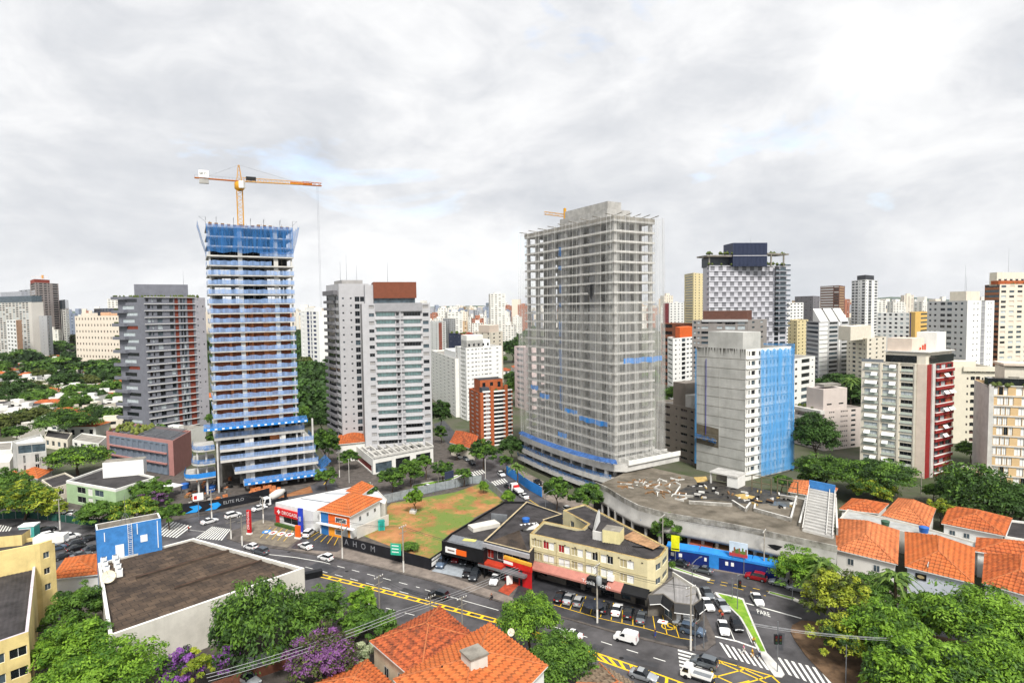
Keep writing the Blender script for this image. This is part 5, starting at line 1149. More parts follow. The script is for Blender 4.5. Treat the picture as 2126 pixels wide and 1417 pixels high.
P = b.full; mb = MB(); I = inset(P, .6)
f3 = lambda s, t, z: (*((I[0].lerp(I[1], s)).lerp(I[3].lerp(I[2], s), t)), z)
for k in range(9):                                     # overlapping courses of sheets
	t0, t1 = k / 9, (k + 1) / 9; corrug(mb, (f3(0.01, t0, 7.45), f3(.99, t0, 7.45), f3(.99, t1, 7.62), f3(0.01, t1, 7.62)), FIBREG, 1.1, .04)
mb.build('roof_sheeting', b.r)
mb = MB()
for t, s0, s1 in ((.30, .38, .98), (.62, .22, .99)): mb.beam(V2(f3(s1, t, 0)), V2(f3(s0, t, 0)), 7.5, 8.0, -.25, .25, FIBRE, mat('rust_ridge', '4E3A2E', .9, .25, .6))
mb.build('roof_ridge', b.r)
mb = MB(); p = G(634, 1186, 6.8); mb.box((p.x + 1.5, p.y + .2), 3.2, 1.2, 5.6, 6.8, BLK, .5); mb.build('sign_box', b.r)
WTB = mat('water_tower_blue', '3F7FC0', .8, .12, .8, .15)
# blue tank wall at the back of that roof
a0, a1 = V2(G(203, 1166, 8)), V2(G(337, 1137, 8)); dd = (a1 - a0).normalized(); bk = Vector((-dd.y, dd.x))
r = root('water_tower', 'open-topped blue rendered tank house with a white ladder, on the back of the brown roof', 'tank house', (*((a0 + a1) / 2), 0))
mb = MB(); Q = [a0, a1, a1 + bk * 4.2, a0 + bk * 4.2]; I = inset(Q, .3)
for i in range(4):
	A, B, c, d = Q[i], Q[(i + 1) % 4], I[i], I[(i + 1) % 4]; mb.poly([(*A, 0), (*B, 0), (*B, 14.4), (*A, 14.4)], WTB); mb.poly([(*A, 14.4), (*B, 14.4), (*d, 14.4), (*c, 14.4)], WHITE); mb.poly([(*d, 13.2), (*c, 13.2), (*c, 14.4), (*d, 14.4)], CONCD)
mb.poly([(*q, 13.2) for q in I], PAVE); mb.build('wall', r)
fr = -bk
mb = MB()
for s in (-.35, .35): p = a0.lerp(a1, .5) + dd * s + fr * .25; mb.tube([(*p, 8.1), (*p, 14.6)], .05, WHITE2, 4)
for i in range(16): p = a0.lerp(a1, .5) + fr * .25; z_ = 8.3 + i * .4; mb.tube([(*(p - dd * .35), z_), (*(p + dd * .35), z_)], .04, WHITE2, 4)
for i in range(4):
	z_ = 11 + i * .9; p = a0.lerp(a1, .5) + fr * .25; mb.tube([(*(p - dd * .4), z_), (*(p - dd * .3 + fr * .6), z_), (*(p + dd * .3 + fr * .6), z_), (*(p + dd * .4), z_)], .03, WHITE2, 4)
mb.build('ladder', r)
mb = MB(); mb.beam(a0.lerp(a1, .27), a0.lerp(a1, .40), 8.1, 10.6, 0, .08, WHITE2); mb.build('door', r)
mb = MB(); mb.beam(a0.lerp(a1, .66), a0.lerp(a1, .77), 10.2, 11.6, 0, .06, WHITE2); mb.build('panel', r)
for u, z0_, z1_ in ((.11, 11.8, 13.6), (.61, 12, 14.2), (.86, 9.5, 12), (.93, 8.3, 14)): mb = MB(); mb.beam(a0.lerp(a1, u), a0.lerp(a1, u + .012), z0_, z1_, 0, .1, WHITE2 if u != .86 else WTB); mb.build('pipe', r)
mb = MB(); q = a0.lerp(a1, .45) + bk * 1.5
for t in (-1.5, 1.5): mb.tube([(*(q + dd * t), 13.2), (*(q + dd * t * .1), 16.3)], .05, GREYM, 4)
mb.tube([(*q, 13.2), (*q, 20)], .05, GREYM, 4); mb.build('aerial_mast', r)
def ac_proto():
	r = root('air_conditioner', '', 'air conditioner', (0, 0, 0)); mb = MB(); mb.box((0, 0), 1.0, .8, .15, 1.5, WHITE2); mb.build('casing', r)
	mb = MB(); mb.lathe((0, 0), [(.38, 1.5), (.38, 1.56), (.1, 1.58)], GREYM, 10); mb.build('fan_grille', r); mb = MB(); mb.box((.52, 0), .03, .6, .3, 1.35, GREYM); mb.build('coil', r); return r
acp = ac_proto(); fst = True
for i, (px, py, w_) in enumerate(((214, 1163, 0), (216, 1171, 0), (219, 1180, 0), (222, 1190, 0), (240, 1166, 1), (243, 1176, 1), (246, 1186, 1), (249, 1196, 1))):
	p = G(px, py, 7.7); p.z = 7.6; lb = 'white air-conditioning unit in the ' + ('near left' if not w_ else 'right hand') + ' row beside the blue tank house'; gp = 'air conditioners, ' + ('left' if not w_ else 'right') + ' row on the brown roof'
	if fst: acp.location = p; acp.rotation_euler.z = .5; acp['label'] = lb; acp['group'] = gp; fst = False
	else: dup(acp, p, .5, lb, gp)
def dish(px, py, z, rad, label, az=-2.0):
	p = G(px, py, z); r = root('satellite_dish', label, 'satellite dish', p); mb = MB(); d = Vector((math.cos(az), math.sin(az), .7)).normalized(); u = d.orthogonal().normalized(); v = d.cross(u); c = Vector(p) + Vector((0, 0, rad + .2)); rows = []
	for j in range(6): t = j / 5; rows.append([c + (u * math.cos(a * math.tau / 16) + v * math.sin(a * math.tau / 16)) * rad * max(t, .01) + d * (rad * .28 * t * t) for a in range(16)])
	mb.grid(rows, mat('dish_cream', 'D8D0B8', .6, .05), True); mb.build('reflector', r); mb = MB()
	for a in (0, 5, 11): mb.tube([c + (u * math.cos(a * math.tau / 16) + v * math.sin(a * math.tau / 16)) * rad + d * rad * .28, c + d * rad * .9], .025, GREYM, 3)
	mb.tube([c + d * rad * .85, c + d * rad * 1.0], .08, GREYM, 6); mb.build('feed_arm', r); mb = MB(); mb.tube([p, c], .06, GREYM, 5); mb.build('post', r); return r
dish(226, 1212, 7.6, 1.15, 'round cream satellite dish on the left edge of the brown fibre roof', -1.0)
# yellow building at the left edge
YW = mat('yellow_wall', 'DFC98A', .8, .1, .4, .55)
b = low('apartment_block', 'stained yellow building with a dark sheet roof at the lower left edge', [(-140, 1378), (59, 1310), (75, 1161), (-60, 1195)], 11, YW, ROOFD, par=.9, thick=.4, edges={0: (3, cols(4, .8, .25, .72), 1.0, 10)}, fm=WHITE, coping=mat('coping_mauve', 'C9BFC6', .8))
P = b.full; mb = MB(); I = inset(P, .45); corrug(mb, ((*I[0], 10.2), (*I[1], 10.2), (*I[2], 10.4), (*I[3], 10.4)), ROOFD, .7, .06); mb.build('roof_sheeting', b.r)
b = low('apartment_block', 'taller yellow block with two small side windows behind the dark sheet roof', [(-120, 1168), (82, 1128), (113, 1118), (104, 1108), (-120, 1150)], 15, YW, ROOFD, par=.6, thick=.4, edges={1: (3, [(.2, .62, .3, .7)], 5, 14)}, fm=WHITE)
mb = MB(); p = V2(G(40, 1126, 15)); mb.box(p + Vector((-3, 1)), 6, 3, 14.4, 16.4, YW, .25, ROOFD); mb.box(p + Vector((4.2, 2.2)), 5, 2.2, 14.4, 15.6, WHITE, .25); mb.build('roof_box', b.r)
hip_house('house', 'low house with a ribbed orange roof between the yellow block and the blue tank house', [G(112, 1200, 3.5), G(205, 1190, 3.5), G(215, 1150, 3.5), G(140, 1160, 3.5)], 3.5, 5.2, WHITE, TILEN)
# pale green building and neighbours
GRN = mat('pale_green', 'A9C49A', .8, .06, .5, .12)
b = low('office_building', 'pale green two-storey building with a black flat roof and a white roof box', [(137, 997), (240, 1015), (323, 989), (224, 966)], 6.8, WHITE, ROOFD, par=.6, thick=.4, edges={0: (2, [(.22, .4, .2, .85, GL1), (.44, .54, .1, .9, WHITE), (.58, .76, .2, .85, GL2)], .3, 6.0, GRN), 1: (2, [(.3, .7, .4, .75)], .3, 6.0, GRN)})
b2 = b; p0 = V2(G(230, 992, 6.2)); mb = MB(); mb.box(p0 + Vector((2, 4)), 11, 4.5, 6.2, 11, WHITE2, .35, CONCD); mb.build('roof_box', b.r)
b = low('house', 'low cream house with a dark gabled roof left of the pale green building', [(86, 995), (110, 1012), (166, 996), (135, 980)], 4.5, CRM, ROOFD, cat='house', edges={1: (1, [(.2, .4, .4, .8)], .3, 4)})
b = low('concrete_building', 'small concrete block with a dark glazed band and white roof terrace, left side', [(25, 915), (34, 921), (95, 915), (84, 900)], 14, RAWC, WHITE2, par=.8, edges={1: (4, lambda f: ([(.04, .98, .1, .9)] if f == 3 else [(.2, .28, .1, .9), (.6, .74, .1, .9)]), 0, 13.6)}, parts=True)
hip_house('house', 'house with a fresh orange roof below the small concrete block', [G(22, 985, 3.5), G(78, 992, 3.5), G(108, 975, 3.5), G(50, 963, 3.5)], 3.5, 6, WHITE, TILEN)
# drugstore and the painted house
PANW = mat('panel_white', 'D5D6D6', .5, .05, .6)
b = low('drugstore', 'white corner drugstore with a red sign fascia and pale sheet roof', [(572, 1042), (650, 1061), (690, 1050), (770, 1000), (735, 1009)], 5.6, PANW, mat('roof_white_sheet', 'D4D6DA', .45, .06, .4), par=.35, thick=.3, edges={0: (1, [(.2, .62, .08, .42, GL1)], .2, 5.3)}, cat='shop')
P = b.full; A, B = P[0], P[1]; d = (B - A).normalized(); n_ = Vector((d.y, -d.x))
mb = MB(); mb.beam(A, A.lerp(B, .72), 2.5, 4.4, 0, .45, RED); mb.beam(A.lerp(B, .02), A.lerp(B, .10), .1, 2.5, 0, .3, RED); mb.beam(A.lerp(B, .62), A.lerp(B, .72), .1, 2.5, 0, .3, RED); mb.build('sign_fascia', b.r)
mb = MB(); c_ = A.lerp(B, .42) + n_ * .47; text_mb(mb, 'DROGASIL', (*c_, 3.45), (*d, 0), (0, 0, 1), 1.35, WHITE2)
c_ = A.lerp(B, .10) + n_ * .48 + d * .3
for (a, h) in ((.6, .2), (.2, .6)): mb.poly([(*(c_ - d * a), 3.45 - h), (*(c_ + d * a), 3.45 - h), (*(c_ + d * a), 3.45 + h), (*(c_ - d * a), 3.45 + h)], WHITE2)
mb.build('sign_lettering', b.r)
mb = MB()
for t in (.3, .6, .85): q = P[0].lerp(P[-1], t); e = P[1].lerp(P[2], t); mb.beam(P[0].lerp(P[4], t), P[1].lerp(P[3], t), 5.3, 5.42, 0, .25, GREYM)
mb.build('roof_seam', b.r)
mb = MB(); mb.beam(A.lerp(B, .12) , A.lerp(B, .9), .14, .8, 1.0, 1.9, mat('hedge_green', '3E5A24', .95, .3, 2)); ob = mb.build('hedge'); tag(ob, 'low clipped hedge along the drugstore front', 'hedge')
H = [(663, 1058), (727, 1070), (789, 1036), (726, 1025)]
hc = [G(x, y, 6.2) for x, y in H]
hh = hip_house('house', 'orange-roofed house with blue and orange painted front, joined to the drugstore', hc, 6.2, 8.6, WHITE2, TILEN, [(1, .3, 1.0, 3.6, 4.8), (1, .55, .9, 3.7, 4.7), (1, .8, .9, 3.7, 4.7)])
A, B = V2(hc[0]), V2(hc[1]); A = A + (B - A) * .05
mb = MB(); mb.beam(A, A.lerp(B, .26), .1, 6.0, 0, .06, mat('panel_blue', '2F6FAE', .7, .06)); mb.build('painted_panel', hh)
mb = MB(); mb.beam(A.lerp(B, .26), A.lerp(B, .98), 3.0, 6.0, 0, .06, mat('panel_orange', 'E0641E', .7, .06)); mb.build('painted_panel', hh)
mb = MB(); mb.beam(A.lerp(B, .26), A.lerp(B, .98), .1, 3.0, 0, .06, mat('panel_amber', 'EB9A2E', .7, .06)); mb.build('painted_panel', hh)
mb = MB(); mb.beam(A.lerp(B, -.1), A.lerp(B, 1.15), 2.9, 3.15, 0, .9, WHITE2); mb.build('canopy', hh)
for u, z0_ in ((.62, 3.9), (.6, .8)):
	mb = MB(); mb.beam(A.lerp(B, u - .12), A.lerp(B, u + .26), z0_, z0_ + 1.3, .06, .12, WHITE2); mb.beam(A.lerp(B, u - .1), A.lerp(B, u + .24), z0_ + .1, z0_ + 1.2, .12, .14, GL2); mb.build('window', hh)
hip_house('house', 'small orange hipped roof behind the painted house', [G(722, 1019, 6), G(748, 1026, 6), G(772, 1010, 6), G(750, 1003, 6)], 6, 8, WHITE2, TILEN)
b = low('annexe', 'white-roofed annexe behind the painted house, against the vacant lot', [(752, 1030), (800, 1046), (803, 1036), (772, 1004)], 5.0, OFFW, mat('roof_white_sheet', 'D4D6DA'), par=.3)
mb = MB(); A, B = V2(G(741, 1118)), V2(G(806, 1090)); mb.beam(A, B, 0, 3.0, 0, .25, OFFW); o = mb.build('wall', None, (*A, 0)); tag(o, 'pale rendered yard wall below the painted house', 'wall')
# totem signs
def totem(px, py, h, m, label, txt, w_=1.4, base=None):
	p = G(px, py); r = root('totem_sign', label, 'sign', p); mb = MB(); mb.box(V2(p), w_, .5, .1, h, m, -.35, ); mb.build('panel', r)
	mb = MB(); u = Vector((math.cos(-.35), math.sin(-.35), 0)); f_ = Vector((u.y, -u.x, 0)); text_mb(mb, txt, Vector(p) + f_ * .27 + Vector((0, 0, h * .6)), (0, 0, 1), -u, 1.0, WHITE2, .01); mb.build('lettering', r)
	mb = MB(); mb.box(V2(p), w_ * 1.2, .8, 0, .5, base or WHITE2, -.35); mb.build('base', r)
totem(518, 1109, 6.4, RED, 'tall red totem sign by the drugstore parking', 'DROGASIL', 1.1); totem(625, 1107, 6.6, mat('totem_blue', '2440B8', .6), 'tall dark blue totem sign between the two forecourts', 'IIIII', 1.3); totem(619, 1118, 3.4, ORANGE, 'short orange totem beside the tall blue one', '', 1.4)
# concrete pots, skip
# hoardings and fences
def fence(name, label, pxs, h, m, cat='fence', t=.12, posts=None, base=0.14, extra=None):
	P = [V2(G(x, y)) for x, y in pxs]; r = root(name, label, cat, (*P[0], 0)); mb = MB()
	for A, B in zip(P, P[1:]): mb.beam(A, B, base, base + h, -t / 2, t / 2, m)
	mb.build('panel', r)
	if posts:
		mb = MB()
		for A, B in zip(P, P[1:]):
			k = max(1, int((B - A).length / posts))
			for i in range(k + 1): mb.box(A.lerp(B, i / k), .14, .2, base, base + h + .08, extra or GREYM)
		mb.build('post', r)
	return r, P
BLKH = mat('hoarding_black', '1B1C22', .7, .25, .5)
r, P = fence('hoarding', 'black graffiti-covered hoarding along the avenue side of the vacant lot', [(711, 1135), (790, 1156), (880, 1180), (893, 1184)], 2.6, BLKH)
A, B = P[0], P[2]; d = (B - A).normalized(); n_ = Vector((d.y, -d.x)); mb = MB()
for t, s in ((.06, 'A'), (.17, 'H'), (.28, 'O'), (.40, 'M')): text_mb(mb, s, (*(A.lerp(B, t) + n_ * .08), 1.5), (*d, 0), (0, 0, 1), 2.0, mat('graffiti_grey', '8A8C92', .8))
mb.build('graffiti', r)
r, P = fence('hoarding', 'black side hoarding with white lettering at the edge of the parking bay', [(893, 1184), (921, 1164)], 2.6, BLKH)
mb = MB(); A, B = P; d = (B - A).normalized(); n_ = Vector((d.y, -d.x)); mb.beam(A.lerp(B, .1), A.lerp(B, .9), .7, 1.6, .06, .1, WHITE2); [mb.beam(A.lerp(B, t / 10 + .12), A.lerp(B, t / 10 + .18), 1.9, 2.4, .06, .1, WHITE2) for t in range(7)]; mb.build('lettering', r)
GAV = mat('zinc_sheet', '9BA3A8', .55, .14, 1.2, .2, metal=.2)
fence('fence', 'grey corrugated sheet fence along the far side of the vacant lot', [(797, 1046), (850, 1033), (905, 1020), (945, 1012), (981, 1004), (1000, 1003)], 2.6, GAV, 'fence', .1, 2.4); fence('fence', 'grey sheet fence on the street side of the vacant lot', [(1006, 1008), (1030, 1026), (1048, 1044)], 2.4, GAV, 'fence', .1, 2.2)
fence('fence', 'short grey sheet fence beside the painted house', [(711, 1134), (728, 1114)], 3.4, GAV, 'fence', .1, 2.0)
r, P = fence('hoarding', 'black construction hoarding with bright blue shapes and white lettering below the blue-netted tower', [(330, 1076), (382, 1068), (450, 1058), (520, 1044), (560, 1033)], 3.0, BLKH)
mb = MB(); A, B = P[2], P[3]; d = (B - A).normalized(); n_ = Vector((d.y, -d.x)); text_mb(mb, 'ELITE FLO', (*(A.lerp(B, .5) + n_ * .12), 1.7), (*d, 0), (0, 0, 1), 1.3, mat('lettering_grey', 'A8AAAE', .7))
AZ = mat('azure_paint', '2A9AE8', .6)
A, B = P[1], P[2]; d = (B - A).normalized(); n_ = Vector((d.y, -d.x))
for t in (.02, .62):
	q = A.lerp(B, t) + n_ * .1
	for pl in ([(0, .2), (3.0, .2), (4.4, 1.3), (3.6, 2.2), (1.2, 2.0), (2.2, 1.1)],): mb.poly([(*(q + d * x), z_ + .1) for x, z_ in pl], AZ)
mb.build('lettering', r)
r, P = fence('hoarding', 'dark blue hoarding with a bright blue cap along the curved deck site', [(1383, 1163), (1450, 1174), (1500, 1184), (1560, 1195), (1612, 1206)], 3.0, BLUE)
mb = MB()
for A, B in zip(P, P[1:]): mb.poly([(*A, 3.2), (*B, 3.2), (*(B + (B - A).normalized().yx * Vector((-1, 1)) * 2.4), 3.6), (*(A + (B - A).normalized().yx * Vector((-1, 1)) * 2.4), 3.6)], SKYB); mb.beam(A, B, 2.75, 3.2, .06, .12, SKYB)
mb.build('cap_sheet', r)
mb = MB(); A, B = P[1], P[2]; mb.beam(A.lerp(B, .45), A.lerp(B, .85), .2, 2.8, .06, .12, SKYB); mb.build('gate', r)
mb = MB()
for i, t in ((0, .15), (0, .4), (1, .25), (2, .1), (2, .3)): A, B = P[i], P[i + 1]; mb.beam(A.lerp(B, t), A.lerp(B, t + .1), 1.4, 2.2, .07, .1, WHITE2)
mb.build('notice', r)
fence('hoarding', 'blue sheet hoarding along the street side of the pale-netted tower', [(1052, 985), (1075, 1000), (1100, 1018), (1125, 1032)], 3.0, SKYB, 'hoarding')
# black shop buildings with orange sign
b = low('shop', 'black shop with an orange and white sign over a parking bay', [(917, 1122), (1004, 1142), (1020, 1125), (1085, 1080), (1092, 1040), (1046, 1040), (936, 1106)], 6.2, BLK, ROOFD, par=.5, edges={0: (1, [], 3.3, 6.2)}, cat='shop', parts=False, base=.14, openfront=0)
P = b.full; A, B = P[0], P[1]; d = (B - A).normalized(); n_ = Vector((d.y, -d.x)); mb = MB(); mb.beam(A - n_ * 9 + d, B - n_ * 9, .14, 5.6, 0, .2, DARK); mb.build('shopfront', b.r); mb = MB(); mb.beam(A.lerp(B, .1), A.lerp(B, .36), 4.0, 5.2, .0, .2, WHITE2); mb.beam(A.lerp(B, .36), A.lerp(B, .60), 4.0, 5.1, 0, .21, ORANGE)
[mb.beam(A.lerp(B, .16 + t * .024), A.lerp(B, .178 + t * .024), 4.45, 4.8, .2, .22, mat('text_brown', '5A2A1C', .7)) for t in range(7)]; mb.build('sign', b.r)
mb = MB(); I = inset(P, .4); corrug(mb, ((*I[0].lerp(I[1], .05), 5.8), (*I[0].lerp(I[1], .95), 5.8), (*(I[0].lerp(I[1], .95) + (I[-1] - I[0])), 5.9), (*I[-1], 5.9)), GREYM, .8); mb.build('roof_sheeting', b.r)
mb = MB(); q = V2(G(1005, 1092, 6)); mb.box(q, 7, 3, 5.7, 6.6, OFFW, .5); mb.box(q + Vector((3.5, 4)), 4, .4, 5.7, 7.5, GREYM, -.3); mb.build('roof_box', b.r)
mb = MB(); q = V2(G(975, 1120, 6)); mb.box(q, 3, 1.2, 5.8, 6.0, mat('skylight_yellow', 'C9C36A', .5), -.3); mb.build('skylight', b.r)
b = low('shop', 'dark two-storey shop with cream-edged sheet roofs beside the yellow corner block', [(1004, 1122), (1100, 1146), (1126, 1112), (1130, 1078), (1168, 1066), (1093, 1040), (1065, 1066)], 7.2, mat('charcoal_wall', '34353A', .7, .15, .6), ROOFD, par=.55, coping=mat('coping_cream', 'B9A886', .85, .2, .8), thick=.4, edges={0: (2, [(.08, .22, .2, .8, mat('red_glass', '8E2A22', .4)), (.3, .55, .25, .85), (.62, .95, .25, .85)], .2, 6.2)}, cat='shop', glass=(GL1, DARK))
P = b.full; A, B = P[0], P[1]; mb = MB(); mb.beam(A, B, 6.0, 6.9, 0, .5, GREYW); mb.build('fascia', b.r); mb = MB(); mb.beam(A, A.lerp(B, .5), 3.0, 3.5, 0, 2.0, mat('awning_red', 'B83A24', .7)); mb.beam(A, B, 2.5, 3.0, 0, 2.2, GREYM); mb.build('awning', b.r)
I = inset(P, .5); mb = MB(); q0, q1 = I[0], I[1]
hp = ((I[0] + I[1]) / 2).lerp((I[2] + I[5]) / 2, .45)
corrug(mb, ((*I[0], 6.75), (*I[1], 6.75), (*hp, 7.6), (*hp, 7.6)), FIBRE, .7); mb.poly([(*I[1], 6.75), (*I[2], 6.75), (*hp, 7.6)], ROOFD); mb.poly([(*I[6], 6.75), (*I[0], 6.75), (*hp, 7.6)], ROOFD)
corrug(mb, ((*I[6], 6.7), (*I[5], 6.7), (*I[4], 6.9), (*hp, 7.5)), ROOFD, .8); mb.build('roof_sheeting', b.r)
mb = MB(); q = V2(G(1100, 1092, 7)); mb.box(q, 4.2, 2.4, 6.7, 7.3, WHITE2, .3); mb.build('roof_box', b.r)
def tank(px, py, z, label, rad=.8, m=None):
	p = G(px, py, z); m = m or mat('tank_blue', '2A62B0', .5, .05); r = root('water_tank', label, 'water tank', p); mb = MB(); mb.lathe((p.x, p.y), [(rad * .85, z), (rad, z + rad * 1.1)], m, 14); mb.build('body', r); mb = MB(); mb.lathe((p.x, p.y), [(rad * 1.05, z + rad * 1.1), (rad * 1.02, z + rad * 1.2), (rad * .4, z + rad * 1.4), (.02, z + rad * 1.42)], m, 14); mb.build('lid', r)
tank(1092, 1084, 7.0, 'round blue water tank on the cream-edged sheet roof', .9); tank(1918, 1104, 5.6, 'round blue water tank on the flat roof behind the orange houses', 1.0); tank(1838, 1090, 5.4, 'dark green water tank on the flat roof behind the orange houses', .9, mat('tank_green', '3E5E4A', .6)); tank(437, 1020, .1, 'blue plastic water tank on the muddy building site', 1.6); tank(384, 1013, .1, 'second blue drum near the site shelter, left of the muddy yard', 1.3)
# red canopy
p = G(1070, 1235); r = root('canopy', 'bright red shop canopy and doorway beside the yellow corner block', 'canopy', p); A, B = V2(G(1048, 1205)), V2(G(1104, 1224)); mb = MB(); mb.beam(A, B, 3.6, 4.9, -.3, .3, mat('canopy_red', 'D3241C', .6)); mb.beam(A, B, 4.9, 5.5, -.2, .35, mat('canopy_amber', 'E0A23A', .6)); mb.build('fascia', r); mb = MB(); mb.beam(A.lerp(B, .68), B, .14, 3.6, -.1, .1, RED); mb.build('door', r)
mb = MB(); mb.beam(A.lerp(B, .0), A.lerp(B, .35), 4.0, 4.6, .3, .33, WHITE2); mb.build('sign', r)
for t in (.02, .55): mb = MB(); mb.box(A.lerp(B, t), .25, .25, .14, 3.6, RED); mb.build('post', r)
sheet('red_paving', [(1034, 1227), (1056, 1237), (1080, 1212), (1060, 1203)], .165, mat('red_paving', 'A8472E', .8, .2, 1)); sheet('pale_paving', [(896, 1186), (962, 1200), (985, 1175), (920, 1166)], .165, mat('pale_paving', '9CA3AA', .7, .12, .8))
p = G(1058, 1215); r = root('signboard', 'white leaning signboard on the red paving', 'sign', p); mb = MB(); mb.box(V2(p), 1.4, .1, .3, 2.2, WHITE2, .5); mb.build('board', r); mb = MB(); mb.box(V2(p), .1, .4, .1, .6, GREYM, .5); mb.build('foot', r)
# yellow corner block
BUFF = mat('buff_yellow', 'D2C79F', .8, .07, .4, .22)
cpx = [(1100, 1107), (1344, 1162), (1360, 1161), (1374, 1153), (1387, 1135), (1214, 1045), (1169, 1058), (1221, 1086), (1208, 1097), (1128, 1080)]
ew = [(.02, .105), (.13, .22), (.27, .36), (.385, .475), (.51, .60), (.635, .725), (.79, .89)]
def yw(f):
	L = []
	for i, (a, c) in enumerate(ew):
		m_ = (a + c) / 2; sw = (i % 3 == 0); red = f == 1 and i in (1, 2)
		a -= .006; c += .006; L += [(a, m_, .24, .82, mat('curtain_red', 'A31D24', .6) if red else (WHITE2 if not sw else BUFF2)), (m_ + .001, c, .24, .82, (BUFF2 if i in (0,) else WHITE2) if not (i in (4, 5) and f == 1) else GL1)]
	return L
BUFF2 = mat('shutter_buff', 'B8AC86', .7, .05, 1)
b = low('apartment_block', 'L-shaped buff-yellow corner block with white shutters and a dark sheet roof', cpx, 9.8, BUFF, ROOFD, par=.5, coping=mat('coping_stain', 'A8905E', .9, .3, .8), thick=.45, edges={0: (2, yw, 3.9, 9.4), 2: (2, [(.1, .9, .3, .75, GL2)], 3.9, 9.4), 3: (2, [(.1, .9, .3, .75, GL2)], 3.9, 9.4), 6: (1, [(.3, .45, .5, .8)], 4, 9.4)}, fm=WHITE2, base=3.8)
P = b.full; I = inset(P, .5); A, B = P[0], P[1]; d = (B - A).normalized(); n_ = Vector((d.y, -d.x))
mb = MB(); corrug(mb, ((*I[0], 9.4), (*I[1], 9.4), (*I[1].lerp(I[5], .25), 9.7), (*I[8], 9.7)), ROOFD, .8, .08); corrug(mb, ((*I[4], 9.5), (*I[5], 9.5), (*I[6], 9.6), (*I[8].lerp(I[1], .5), 9.6)), ROOFD, .9, .08); mb.build('roof_sheeting', b.r)
mb = MB(); q = I[4].lerp(I[5], .05); q2 = I[4].lerp(I[5], .35); w2 = (I[1] - I[4]).normalized() * 5; corrug(mb, ((*q, 9.62), (*q2, 9.62), (*(q2 + w2), 9.75), (*(q + w2 * .6), 9.75)), mat('rust_sheet', 'A5805E', .85, .25, .5), .8, .05); mb.build('rusty_sheeting', b.r)
mb = MB(); q = V2(G(1276, 1128, 9.6)); mb.box(q + Vector((0, 1.5)), 3.6, 3.2, 9.4, 12.2, mat('buff_box', 'DDD29E', .8, .06, .5, .3), -.45, CONCD); mb.beam(q + Vector((-4, 2.6)), q + Vector((-1.6, 1)), 9.4, 11.4, -.15, .15, CONCL); mb.build('roof_box', b.r)
mb = MB(); q = V2(G(1232, 1108, 9.6)); u = (V2(G(1246, 1082, 9.6)) - q); prof = [(0, 0)] + [(math.cos(t * math.pi / 16) * 0 + t / 8, math.sin(t * math.pi / 16)) for t in range(9)]
mb.poly([(*(q + u * t), 9.4 + 3.0 * s) for t, s in prof[1:]] + [(*(q + u), 9.4)], WHITE2); mb.poly(list(reversed([(*(q + u * t + Vector((-.25, .1))), 9.4 + 3.0 * s) for t, s in prof[1:]] + [(*(q + u + Vector((-.25, .1))), 9.4)])), WHITE2); mb.build('curved_wall', b.r)
mb = MB()
for i in range(11): q = A.lerp(B, (i + .5) / 11) + n_ * .06; mb.beam(q, q + d * .35, 9.0, 9.15, 0, .05, BLK)
mb.beam(A, B, 6.5, 6.6, 0, .06, BUFF2); mb.beam(A.lerp(B, .245), A.lerp(B, .25), 4, 9.4, 0, .1, BUFF2); mb.beam(A.lerp(B, .50), A.lerp(B, .505), 4, 9.4, 0, .1, BUFF2); mb.beam(A.lerp(B, .62), A.lerp(B, .625), 4, 9.4, 0, .1, BUFF2); mb.build('wall_trim', b.r)
STN = mat('dark_stone', '6A655E', .8, .15, .8)
g0 = MB(); I2 = inset(P, 1.2); facade(g0, I2[0], I2[1], .14, 3.9, 1, [(.02, .1, .2, .6, GL1), (.13, .21, .3, .55, GL2), (.28, .42, .0, .7, DARK), (.46, .52, .0, .7, GL1), (.6, .72, .0, .6, GL1), (.78, .86, .1, .55, GL2), (.9, .98, .0, .65, DARK)], STN, (GL1,), .4)
for i in range(1, len(P)): Aa, Bb = I2[i], I2[(i + 1) % len(P)]; g0.poly([(*Aa, .14), (*Bb, .14), (*Bb, 3.9), (*Aa, 3.9)], STN)
g0.poly([(*q, 3.85) for q in reversed(P)], BUFF); g0.build('ground_floor', b.r)
mb = MB(); AWN = mat('awning_salmon', 'B0766A', .8, .08, .8)
def awn(t0, t1, m, za=4.3, zb_=3.3, o=1.7):
	q0, q1 = A.lerp(B, t0), A.lerp(B, t1); mb.poly([(*(q0 + n_ * o), zb_), (*(q1 + n_ * o), zb_), (*(q1 + n_ * .05), za), (*(q0 + n_ * .05), za)], m); mb.poly([(*(q0 + n_ * o), zb_ - .35), (*(q1 + n_ * o), zb_ - .35), (*(q1 + n_ * o), zb_), (*(q0 + n_ * o), zb_)], m)
awn(.02, .54, AWN); awn(.70, .82, AWN); mb.build('awning', b.r); mb = MB(); awn(.82, 1.02, BLK); awn(-.04, .02, BLK); mb.build('awning', b.r)
mb = MB(); mb.beam(A.lerp(B, .54), A.lerp(B, .70), 2.6, 4.3, .1, 1.6, BLK); text_mb(mb, 'Tonia Moria', (*(A.lerp(B, .62) + n_ * 1.61), 3.5), (*d, 0), (0, 0, 1), 1.25, WHITE2); mb.build('sign', b.r)
mb = MB(); q = A.lerp(B, .72) + n_ * .4; mb.box(q, 1.2, .8, 4.4, 5.3, WHITE2, math.atan2(d.y, d.x)); mb.build('air_conditioner', b.r)
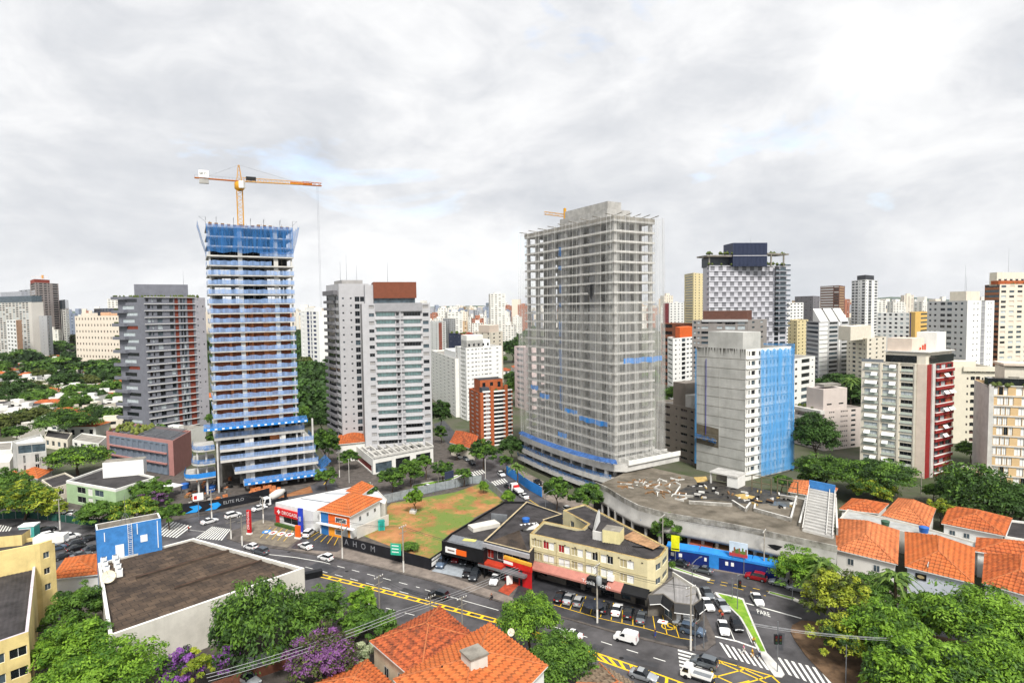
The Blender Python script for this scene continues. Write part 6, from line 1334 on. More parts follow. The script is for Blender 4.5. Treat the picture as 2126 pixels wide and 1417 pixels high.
b = low('shop', 'low flatiron corner shop with a grey corrugated roof and black awning', [(1345, 1234), (1376, 1232), (1400, 1250), (1440, 1255), (1456, 1243), (1450, 1228), (1398, 1194)], 4.2, STN, mat('roof_corrugated', '8C8A8A', .6, .12, .6), cat='shop', par=.3, thick=.25, edges={2: (1, [(.1, .35, .1, .6, WHITE2), (.45, .95, .1, .6, WHITE2)], .2, 3.6), 1: (1, [(.1, .8, .1, .6, GL2)], .2, 3.6), 3: (1, [(.1, .9, .1, .65, GL1)], .2, 3.6)})
P = b.full; mb = MB(); I = inset(P, .3); corrug(mb, ((*I[2], 4.05), (*I[3], 4.05), (*I[5], 4.3), (*I[6], 4.3)), mat('roof_corrugated', '8C8A8A'), .5, .07); mb.build('roof_sheeting', b.r); mb = MB()
for i in (0, 1, 2, 3):
	Aa, Bb = P[i], P[i + 1]; dq = (Bb - Aa).normalized(); nq = Vector((dq.y, -dq.x)); mb.poly([(*(Aa + nq * 1.1), 2.9), (*(Bb + nq * 1.1), 2.9), (*(Bb + nq * .02), 4.1), (*(Aa + nq * .02), 4.1)], BLK); mb.tube([(*(Aa + nq * 1.12), 2.9), (*(Bb + nq * 1.12), 2.9)], .07, WHITE2, 4)
mb.build('awning', b.r); mb = MB(); Aa, Bb = P[4], P[6]; mb.beam(P[4], P[5], 4.2, 5.0, -.3, 0, CONCL); mb.beam(P[5], P[6], 4.2, 5.0, -.3, 0, CONCL); mb.build('parapet', b.r)

# ---- curved concrete deck (unfinished podium) ----
cur = [(1236, 1000), (1262, 1012), (1290, 1030), (1325, 1048), (1380, 1063), (1440, 1073), (1500, 1083), (1580, 1099), (1650, 1114), (1738, 1133)]
top = [V2(G(x, y, 9.2)) for x, y in cur]; bk_ = [V2(G(1728, 1050, 8)), V2(G(1640, 1030, 8)), V2(G(1560, 1010, 8)), V2(G(1440, 990, 8)), V2(G(1330, 965, 8))]
c = sum(top, Vector((0, 0))) / len(top); r = root('construction_deck', 'unfinished curved concrete deck with stained parapet, in front of the blue-wrapped block', 'building', (*c, 0))
deckm = mat('deck_concrete', '7C7468', .9, .2, .2, 0, col2='4E483E')
mb = MB(); mb.prism(top + bk_, 7.2, 8.0, CONC, deckm, True); mb.build('deck_slab', r)
STAINW = mat('stained_parapet', 'B4B1AA', .9, 0, .45, .8, col2='6A665E')
mb = MB()
for A, B in zip(top, top[1:]): mb.beam(A, B, 7.9, 9.2, -.3, .02, STAINW)
mb.build('parapet', r)
mb = MB(); outb = []
for i, p in enumerate(top):
	a, b_ = top[max(0, i - 1)], top[min(len(top) - 1, i + 1)]; dq = (b_ - a).normalized(); outb.append(p + Vector((dq.y, -dq.x)) * 1.0)
rows = [[(*p, 8.0) for p in top], [(*(p.lerp(q, .3)), 6.0) for p, q in zip(top, outb)], [(*q, 5.4) for q in outb], [(*q, 4.6) for q in outb], [(*(q.lerp(p, .9)), 4.6) for p, q in zip(top, outb)]]
rows.reverse(); mb.grid(rows, mat('fascia_concrete', 'A7A5A1', .85, .1, .3, .3)); mb.build('fascia', r)
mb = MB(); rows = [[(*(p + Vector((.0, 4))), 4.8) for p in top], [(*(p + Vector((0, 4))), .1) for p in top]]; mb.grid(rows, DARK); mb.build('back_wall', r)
for i in range(2, 18):
	t = i / 18 * (len(top) - 1); k = int(t); p = outb[k].lerp(outb[min(k + 1, len(top) - 1)], t - k); mb = MB(); q = p + Vector((-.3, 1.6)); mb.tube([(*q, 0), (*q, 5)], .4, CONC, 8); mb.build('column', r)
# puddled black membrane, upstands, terrace steps and clutter
D8 = lambda x, y, z=8.02: Vector(G(x, y, z))
def flat(name, pxs, z, m): 
	mb = MB(); Q = [D8(x, y, z) for x, y in pxs]
	if sum(Q[i - 1].x * Q[i].y - Q[i].x * Q[i - 1].y for i in range(len(Q))) < 0: Q.reverse()
	mb.poly(Q, m); return mb.build(name, r)
MEM = mat('black_membrane', '222226', .55, .4, .6, col2='4A463E'); SAND = mat('sand_yellow', 'B59A5E', .9, .2, .8)
flat('membrane', [(1392, 1026), (1425, 1010), (1470, 998), (1520, 1010), (1560, 1010), (1640, 1026), (1655, 1037), (1630, 1042), (1580, 1045), (1540, 1044), (1480, 1036), (1440, 1038)], 8.03, MEM)
flat('membrane', [(1590, 1040), (1650, 1040), (1640, 1052), (1600, 1048)], 8.035, mat('grey_puddle', '5C5E5E', .2, .2, .5))
flat('sand_patch', [(1524, 1026), (1545, 1024), (1568, 1030), (1560, 1036), (1540, 1035)], 8.06, SAND); flat('sand_patch', [(1440, 990), (1466, 988), (1470, 997), (1448, 1001)], 8.06, SAND)
mb = MB()
for (x0, y0, x1, y1, h) in ((1430, 1045, 1520, 1051, .8), (1520, 1044, 1548, 1062, .9), (1548, 1062, 1558, 1049, .9), (1566, 1061, 1642, 1082, .9), (1566, 1061, 1568, 1050, .7), (1642, 1082, 1654, 1035, .9), (1660, 1092, 1675, 1034, .9), (1735, 1045, 1738, 1110, 1.6), (1620, 1034, 1656, 1040, 1.0), (1400, 1030, 1412, 1012, .5), (1398, 1030, 1440, 1033, .6)):
	A, B = D8(x0, y0), D8(x1, y1); mb.beam(V2(A), V2(B), 8.0, 8.0 + h, -.2, .2, STAINW, CONCL)
mb.build('upstand', r)
mb = MB(); A0, A1, B0, B1 = D8(1666, 1102), D8(1728, 1118), D8(1680, 1040), D8(1733, 1052)
for i in range(15):
	t = i / 15; p, q = A0.lerp(B0, t), A1.lerp(B1, t); mb.beam(V2(p), V2(q), 8.0 + i * .22, 8.5 + i * .22, -.9, 0, CONCL, CONC)
for s in (0, .8, 1): p, q = A0.lerp(A1, s), B0.lerp(B1, s); mb.tube([(p.x, p.y, 8.8), (q.x, q.y, 12.2)], .12, CONCL, 4)
mb.beam(V2(B0), V2(B1), 8, 13.4, -.2, .2, WTB); mb.build('terrace_steps', r)
mb = MB()
for i in range(70):
	x = random.uniform(1290, 1420); y = 1000 + random.uniform(-10, 42) * ((x - 1240) / 180); y = min(y, 1040); p = D8(x, max(992, y)); a = random.uniform(0, 3); l = random.uniform(.6, 3.5)
	mb.box(V2(p), l, .2, 8.0, 8.15 + random.random() * .3, random.choice((CONCL, FORM, WHITE, FORM, CONCD)), a)
for i in range(60):
	x = random.uniform(1420, 1650); p = D8(x, 1008 + (x - 1420) * .12 + random.uniform(-8, 22)); mb.box(V2(p), random.uniform(.4, 2), .3, 8.0, 8.2 + random.random() * .35, random.choice((BLK, CONCL, WHITE, FORM, SAND, DARK)), random.uniform(0, 3))
o = mb.build('rubble', r); o['kind'] = 'stuff'
for x0, x1, y0 in ((1561, 1601, 1016), (1614, 1656, 1024)):
	A, B = D8(x0, y0), D8(x1, y0 + 8); mb = MB()
	for t in (0, .5, 1): p = A.lerp(B, t); mb.tube([(p.x, p.y, 8), (p.x, p.y, 12.0)], .16, mat('rail_brown', '6E6450', .8), 4)
	for z_ in (10.3, 12.0): mb.tube([(A.x, A.y, z_), (B.x, B.y, z_)], .14, mat('rail_brown', '6E6450'), 4)
	mb.build('scaffold_frame', r)
A, B = V2(G(1474, 1002, 8)), V2(G(1532, 1014, 8)); dq = (B - A).normalized(); bq = Vector((-dq.y, dq.x)); mb = MB()
mb.prism([A - bq * .3, B - bq * .3, B + bq * 5, A + bq * 5], 11.0, 11.4, CONCL, CONC, True); mb.prism([A.lerp(B, .62), B, B + bq * 4.5, A.lerp(B, .62) + bq * 4.5], 8, 11, WHITE); mb.prism([A + bq * 3.8, A.lerp(B, .62) + bq * 3.8, A.lerp(B, .62) + bq * 4.4, A + bq * 4.4], 8, 11, CONCD); mb.beam(A, A + dq * .4, 8, 11, -.4, 0, CONCL); mb.build('site_hut', r)
mb = MB(); A, B = outb[6].lerp(outb[7], .5), outb[6].lerp(outb[7], .9); q = V2(G(1628, 1132, 6.3)); dq = (outb[8] - outb[7]).normalized(); nq = Vector((dq.y, -dq.x)); q = outb[7].lerp(outb[8], .45) + nq * -.35
mb.poly([(*(q + dq * x), z_) for x, z_ in ((-1.6, 6.6), (-.6, 6.0), (.3, 5.7), (1.2, 6.5), (1.6, 6.9), (0, 6.9))], BLK); mb.build('broken_hole', r)
mb = MB(); A, B = top[1] + Vector((.4, -1.2)), top[3] + Vector((.4, -1.2)); mb.grid([[(*A, 6.4), (*B, 6.0)], [(*(A + Vector((.3, -.6))), 4.9), (*(B + Vector((.3, -.6))), 4.6)]], SKYB, smooth=False); mb.build('blue_tarpaulin', r)
# site sheds behind the blue hoarding, billboard, yellow sign
r = root('site_shed', 'row of timber site sheds behind the blue hoarding', 'shed', G(1500, 1165)); mb = MB()
for (x0, y0, x1, y1, m) in ((1430, 1160, 1478, 1168, mat('tile_red_shed', '8E4A34', .85, .2, 1)), (1480, 1166, 1560, 1182, FORM), (1565, 1182, 1640, 1198, mat('timber_pale', 'B59E7E', .85, .2, .8))):
	A, B = V2(G(x0, y0)), V2(G(x1, y1)); dq = (B - A).normalized(); bq = Vector((-dq.y, dq.x)); mb.prism([A, B, B + bq * 3.5, A + bq * 3.5], .1, 2.6, DARK); mb.poly([(*(A - bq * .5), 2.9), (*(B - bq * .5), 2.9), (*(B + bq * 3.8), 3.9), (*(A + bq * 3.8), 3.9)], m)
mb.build('roof', r)
p = G(1532, 1190); r = root('billboard', 'small picture billboard with a red lower band above the blue hoarding', 'billboard', p); A, B = V2(G(1514, 1186)), V2(G(1552, 1194)); mb = MB(); mb.beam(A, B, 4.2, 6.8, -.08, .08, mat('poster_sky', 'C3D3E4', .6, .1, .5)); mb.build('board', r)
mb = MB(); mb.beam(A, B, 3.7, 4.4, .08, .1, mat('poster_red', 'B8444A', .6)); mb.build('band', r); mb = MB()
for i in range(9): q = A.lerp(B, .15 + i * .09); mb.beam(q, q + (B - A) * .09, 4.4, 4.8 + .9 * abs(math.sin(i * 1.3)), .08, .09, random.choice((mat('poster_green', '5E7A3A', .7), mat('poster_brown', '8E5E42', .7))))
mb.build('picture', r)
for t in (.2, .8): mb = MB(); q = A.lerp(B, t); mb.tube([(*q, 0), (*q, 4.2)], .1, GREYM, 5); mb.build('post', r)
p = G(1402, 1172); r = root('sign_panel', 'bright yellow sign panel standing over the blue hoarding', 'sign', p); mb = MB(); mb.box(V2(p), 1.8, .15, 3.2, 6.6, mat('sign_yellow', 'E0E022', .6), -.4); mb.build('panel', r); mb = MB(); mb.tube([p, p + Vector((0, 0, 3.2))], .1, GREYM, 5); mb.build('post', r)
mb = MB(); u = Vector((math.cos(-.4), math.sin(-.4), 0)); f_ = Vector((u.y, -u.x, 0)); mb.poly([Vector(p) + f_ * .09 + u * x + Vector((0, 0, z_)) for x, z_ in ((-.8, 3.5), (.8, 3.5), (.8, 3.75), (-.8, 3.75))], BLK); mb.build('lettering', r)
TILEP = tile_mat('pale_clay_tiles', 'BC6A40', 'CF8052', 1.2, .32)
def hh_px(label, pxs, ze, zr, wall=WHITE, t=None, wins=None, group=None): return hip_house('house', label, [G(x, y, ze) for x, y in pxs], ze, zr, wall, t or TILE, wins, group)
hh_px('orange-roofed house against the right end of the curved deck', [(1738, 1139), (1858, 1168), (1862, 1102), (1745, 1079)], 5.5, 8.2, WHITE, TILEP, [(0, .25, 1.2, 2.8, 4.2), (0, .7, 1.2, 2.8, 4.2)])
hh_px('orange-roofed house with a small dark oval plaque on its pale blue-white wall', [(1885, 1175), (2015, 1207), (2018, 1138), (1884, 1107)], 5.5, 8.2, mat('bluish_white', 'CFD6E0', .8, .05, .5, .1), TILEN, [(0, .75, 1.6, 1.0, 2.2)])
hh_px('orange-roofed house at the right edge, above the large bright green tree', [(2046, 1210), (2190, 1250), (2200, 1178), (2050, 1152)], 5.5, 8.2, WHITE, TILE, [(0, .3, 1.2, 3, 4.2)])
hh_px('long reddish roof behind the right edge house', [(2030, 1143), (2180, 1165), (2185, 1135), (2033, 1118)], 5.5, 7.4, WHITE, TILE)
hh_px('large orange roof in the second row, left of the small yellow-green tree', [(1836, 1070), (1924, 1092), (1938, 1056), (1868, 1036)], 5, 7.4, WHITE, TILEP)
hh_px('orange roof with weathered patches right of the small yellow-green tree', [(1960, 1086), (2082, 1110), (2096, 1076), (1975, 1052)], 5, 7.2, WHITE2, TILE, [(0, .15, 1.2, 2.6, 3.8), (0, .4, 1.2, 2.6, 3.8)])
hh_px('small low tiled roof just right of the terrace steps', [(1748, 1056), (1820, 1064), (1840, 1046), (1772, 1036)], 4, 5.6, WHITE, TILE)
hh_px('orange hipped house beside the blue-wrapped block', [(1640, 1020), (1722, 1034), (1735, 1014), (1650, 998)], 4.5, 7, WHITE, TILEP)
b = low('annexe', 'flat grey-roofed strip of annexes between the two rows of orange houses', [(1742, 1076), (1862, 1099), (1884, 1104), (2040, 1146), (2046, 1130), (1900, 1088), (1760, 1056)], 5.2, OFFW, mat('roof_pale_grey', 'A5A6A4', .85, .15, .5), cat='house', par=.4)
b = low('house', 'dark sheet-roofed house at the right edge of the second row', [(2086, 1112), (2200, 1130), (2200, 1090), (2098, 1078)], 4.6, WHITE, ROOFD, cat='house', edges={0: (1, [(.1, .2, .4, .8)], .2, 4.2)})
p = G(1910, 1190, 4.4); r = root('plaque', 'dark plaque with a pale oval on the bluish-white house wall', 'sign', p)
A = V2(G(1885, 1175, 5.5)); B = V2(G(2015, 1207, 5.5)); d = (B - A).normalized(); n_ = Vector((d.y, -d.x)); q = A.lerp(B, .22) + n_ * .05; mb = MB(); mb.beam(q - d * .9, q + d * .9, 3.5, 4.7, 0, .06, BLK); mb.build('panel', r); mb = MB(); mb.poly([(*(q + n_ * .075 + d * .6 * math.cos(a * math.tau / 14)), 4.1 + .33 * math.sin(a * math.tau / 14)) for a in range(14)], mat('plaque_gold', 'B5A67A', .6)); mb.build('emblem', r)
# houses at the bottom edge
BEIW = mat('beige_render', 'BFAE96', .8, .1, .5, .3)
h1 = hh_px('nearest house with a mossy old pyramid tile roof, bottom centre', [(776, 1331), (872, 1412), (985, 1325), (911, 1262)], 6.4, 9.0, BEIW, TILEO, [(0, .3, 1.3, 2.5, 4.2), (0, .62, 1.6, 3.8, 5.0)])
p = G(806, 1362, 5); mb = MB(); mb.tube([(p.x, p.y, 3.5), (p.x, p.y, 6.8)], .28, GAL, 8); mb.build('flue', h1)
h2 = hh_px('nearest house with a big bright orange tile roof and white walls, bottom centre', [(826, 1410), (960, 1560), (1129, 1382), (1016, 1297)], 7.2, 10.2, WHITE2, TILEN, [(0, .5, 2.2, 4, 5.8)])
mb = MB(); q = V2(G(985, 1385, 9)); mb.box(q, 2.6, 2.6, 6, 11.0, OFFW, .6); mb.box(q, 2.9, 2.9, 11.0, 11.25, CONCD, .6); mb.build('chimney_box', h2)
mb = MB(); q = G(918, 1393, 8.6); mb.tube([(q.x, q.y, 8), (q.x, q.y, 9.4)], .12, BLK, 5); mb.build('vent_pipe', h2)
hh_px('corner of a low mottled orange roof at the bottom edge, left of the pyramid roof', [(660, 1420), (700, 1500), (830, 1440), (760, 1374)], 4.2, 6.0, OFFW, TILE)
hh_px('grey-brown weathered tile roof at the bottom edge beside the avenue', [(1205, 1418), (1260, 1500), (1400, 1470), (1246, 1382)], 4.4, 6.0, OFFW, tile_mat('grey_tiles', '7A6A58', '8E7E6A', 1.2, .4))
dish(1062, 1322, 9.2, .55, 'small white satellite dish on the ridge edge of the big orange roof')
dp = bpy.data.objects
# left-hand site ground, brick pile
sheet('site_mud', [(378, 1060), (400, 985), (480, 975), (640, 1000), (650, 1022), (540, 1040), (450, 1056)], .02, mat('site_mud', '7A4A2C', .95, .3, .3, col2='A0724C'))
mb = MB()
for i in range(90):
	p = G(random.uniform(520, 580), random.uniform(1012, 1032)); mb.box(V2(p), random.uniform(.6, 1.2), .6, .1, random.uniform(.4, 1.7), HOLLOW, random.uniform(0, .4))
tag(mb.build('brick_pile'), 'stacked orange hollow bricks under the blue-netted tower', 'bricks', None, 'stuff')
mb = MB()
for i in range(130):
	p = G(random.uniform(385, 480), random.uniform(985, 1052)); s = random.uniform(.3, 1.4); mb.box(V2(p), s, s * .6, 0, s * random.uniform(.2, .9), random.choice((FORM, CONCD, HOLLOW, CONC, BLK)), random.uniform(0, 3))
tag(mb.build('building_debris'), 'scattered timber and rubble on the muddy building site', 'debris', None, 'stuff')
r = root('site_shelter', 'white canopy roof at the left edge of the muddy building site', 'shelter', G(365, 1012)); A, B = V2(G(348, 1014, 3)), V2(G(376, 1006, 3)); mb = MB(); mb.beam(A, B, 3.0, 3.2, -4, 1, WHITE2); mb.build('roof', r); mb = MB()
mb.box(A, .2, .2, 0, 3, GREYM); mb.build('post', r); mb = MB(); mb.box(B, .2, .2, 0, 3, GREYM); mb.build('post', r)
# portable toilet, kiosk
p = G(792, 1100); r = root('portable_toilet', 'turquoise portable toilet on the vacant lot', 'toilet', p); mb = MB(); mb.box(V2(p), 1.6, 1.4, .1, 2.4, mat('turquoise', '2FB5A8', .5), .3); mb.build('cabin', r); mb = MB(); mb.box(V2(p), 1.7, 1.5, 2.4, 2.6, mat('turquoise_dark', '1F8E86', .5), .3); mb.build('roof', r); mb = MB(); q = Vector((p.x, p.y, 0)) + Vector((math.sin(.3), -math.cos(.3), 0)) * .72; mb.beam(V2(q) - Vector((.5, .15)), V2(q) + Vector((.5, .15)), .2, 2.2, 0, .03, mat('turquoise_dark', '1F8E86')); mb.build('door', r)
p = G(62, 1115); r = root('kiosk', 'small glazed kiosk with a white roof and teal sides in the car park', 'kiosk', p); mb = MB(); mb.box(V2(p), 3.4, 2.6, .3, 3.2, mat('kiosk_teal', '4FA8A0', .4), .2); mb.build('cabin', r); mb = MB(); mb.box(V2(p), 3.7, 2.9, 3.2, 3.5, WHITE2, .2); mb.build('roof', r); mb = MB(); mb.beam(V2(p) + Vector((-1.3, -1.62)), V2(p) + Vector((1.3, -1.1)), 1.0, 2.9, 0, .05, GL3); mb.build('window', r)
# green road sign
p = G(838, 1178); r = root('road_sign', 'green direction sign beside the black hoarding', 'sign', p); mb = MB(); mb.tube([p, p + Vector((0, 0, 4.6))], .08, GREYM, 6); mb.build('post', r); mb = MB(); q = V2(p) + Vector((-1.6, -.2)); mb.beam(q - Vector((1.2, -.3)), q + Vector((1.2, -.3)), 3.0, 5.6, -.05, .05, mat('sign_green', '2FA88A', .5)); mb.build('panel', r); mb = MB()
for z_ in (3.6, 4.3, 5.0): mb.beam(q - Vector((.9, -.22)), q + Vector((.7, -.17)), z_, z_ + .2, .05, .06, WHITE2)
mb.build('lettering', r)
r = root('info_board', 'dark blank advertising board on posts beside the grey fence', 'sign', G(932, 1010)); A, B = V2(G(924, 1016)), V2(G(942, 1011)); mb = MB(); mb.beam(A, B, 3.2, 5.6, -.1, .1, NAVY); mb.build('panel', r)
for q in (A, B): mb = MB(); mb.box(q, .15, .15, 0, 3.2, GREYM); mb.build('post', r)
r = root('info_board', 'white site board on a post above the black construction hoarding', 'sign', G(415, 1078)); A, B = V2(G(402, 1080)), V2(G(424, 1076)); mb = MB(); mb.beam(A, B, 5.4, 7.4, -.1, .1, WHITE2); mb.build('panel', r); mb = MB(); mb.box((A + B) / 2, .15, .15, 0, 5.4, GREYM); mb.build('post', r); mb = MB(); mb.beam(A.lerp(B, .1), A.lerp(B, .4), 5.8, 6.8, .1, .12, RED); mb.build('emblem', r)

hh_px('small house with a red tile roof left of the orange brick tower', [(936, 918), (984, 932), (990, 905), (948, 895)], 5, 7.4, CRM, TILEO)
hh_px('red tile-roofed wing at the left foot of the pale balcony tower', [(700, 922), (760, 916), (762, 900), (706, 904)], 7, 9, WHITE, TILE)
b = low('house', 'white flat-roofed house left of the pink podium block', [(150, 912), (205, 920), (222, 905), (170, 898)], 6, WHITE, ROOFG, cat='house', edges={0: (2, cols(4, .5, .3, .75), 0, 5.6)})
b = low('house', 'low grey-roofed house behind the concrete block with the dark band', [(92, 905), (140, 912), (150, 898), (100, 892)], 5, CRM, ROOFD, cat='house', edges={0: (1, cols(4, .5, .3, .75), 0, 4.6)})
b = low('house', 'long white low roof at the left edge behind the yellow-green street tree', [(-40, 962), (20, 958), (30, 940), (-30, 944)], 4.5, OFFW, WHITE, cat='house')
b = low('house', 'low white shed roof between the concrete block and the left edge', [(-20, 935), (24, 932), (26, 915), (-15, 918)], 4.5, WHITE, ROOFG, cat='house')
b = low('annexe', 'long low roof with a white wall right of the red-sided tower', [(1990, 988), (2040, 996), (2050, 972), (1996, 966)], 4.5, WHITE, mat('roof_tan', 'B59A80', .85, .15, .5), cat='house')
# ---------------- trees ----------------
import numpy as np
def leaf_mat(key, c1, c2, trans=.3):
	m = bpy.data.materials.new(key); m.use_nodes = True; n = m.node_tree.nodes; L = m.node_tree.links; b = n['Principled BSDF']
	a = n.new('ShaderNodeAttribute'); a.attribute_name = 'tint'; x = n.new('ShaderNodeMix'); x.data_type = 'RGBA'; L.new(a.outputs['Fac'], x.inputs['Factor']); x.inputs['A'].default_value = (*hexc(c1), 1); x.inputs['B'].default_value = (*hexc(c2), 1)
	L.new(x.outputs['Result'], b.inputs['Base Color']); b.inputs['Roughness'].default_value = .55; b.inputs['Specular IOR Level'].default_value = .25
	t = n.new('ShaderNodeBsdfTranslucent'); L.new(x.outputs['Result'], t.inputs[0]); s = n.new('ShaderNodeMixShader'); s.inputs[0].default_value = trans
	L.new(b.outputs[0], s.inputs[1]); L.new(t.outputs[0], s.inputs[2]); L.new(s.outputs[0], n['Material Output'].inputs[0]); return m
LM = {'dark': leaf_mat('leaf_dark', '2C4222', '4F7032'), 'mid': leaf_mat('leaf_mid', '365424', '6F9438'), 'bright': leaf_mat('leaf_bright', '38601C', '8AB03A'), 'yellow': leaf_mat('leaf_yellow', '4C6A22', 'B4BC3E'), 'purple': leaf_mat('blossom_purple', '52305E', '9A60B4'), 'violet': leaf_mat('blossom_violet', '553648', '93629E'), 'white': leaf_mat('leaf_silver', '6F7E58', 'C6CCA8'), 'palm': leaf_mat('leaf_palm', '3A5626', '7E9A44'), 'olive': leaf_mat('leaf_olive', '3E4A26', '76803E'), 'gold': leaf_mat('leaf_gold', 'A89A1A', 'E0CC2A')}
BARK = mat('bark', '5A4A3C', .9, .25, 1.5)
def crown_mesh(name, rx, ry, rz, nclump, nleaf, size, mats, seed, droop=0., flat=0., mixw=None, lob=.22, csz=.30):
	rg = np.random.default_rng(seed); V = []; T = []; MI = []
	lobd = rg.normal(size=(9, 3)); lobd /= np.linalg.norm(lobd, axis=1)[:, None]; loba = rg.uniform(-lob, lob * 1.2, 9)
	for k in range(nclump):
		d = rg.normal(size=3); d /= np.linalg.norm(d)
		if d[2] < -.35: d[2] = -d[2] * .6
		rr = (rg.uniform(.55, 1.0) if rg.random() < .8 else rg.uniform(.2, .6)); rr *= 1 + float((np.exp(-((1 - lobd @ d) * 4)) * loba).sum())
		c = d * rr * np.array([rx, ry, rz]);
		if flat: c[2] *= (1 - flat * (d[0] ** 2 + d[1] ** 2))
		cr = rg.uniform(.6, 1.25) * csz; ct = rg.uniform(0, 1); nl = int(nleaf * rg.uniform(.7, 1.3))
		q = rg.normal(size=(nl, 3)); q /= np.linalg.norm(q, axis=1)[:, None]; q[:, 2] = np.where(q[:, 2] < -.5, -q[:, 2], q[:, 2])
		pos = c + q * rg.uniform(.55, 1.05, (nl, 1)) * cr * np.array([rx, ry, min(rz, rx) * .75]) - np.array([0, 0, droop]) * rg.uniform(0, 1, (nl, 1)) * cr * rx
		nrm = q * .8 + rg.normal(size=(nl, 3)) * .45 + np.array([0, 0, .7]); nrm /= np.linalg.norm(nrm, axis=1)[:, None]
		up = rg.normal(size=(nl, 3)) + np.array([0, 0, -droop * 2]) + d * .6; u = np.cross(nrm, up); u /= (np.linalg.norm(u, axis=1)[:, None] + 1e-6); v = np.cross(u, nrm)
		s = size * rg.uniform(.6, 1.35, (nl, 1)); a = pos - v * s; b = pos + u * s * .42 + v * s * .1; c2 = pos + v * s * .95 - nrm * s * .15; e = pos - u * s * .42 + v * s * .1
		V.append(np.stack([a, b, c2, e], 1).reshape(-1, 3)); T.append(np.clip(ct * .8 + rg.uniform(-.2, .4, nl), 0, 1)); mi = 0
		if len(mats) > 1: mi = np.where(rg.random(nl) < (mixw or .5) * (1.6 if ct > .45 else .35), 1, 0)
		MI.append(np.zeros(nl, int) + mi)
	V = np.concatenate(V); T = np.concatenate(T); MI = np.concatenate(MI); n = len(T)
	me = bpy.data.meshes.new(name); me.vertices.add(4 * n); me.vertices.foreach_set('co', V.astype(np.float32).ravel()); me.loops.add(4 * n); me.loops.foreach_set('vertex_index', np.arange(4 * n, dtype=np.int32)); me.polygons.add(n); me.polygons.foreach_set('loop_start', np.arange(0, 4 * n, 4, dtype=np.int32))
	try: me.polygons.foreach_set('loop_total', np.full(n, 4, dtype=np.int32))
	except Exception: pass
	me.polygons.foreach_set('material_index', MI.astype(np.int32)); at = me.attributes.new('tint', 'FLOAT', 'FACE'); at.data.foreach_set('value', T.astype(np.float32))
	for m in mats: me.materials.append(m)
	me.update(calc_edges=True); me.validate(); return me
def trunk_mesh(h, r0, spread, seed, n=5):
	rr = random.Random(seed); mb = MB(); mb.tube([(0, 0, 0), (rr.uniform(-.1, .1), rr.uniform(-.1, .1), h * .5), (0, 0, h * .8)], r0, BARK, 7, r0 * .65)
	for i in range(n):
		a = i * math.tau / n + rr.uniform(-.4, .4); mb.tube([(0, 0, h * .72), (math.cos(a) * spread * .35, math.sin(a) * spread * .35, h * .95), (math.cos(a) * spread * .75, math.sin(a) * spread * .75, h * 1.12)], r0 * .5, BARK, 5, r0 * .15)
	me = bpy.data.meshes.new('trunk'); me.from_pydata(mb.v, [], mb.f); me.materials.append(BARK); return me
FARC = {}
def far_crown(kind, k):
	key = (kind, k)
	if key not in FARC:
		if kind == 'cone': FARC[key] = crown_mesh('crown', .55, .55, 1.5, 70, 60, .13, [LM['dark']], 50 + k, lob=.05, csz=.4)
		elif kind == 'flat': FARC[key] = crown_mesh('crown', 1, 1, .55, 110, 60, .10, [LM['dark'], LM['mid']], 70 + k, flat=.25, mixw=.45)
		else: FARC[key] = crown_mesh('crown', 1, 1, .85, 100, 60, .105, [LM[kind]], 90 + k + sum(map(ord, kind)))
	return FARC[key]
FART = {}
TREES = []
def tree(label, box, zc, kind='mid', group=None, near=False, mats=None, mixw=.5, droop=0., dens=1., leaf=.42, flat=0., sz=None, name='tree', cat='tree', lob=.22):
	"""crown given by its extent in the photo (x0,y0,x1,y1) and the height of its middle"""
	x0, y0, x1, y1 = box; c = G((x0 + x1) / 2, (y0 + y1) / 2, zc); k = c.y / 1250; rx = (x1 - x0) / 2 * k; rz = min((y1 - y0) / 2 * k * .95, rx * 1.25, zc * .98); i = len(TREES)
	r = root(name, label, cat, (c.x, c.y, 0), group); TREES.append(r)
	if near:
		rl = rx * rz ** .5 * rx ** .5; leaf *= .68; nl = int(min(17000, rl * 520 * dens)); nc = max(40, min(260, int(rl * 6)))
		me = crown_mesh('crown', rx * .92, rx * .92, rz * .92, nc, max(20, nl // nc), leaf, mats or [LM[kind]], 300 + i, droop, flat, mixw, lob, .21); o = bpy.data.objects.new('crown', me); o.location = (0, 0, zc)
	else:
		me = far_crown(kind, i % 3); o = bpy.data.objects.new('crown', me); o.location = (0, 0, zc); f = {'flat': .6, 'cone': 1.5}.get(kind, .85); o.scale = (rx * .95 / (.55 if kind == 'cone' else 1), rx * .95 / (.55 if kind == 'cone' else 1), rz * .95 / f); o.rotation_euler.z = i * 1.7
	COL.objects.link(o); o.parent = r
	hz = max(.8, zc - rz * .25); key = i % 4
	if key not in FART: FART[key] = trunk_mesh(1, .06, .5, key)
	t = bpy.data.objects.new('trunk', FART[key]); COL.objects.link(t); t.parent = r; t.scale = (rx * .9 if rx < 4 else rx * .75, rx * .9 if rx < 4 else rx * .75, hz); return r
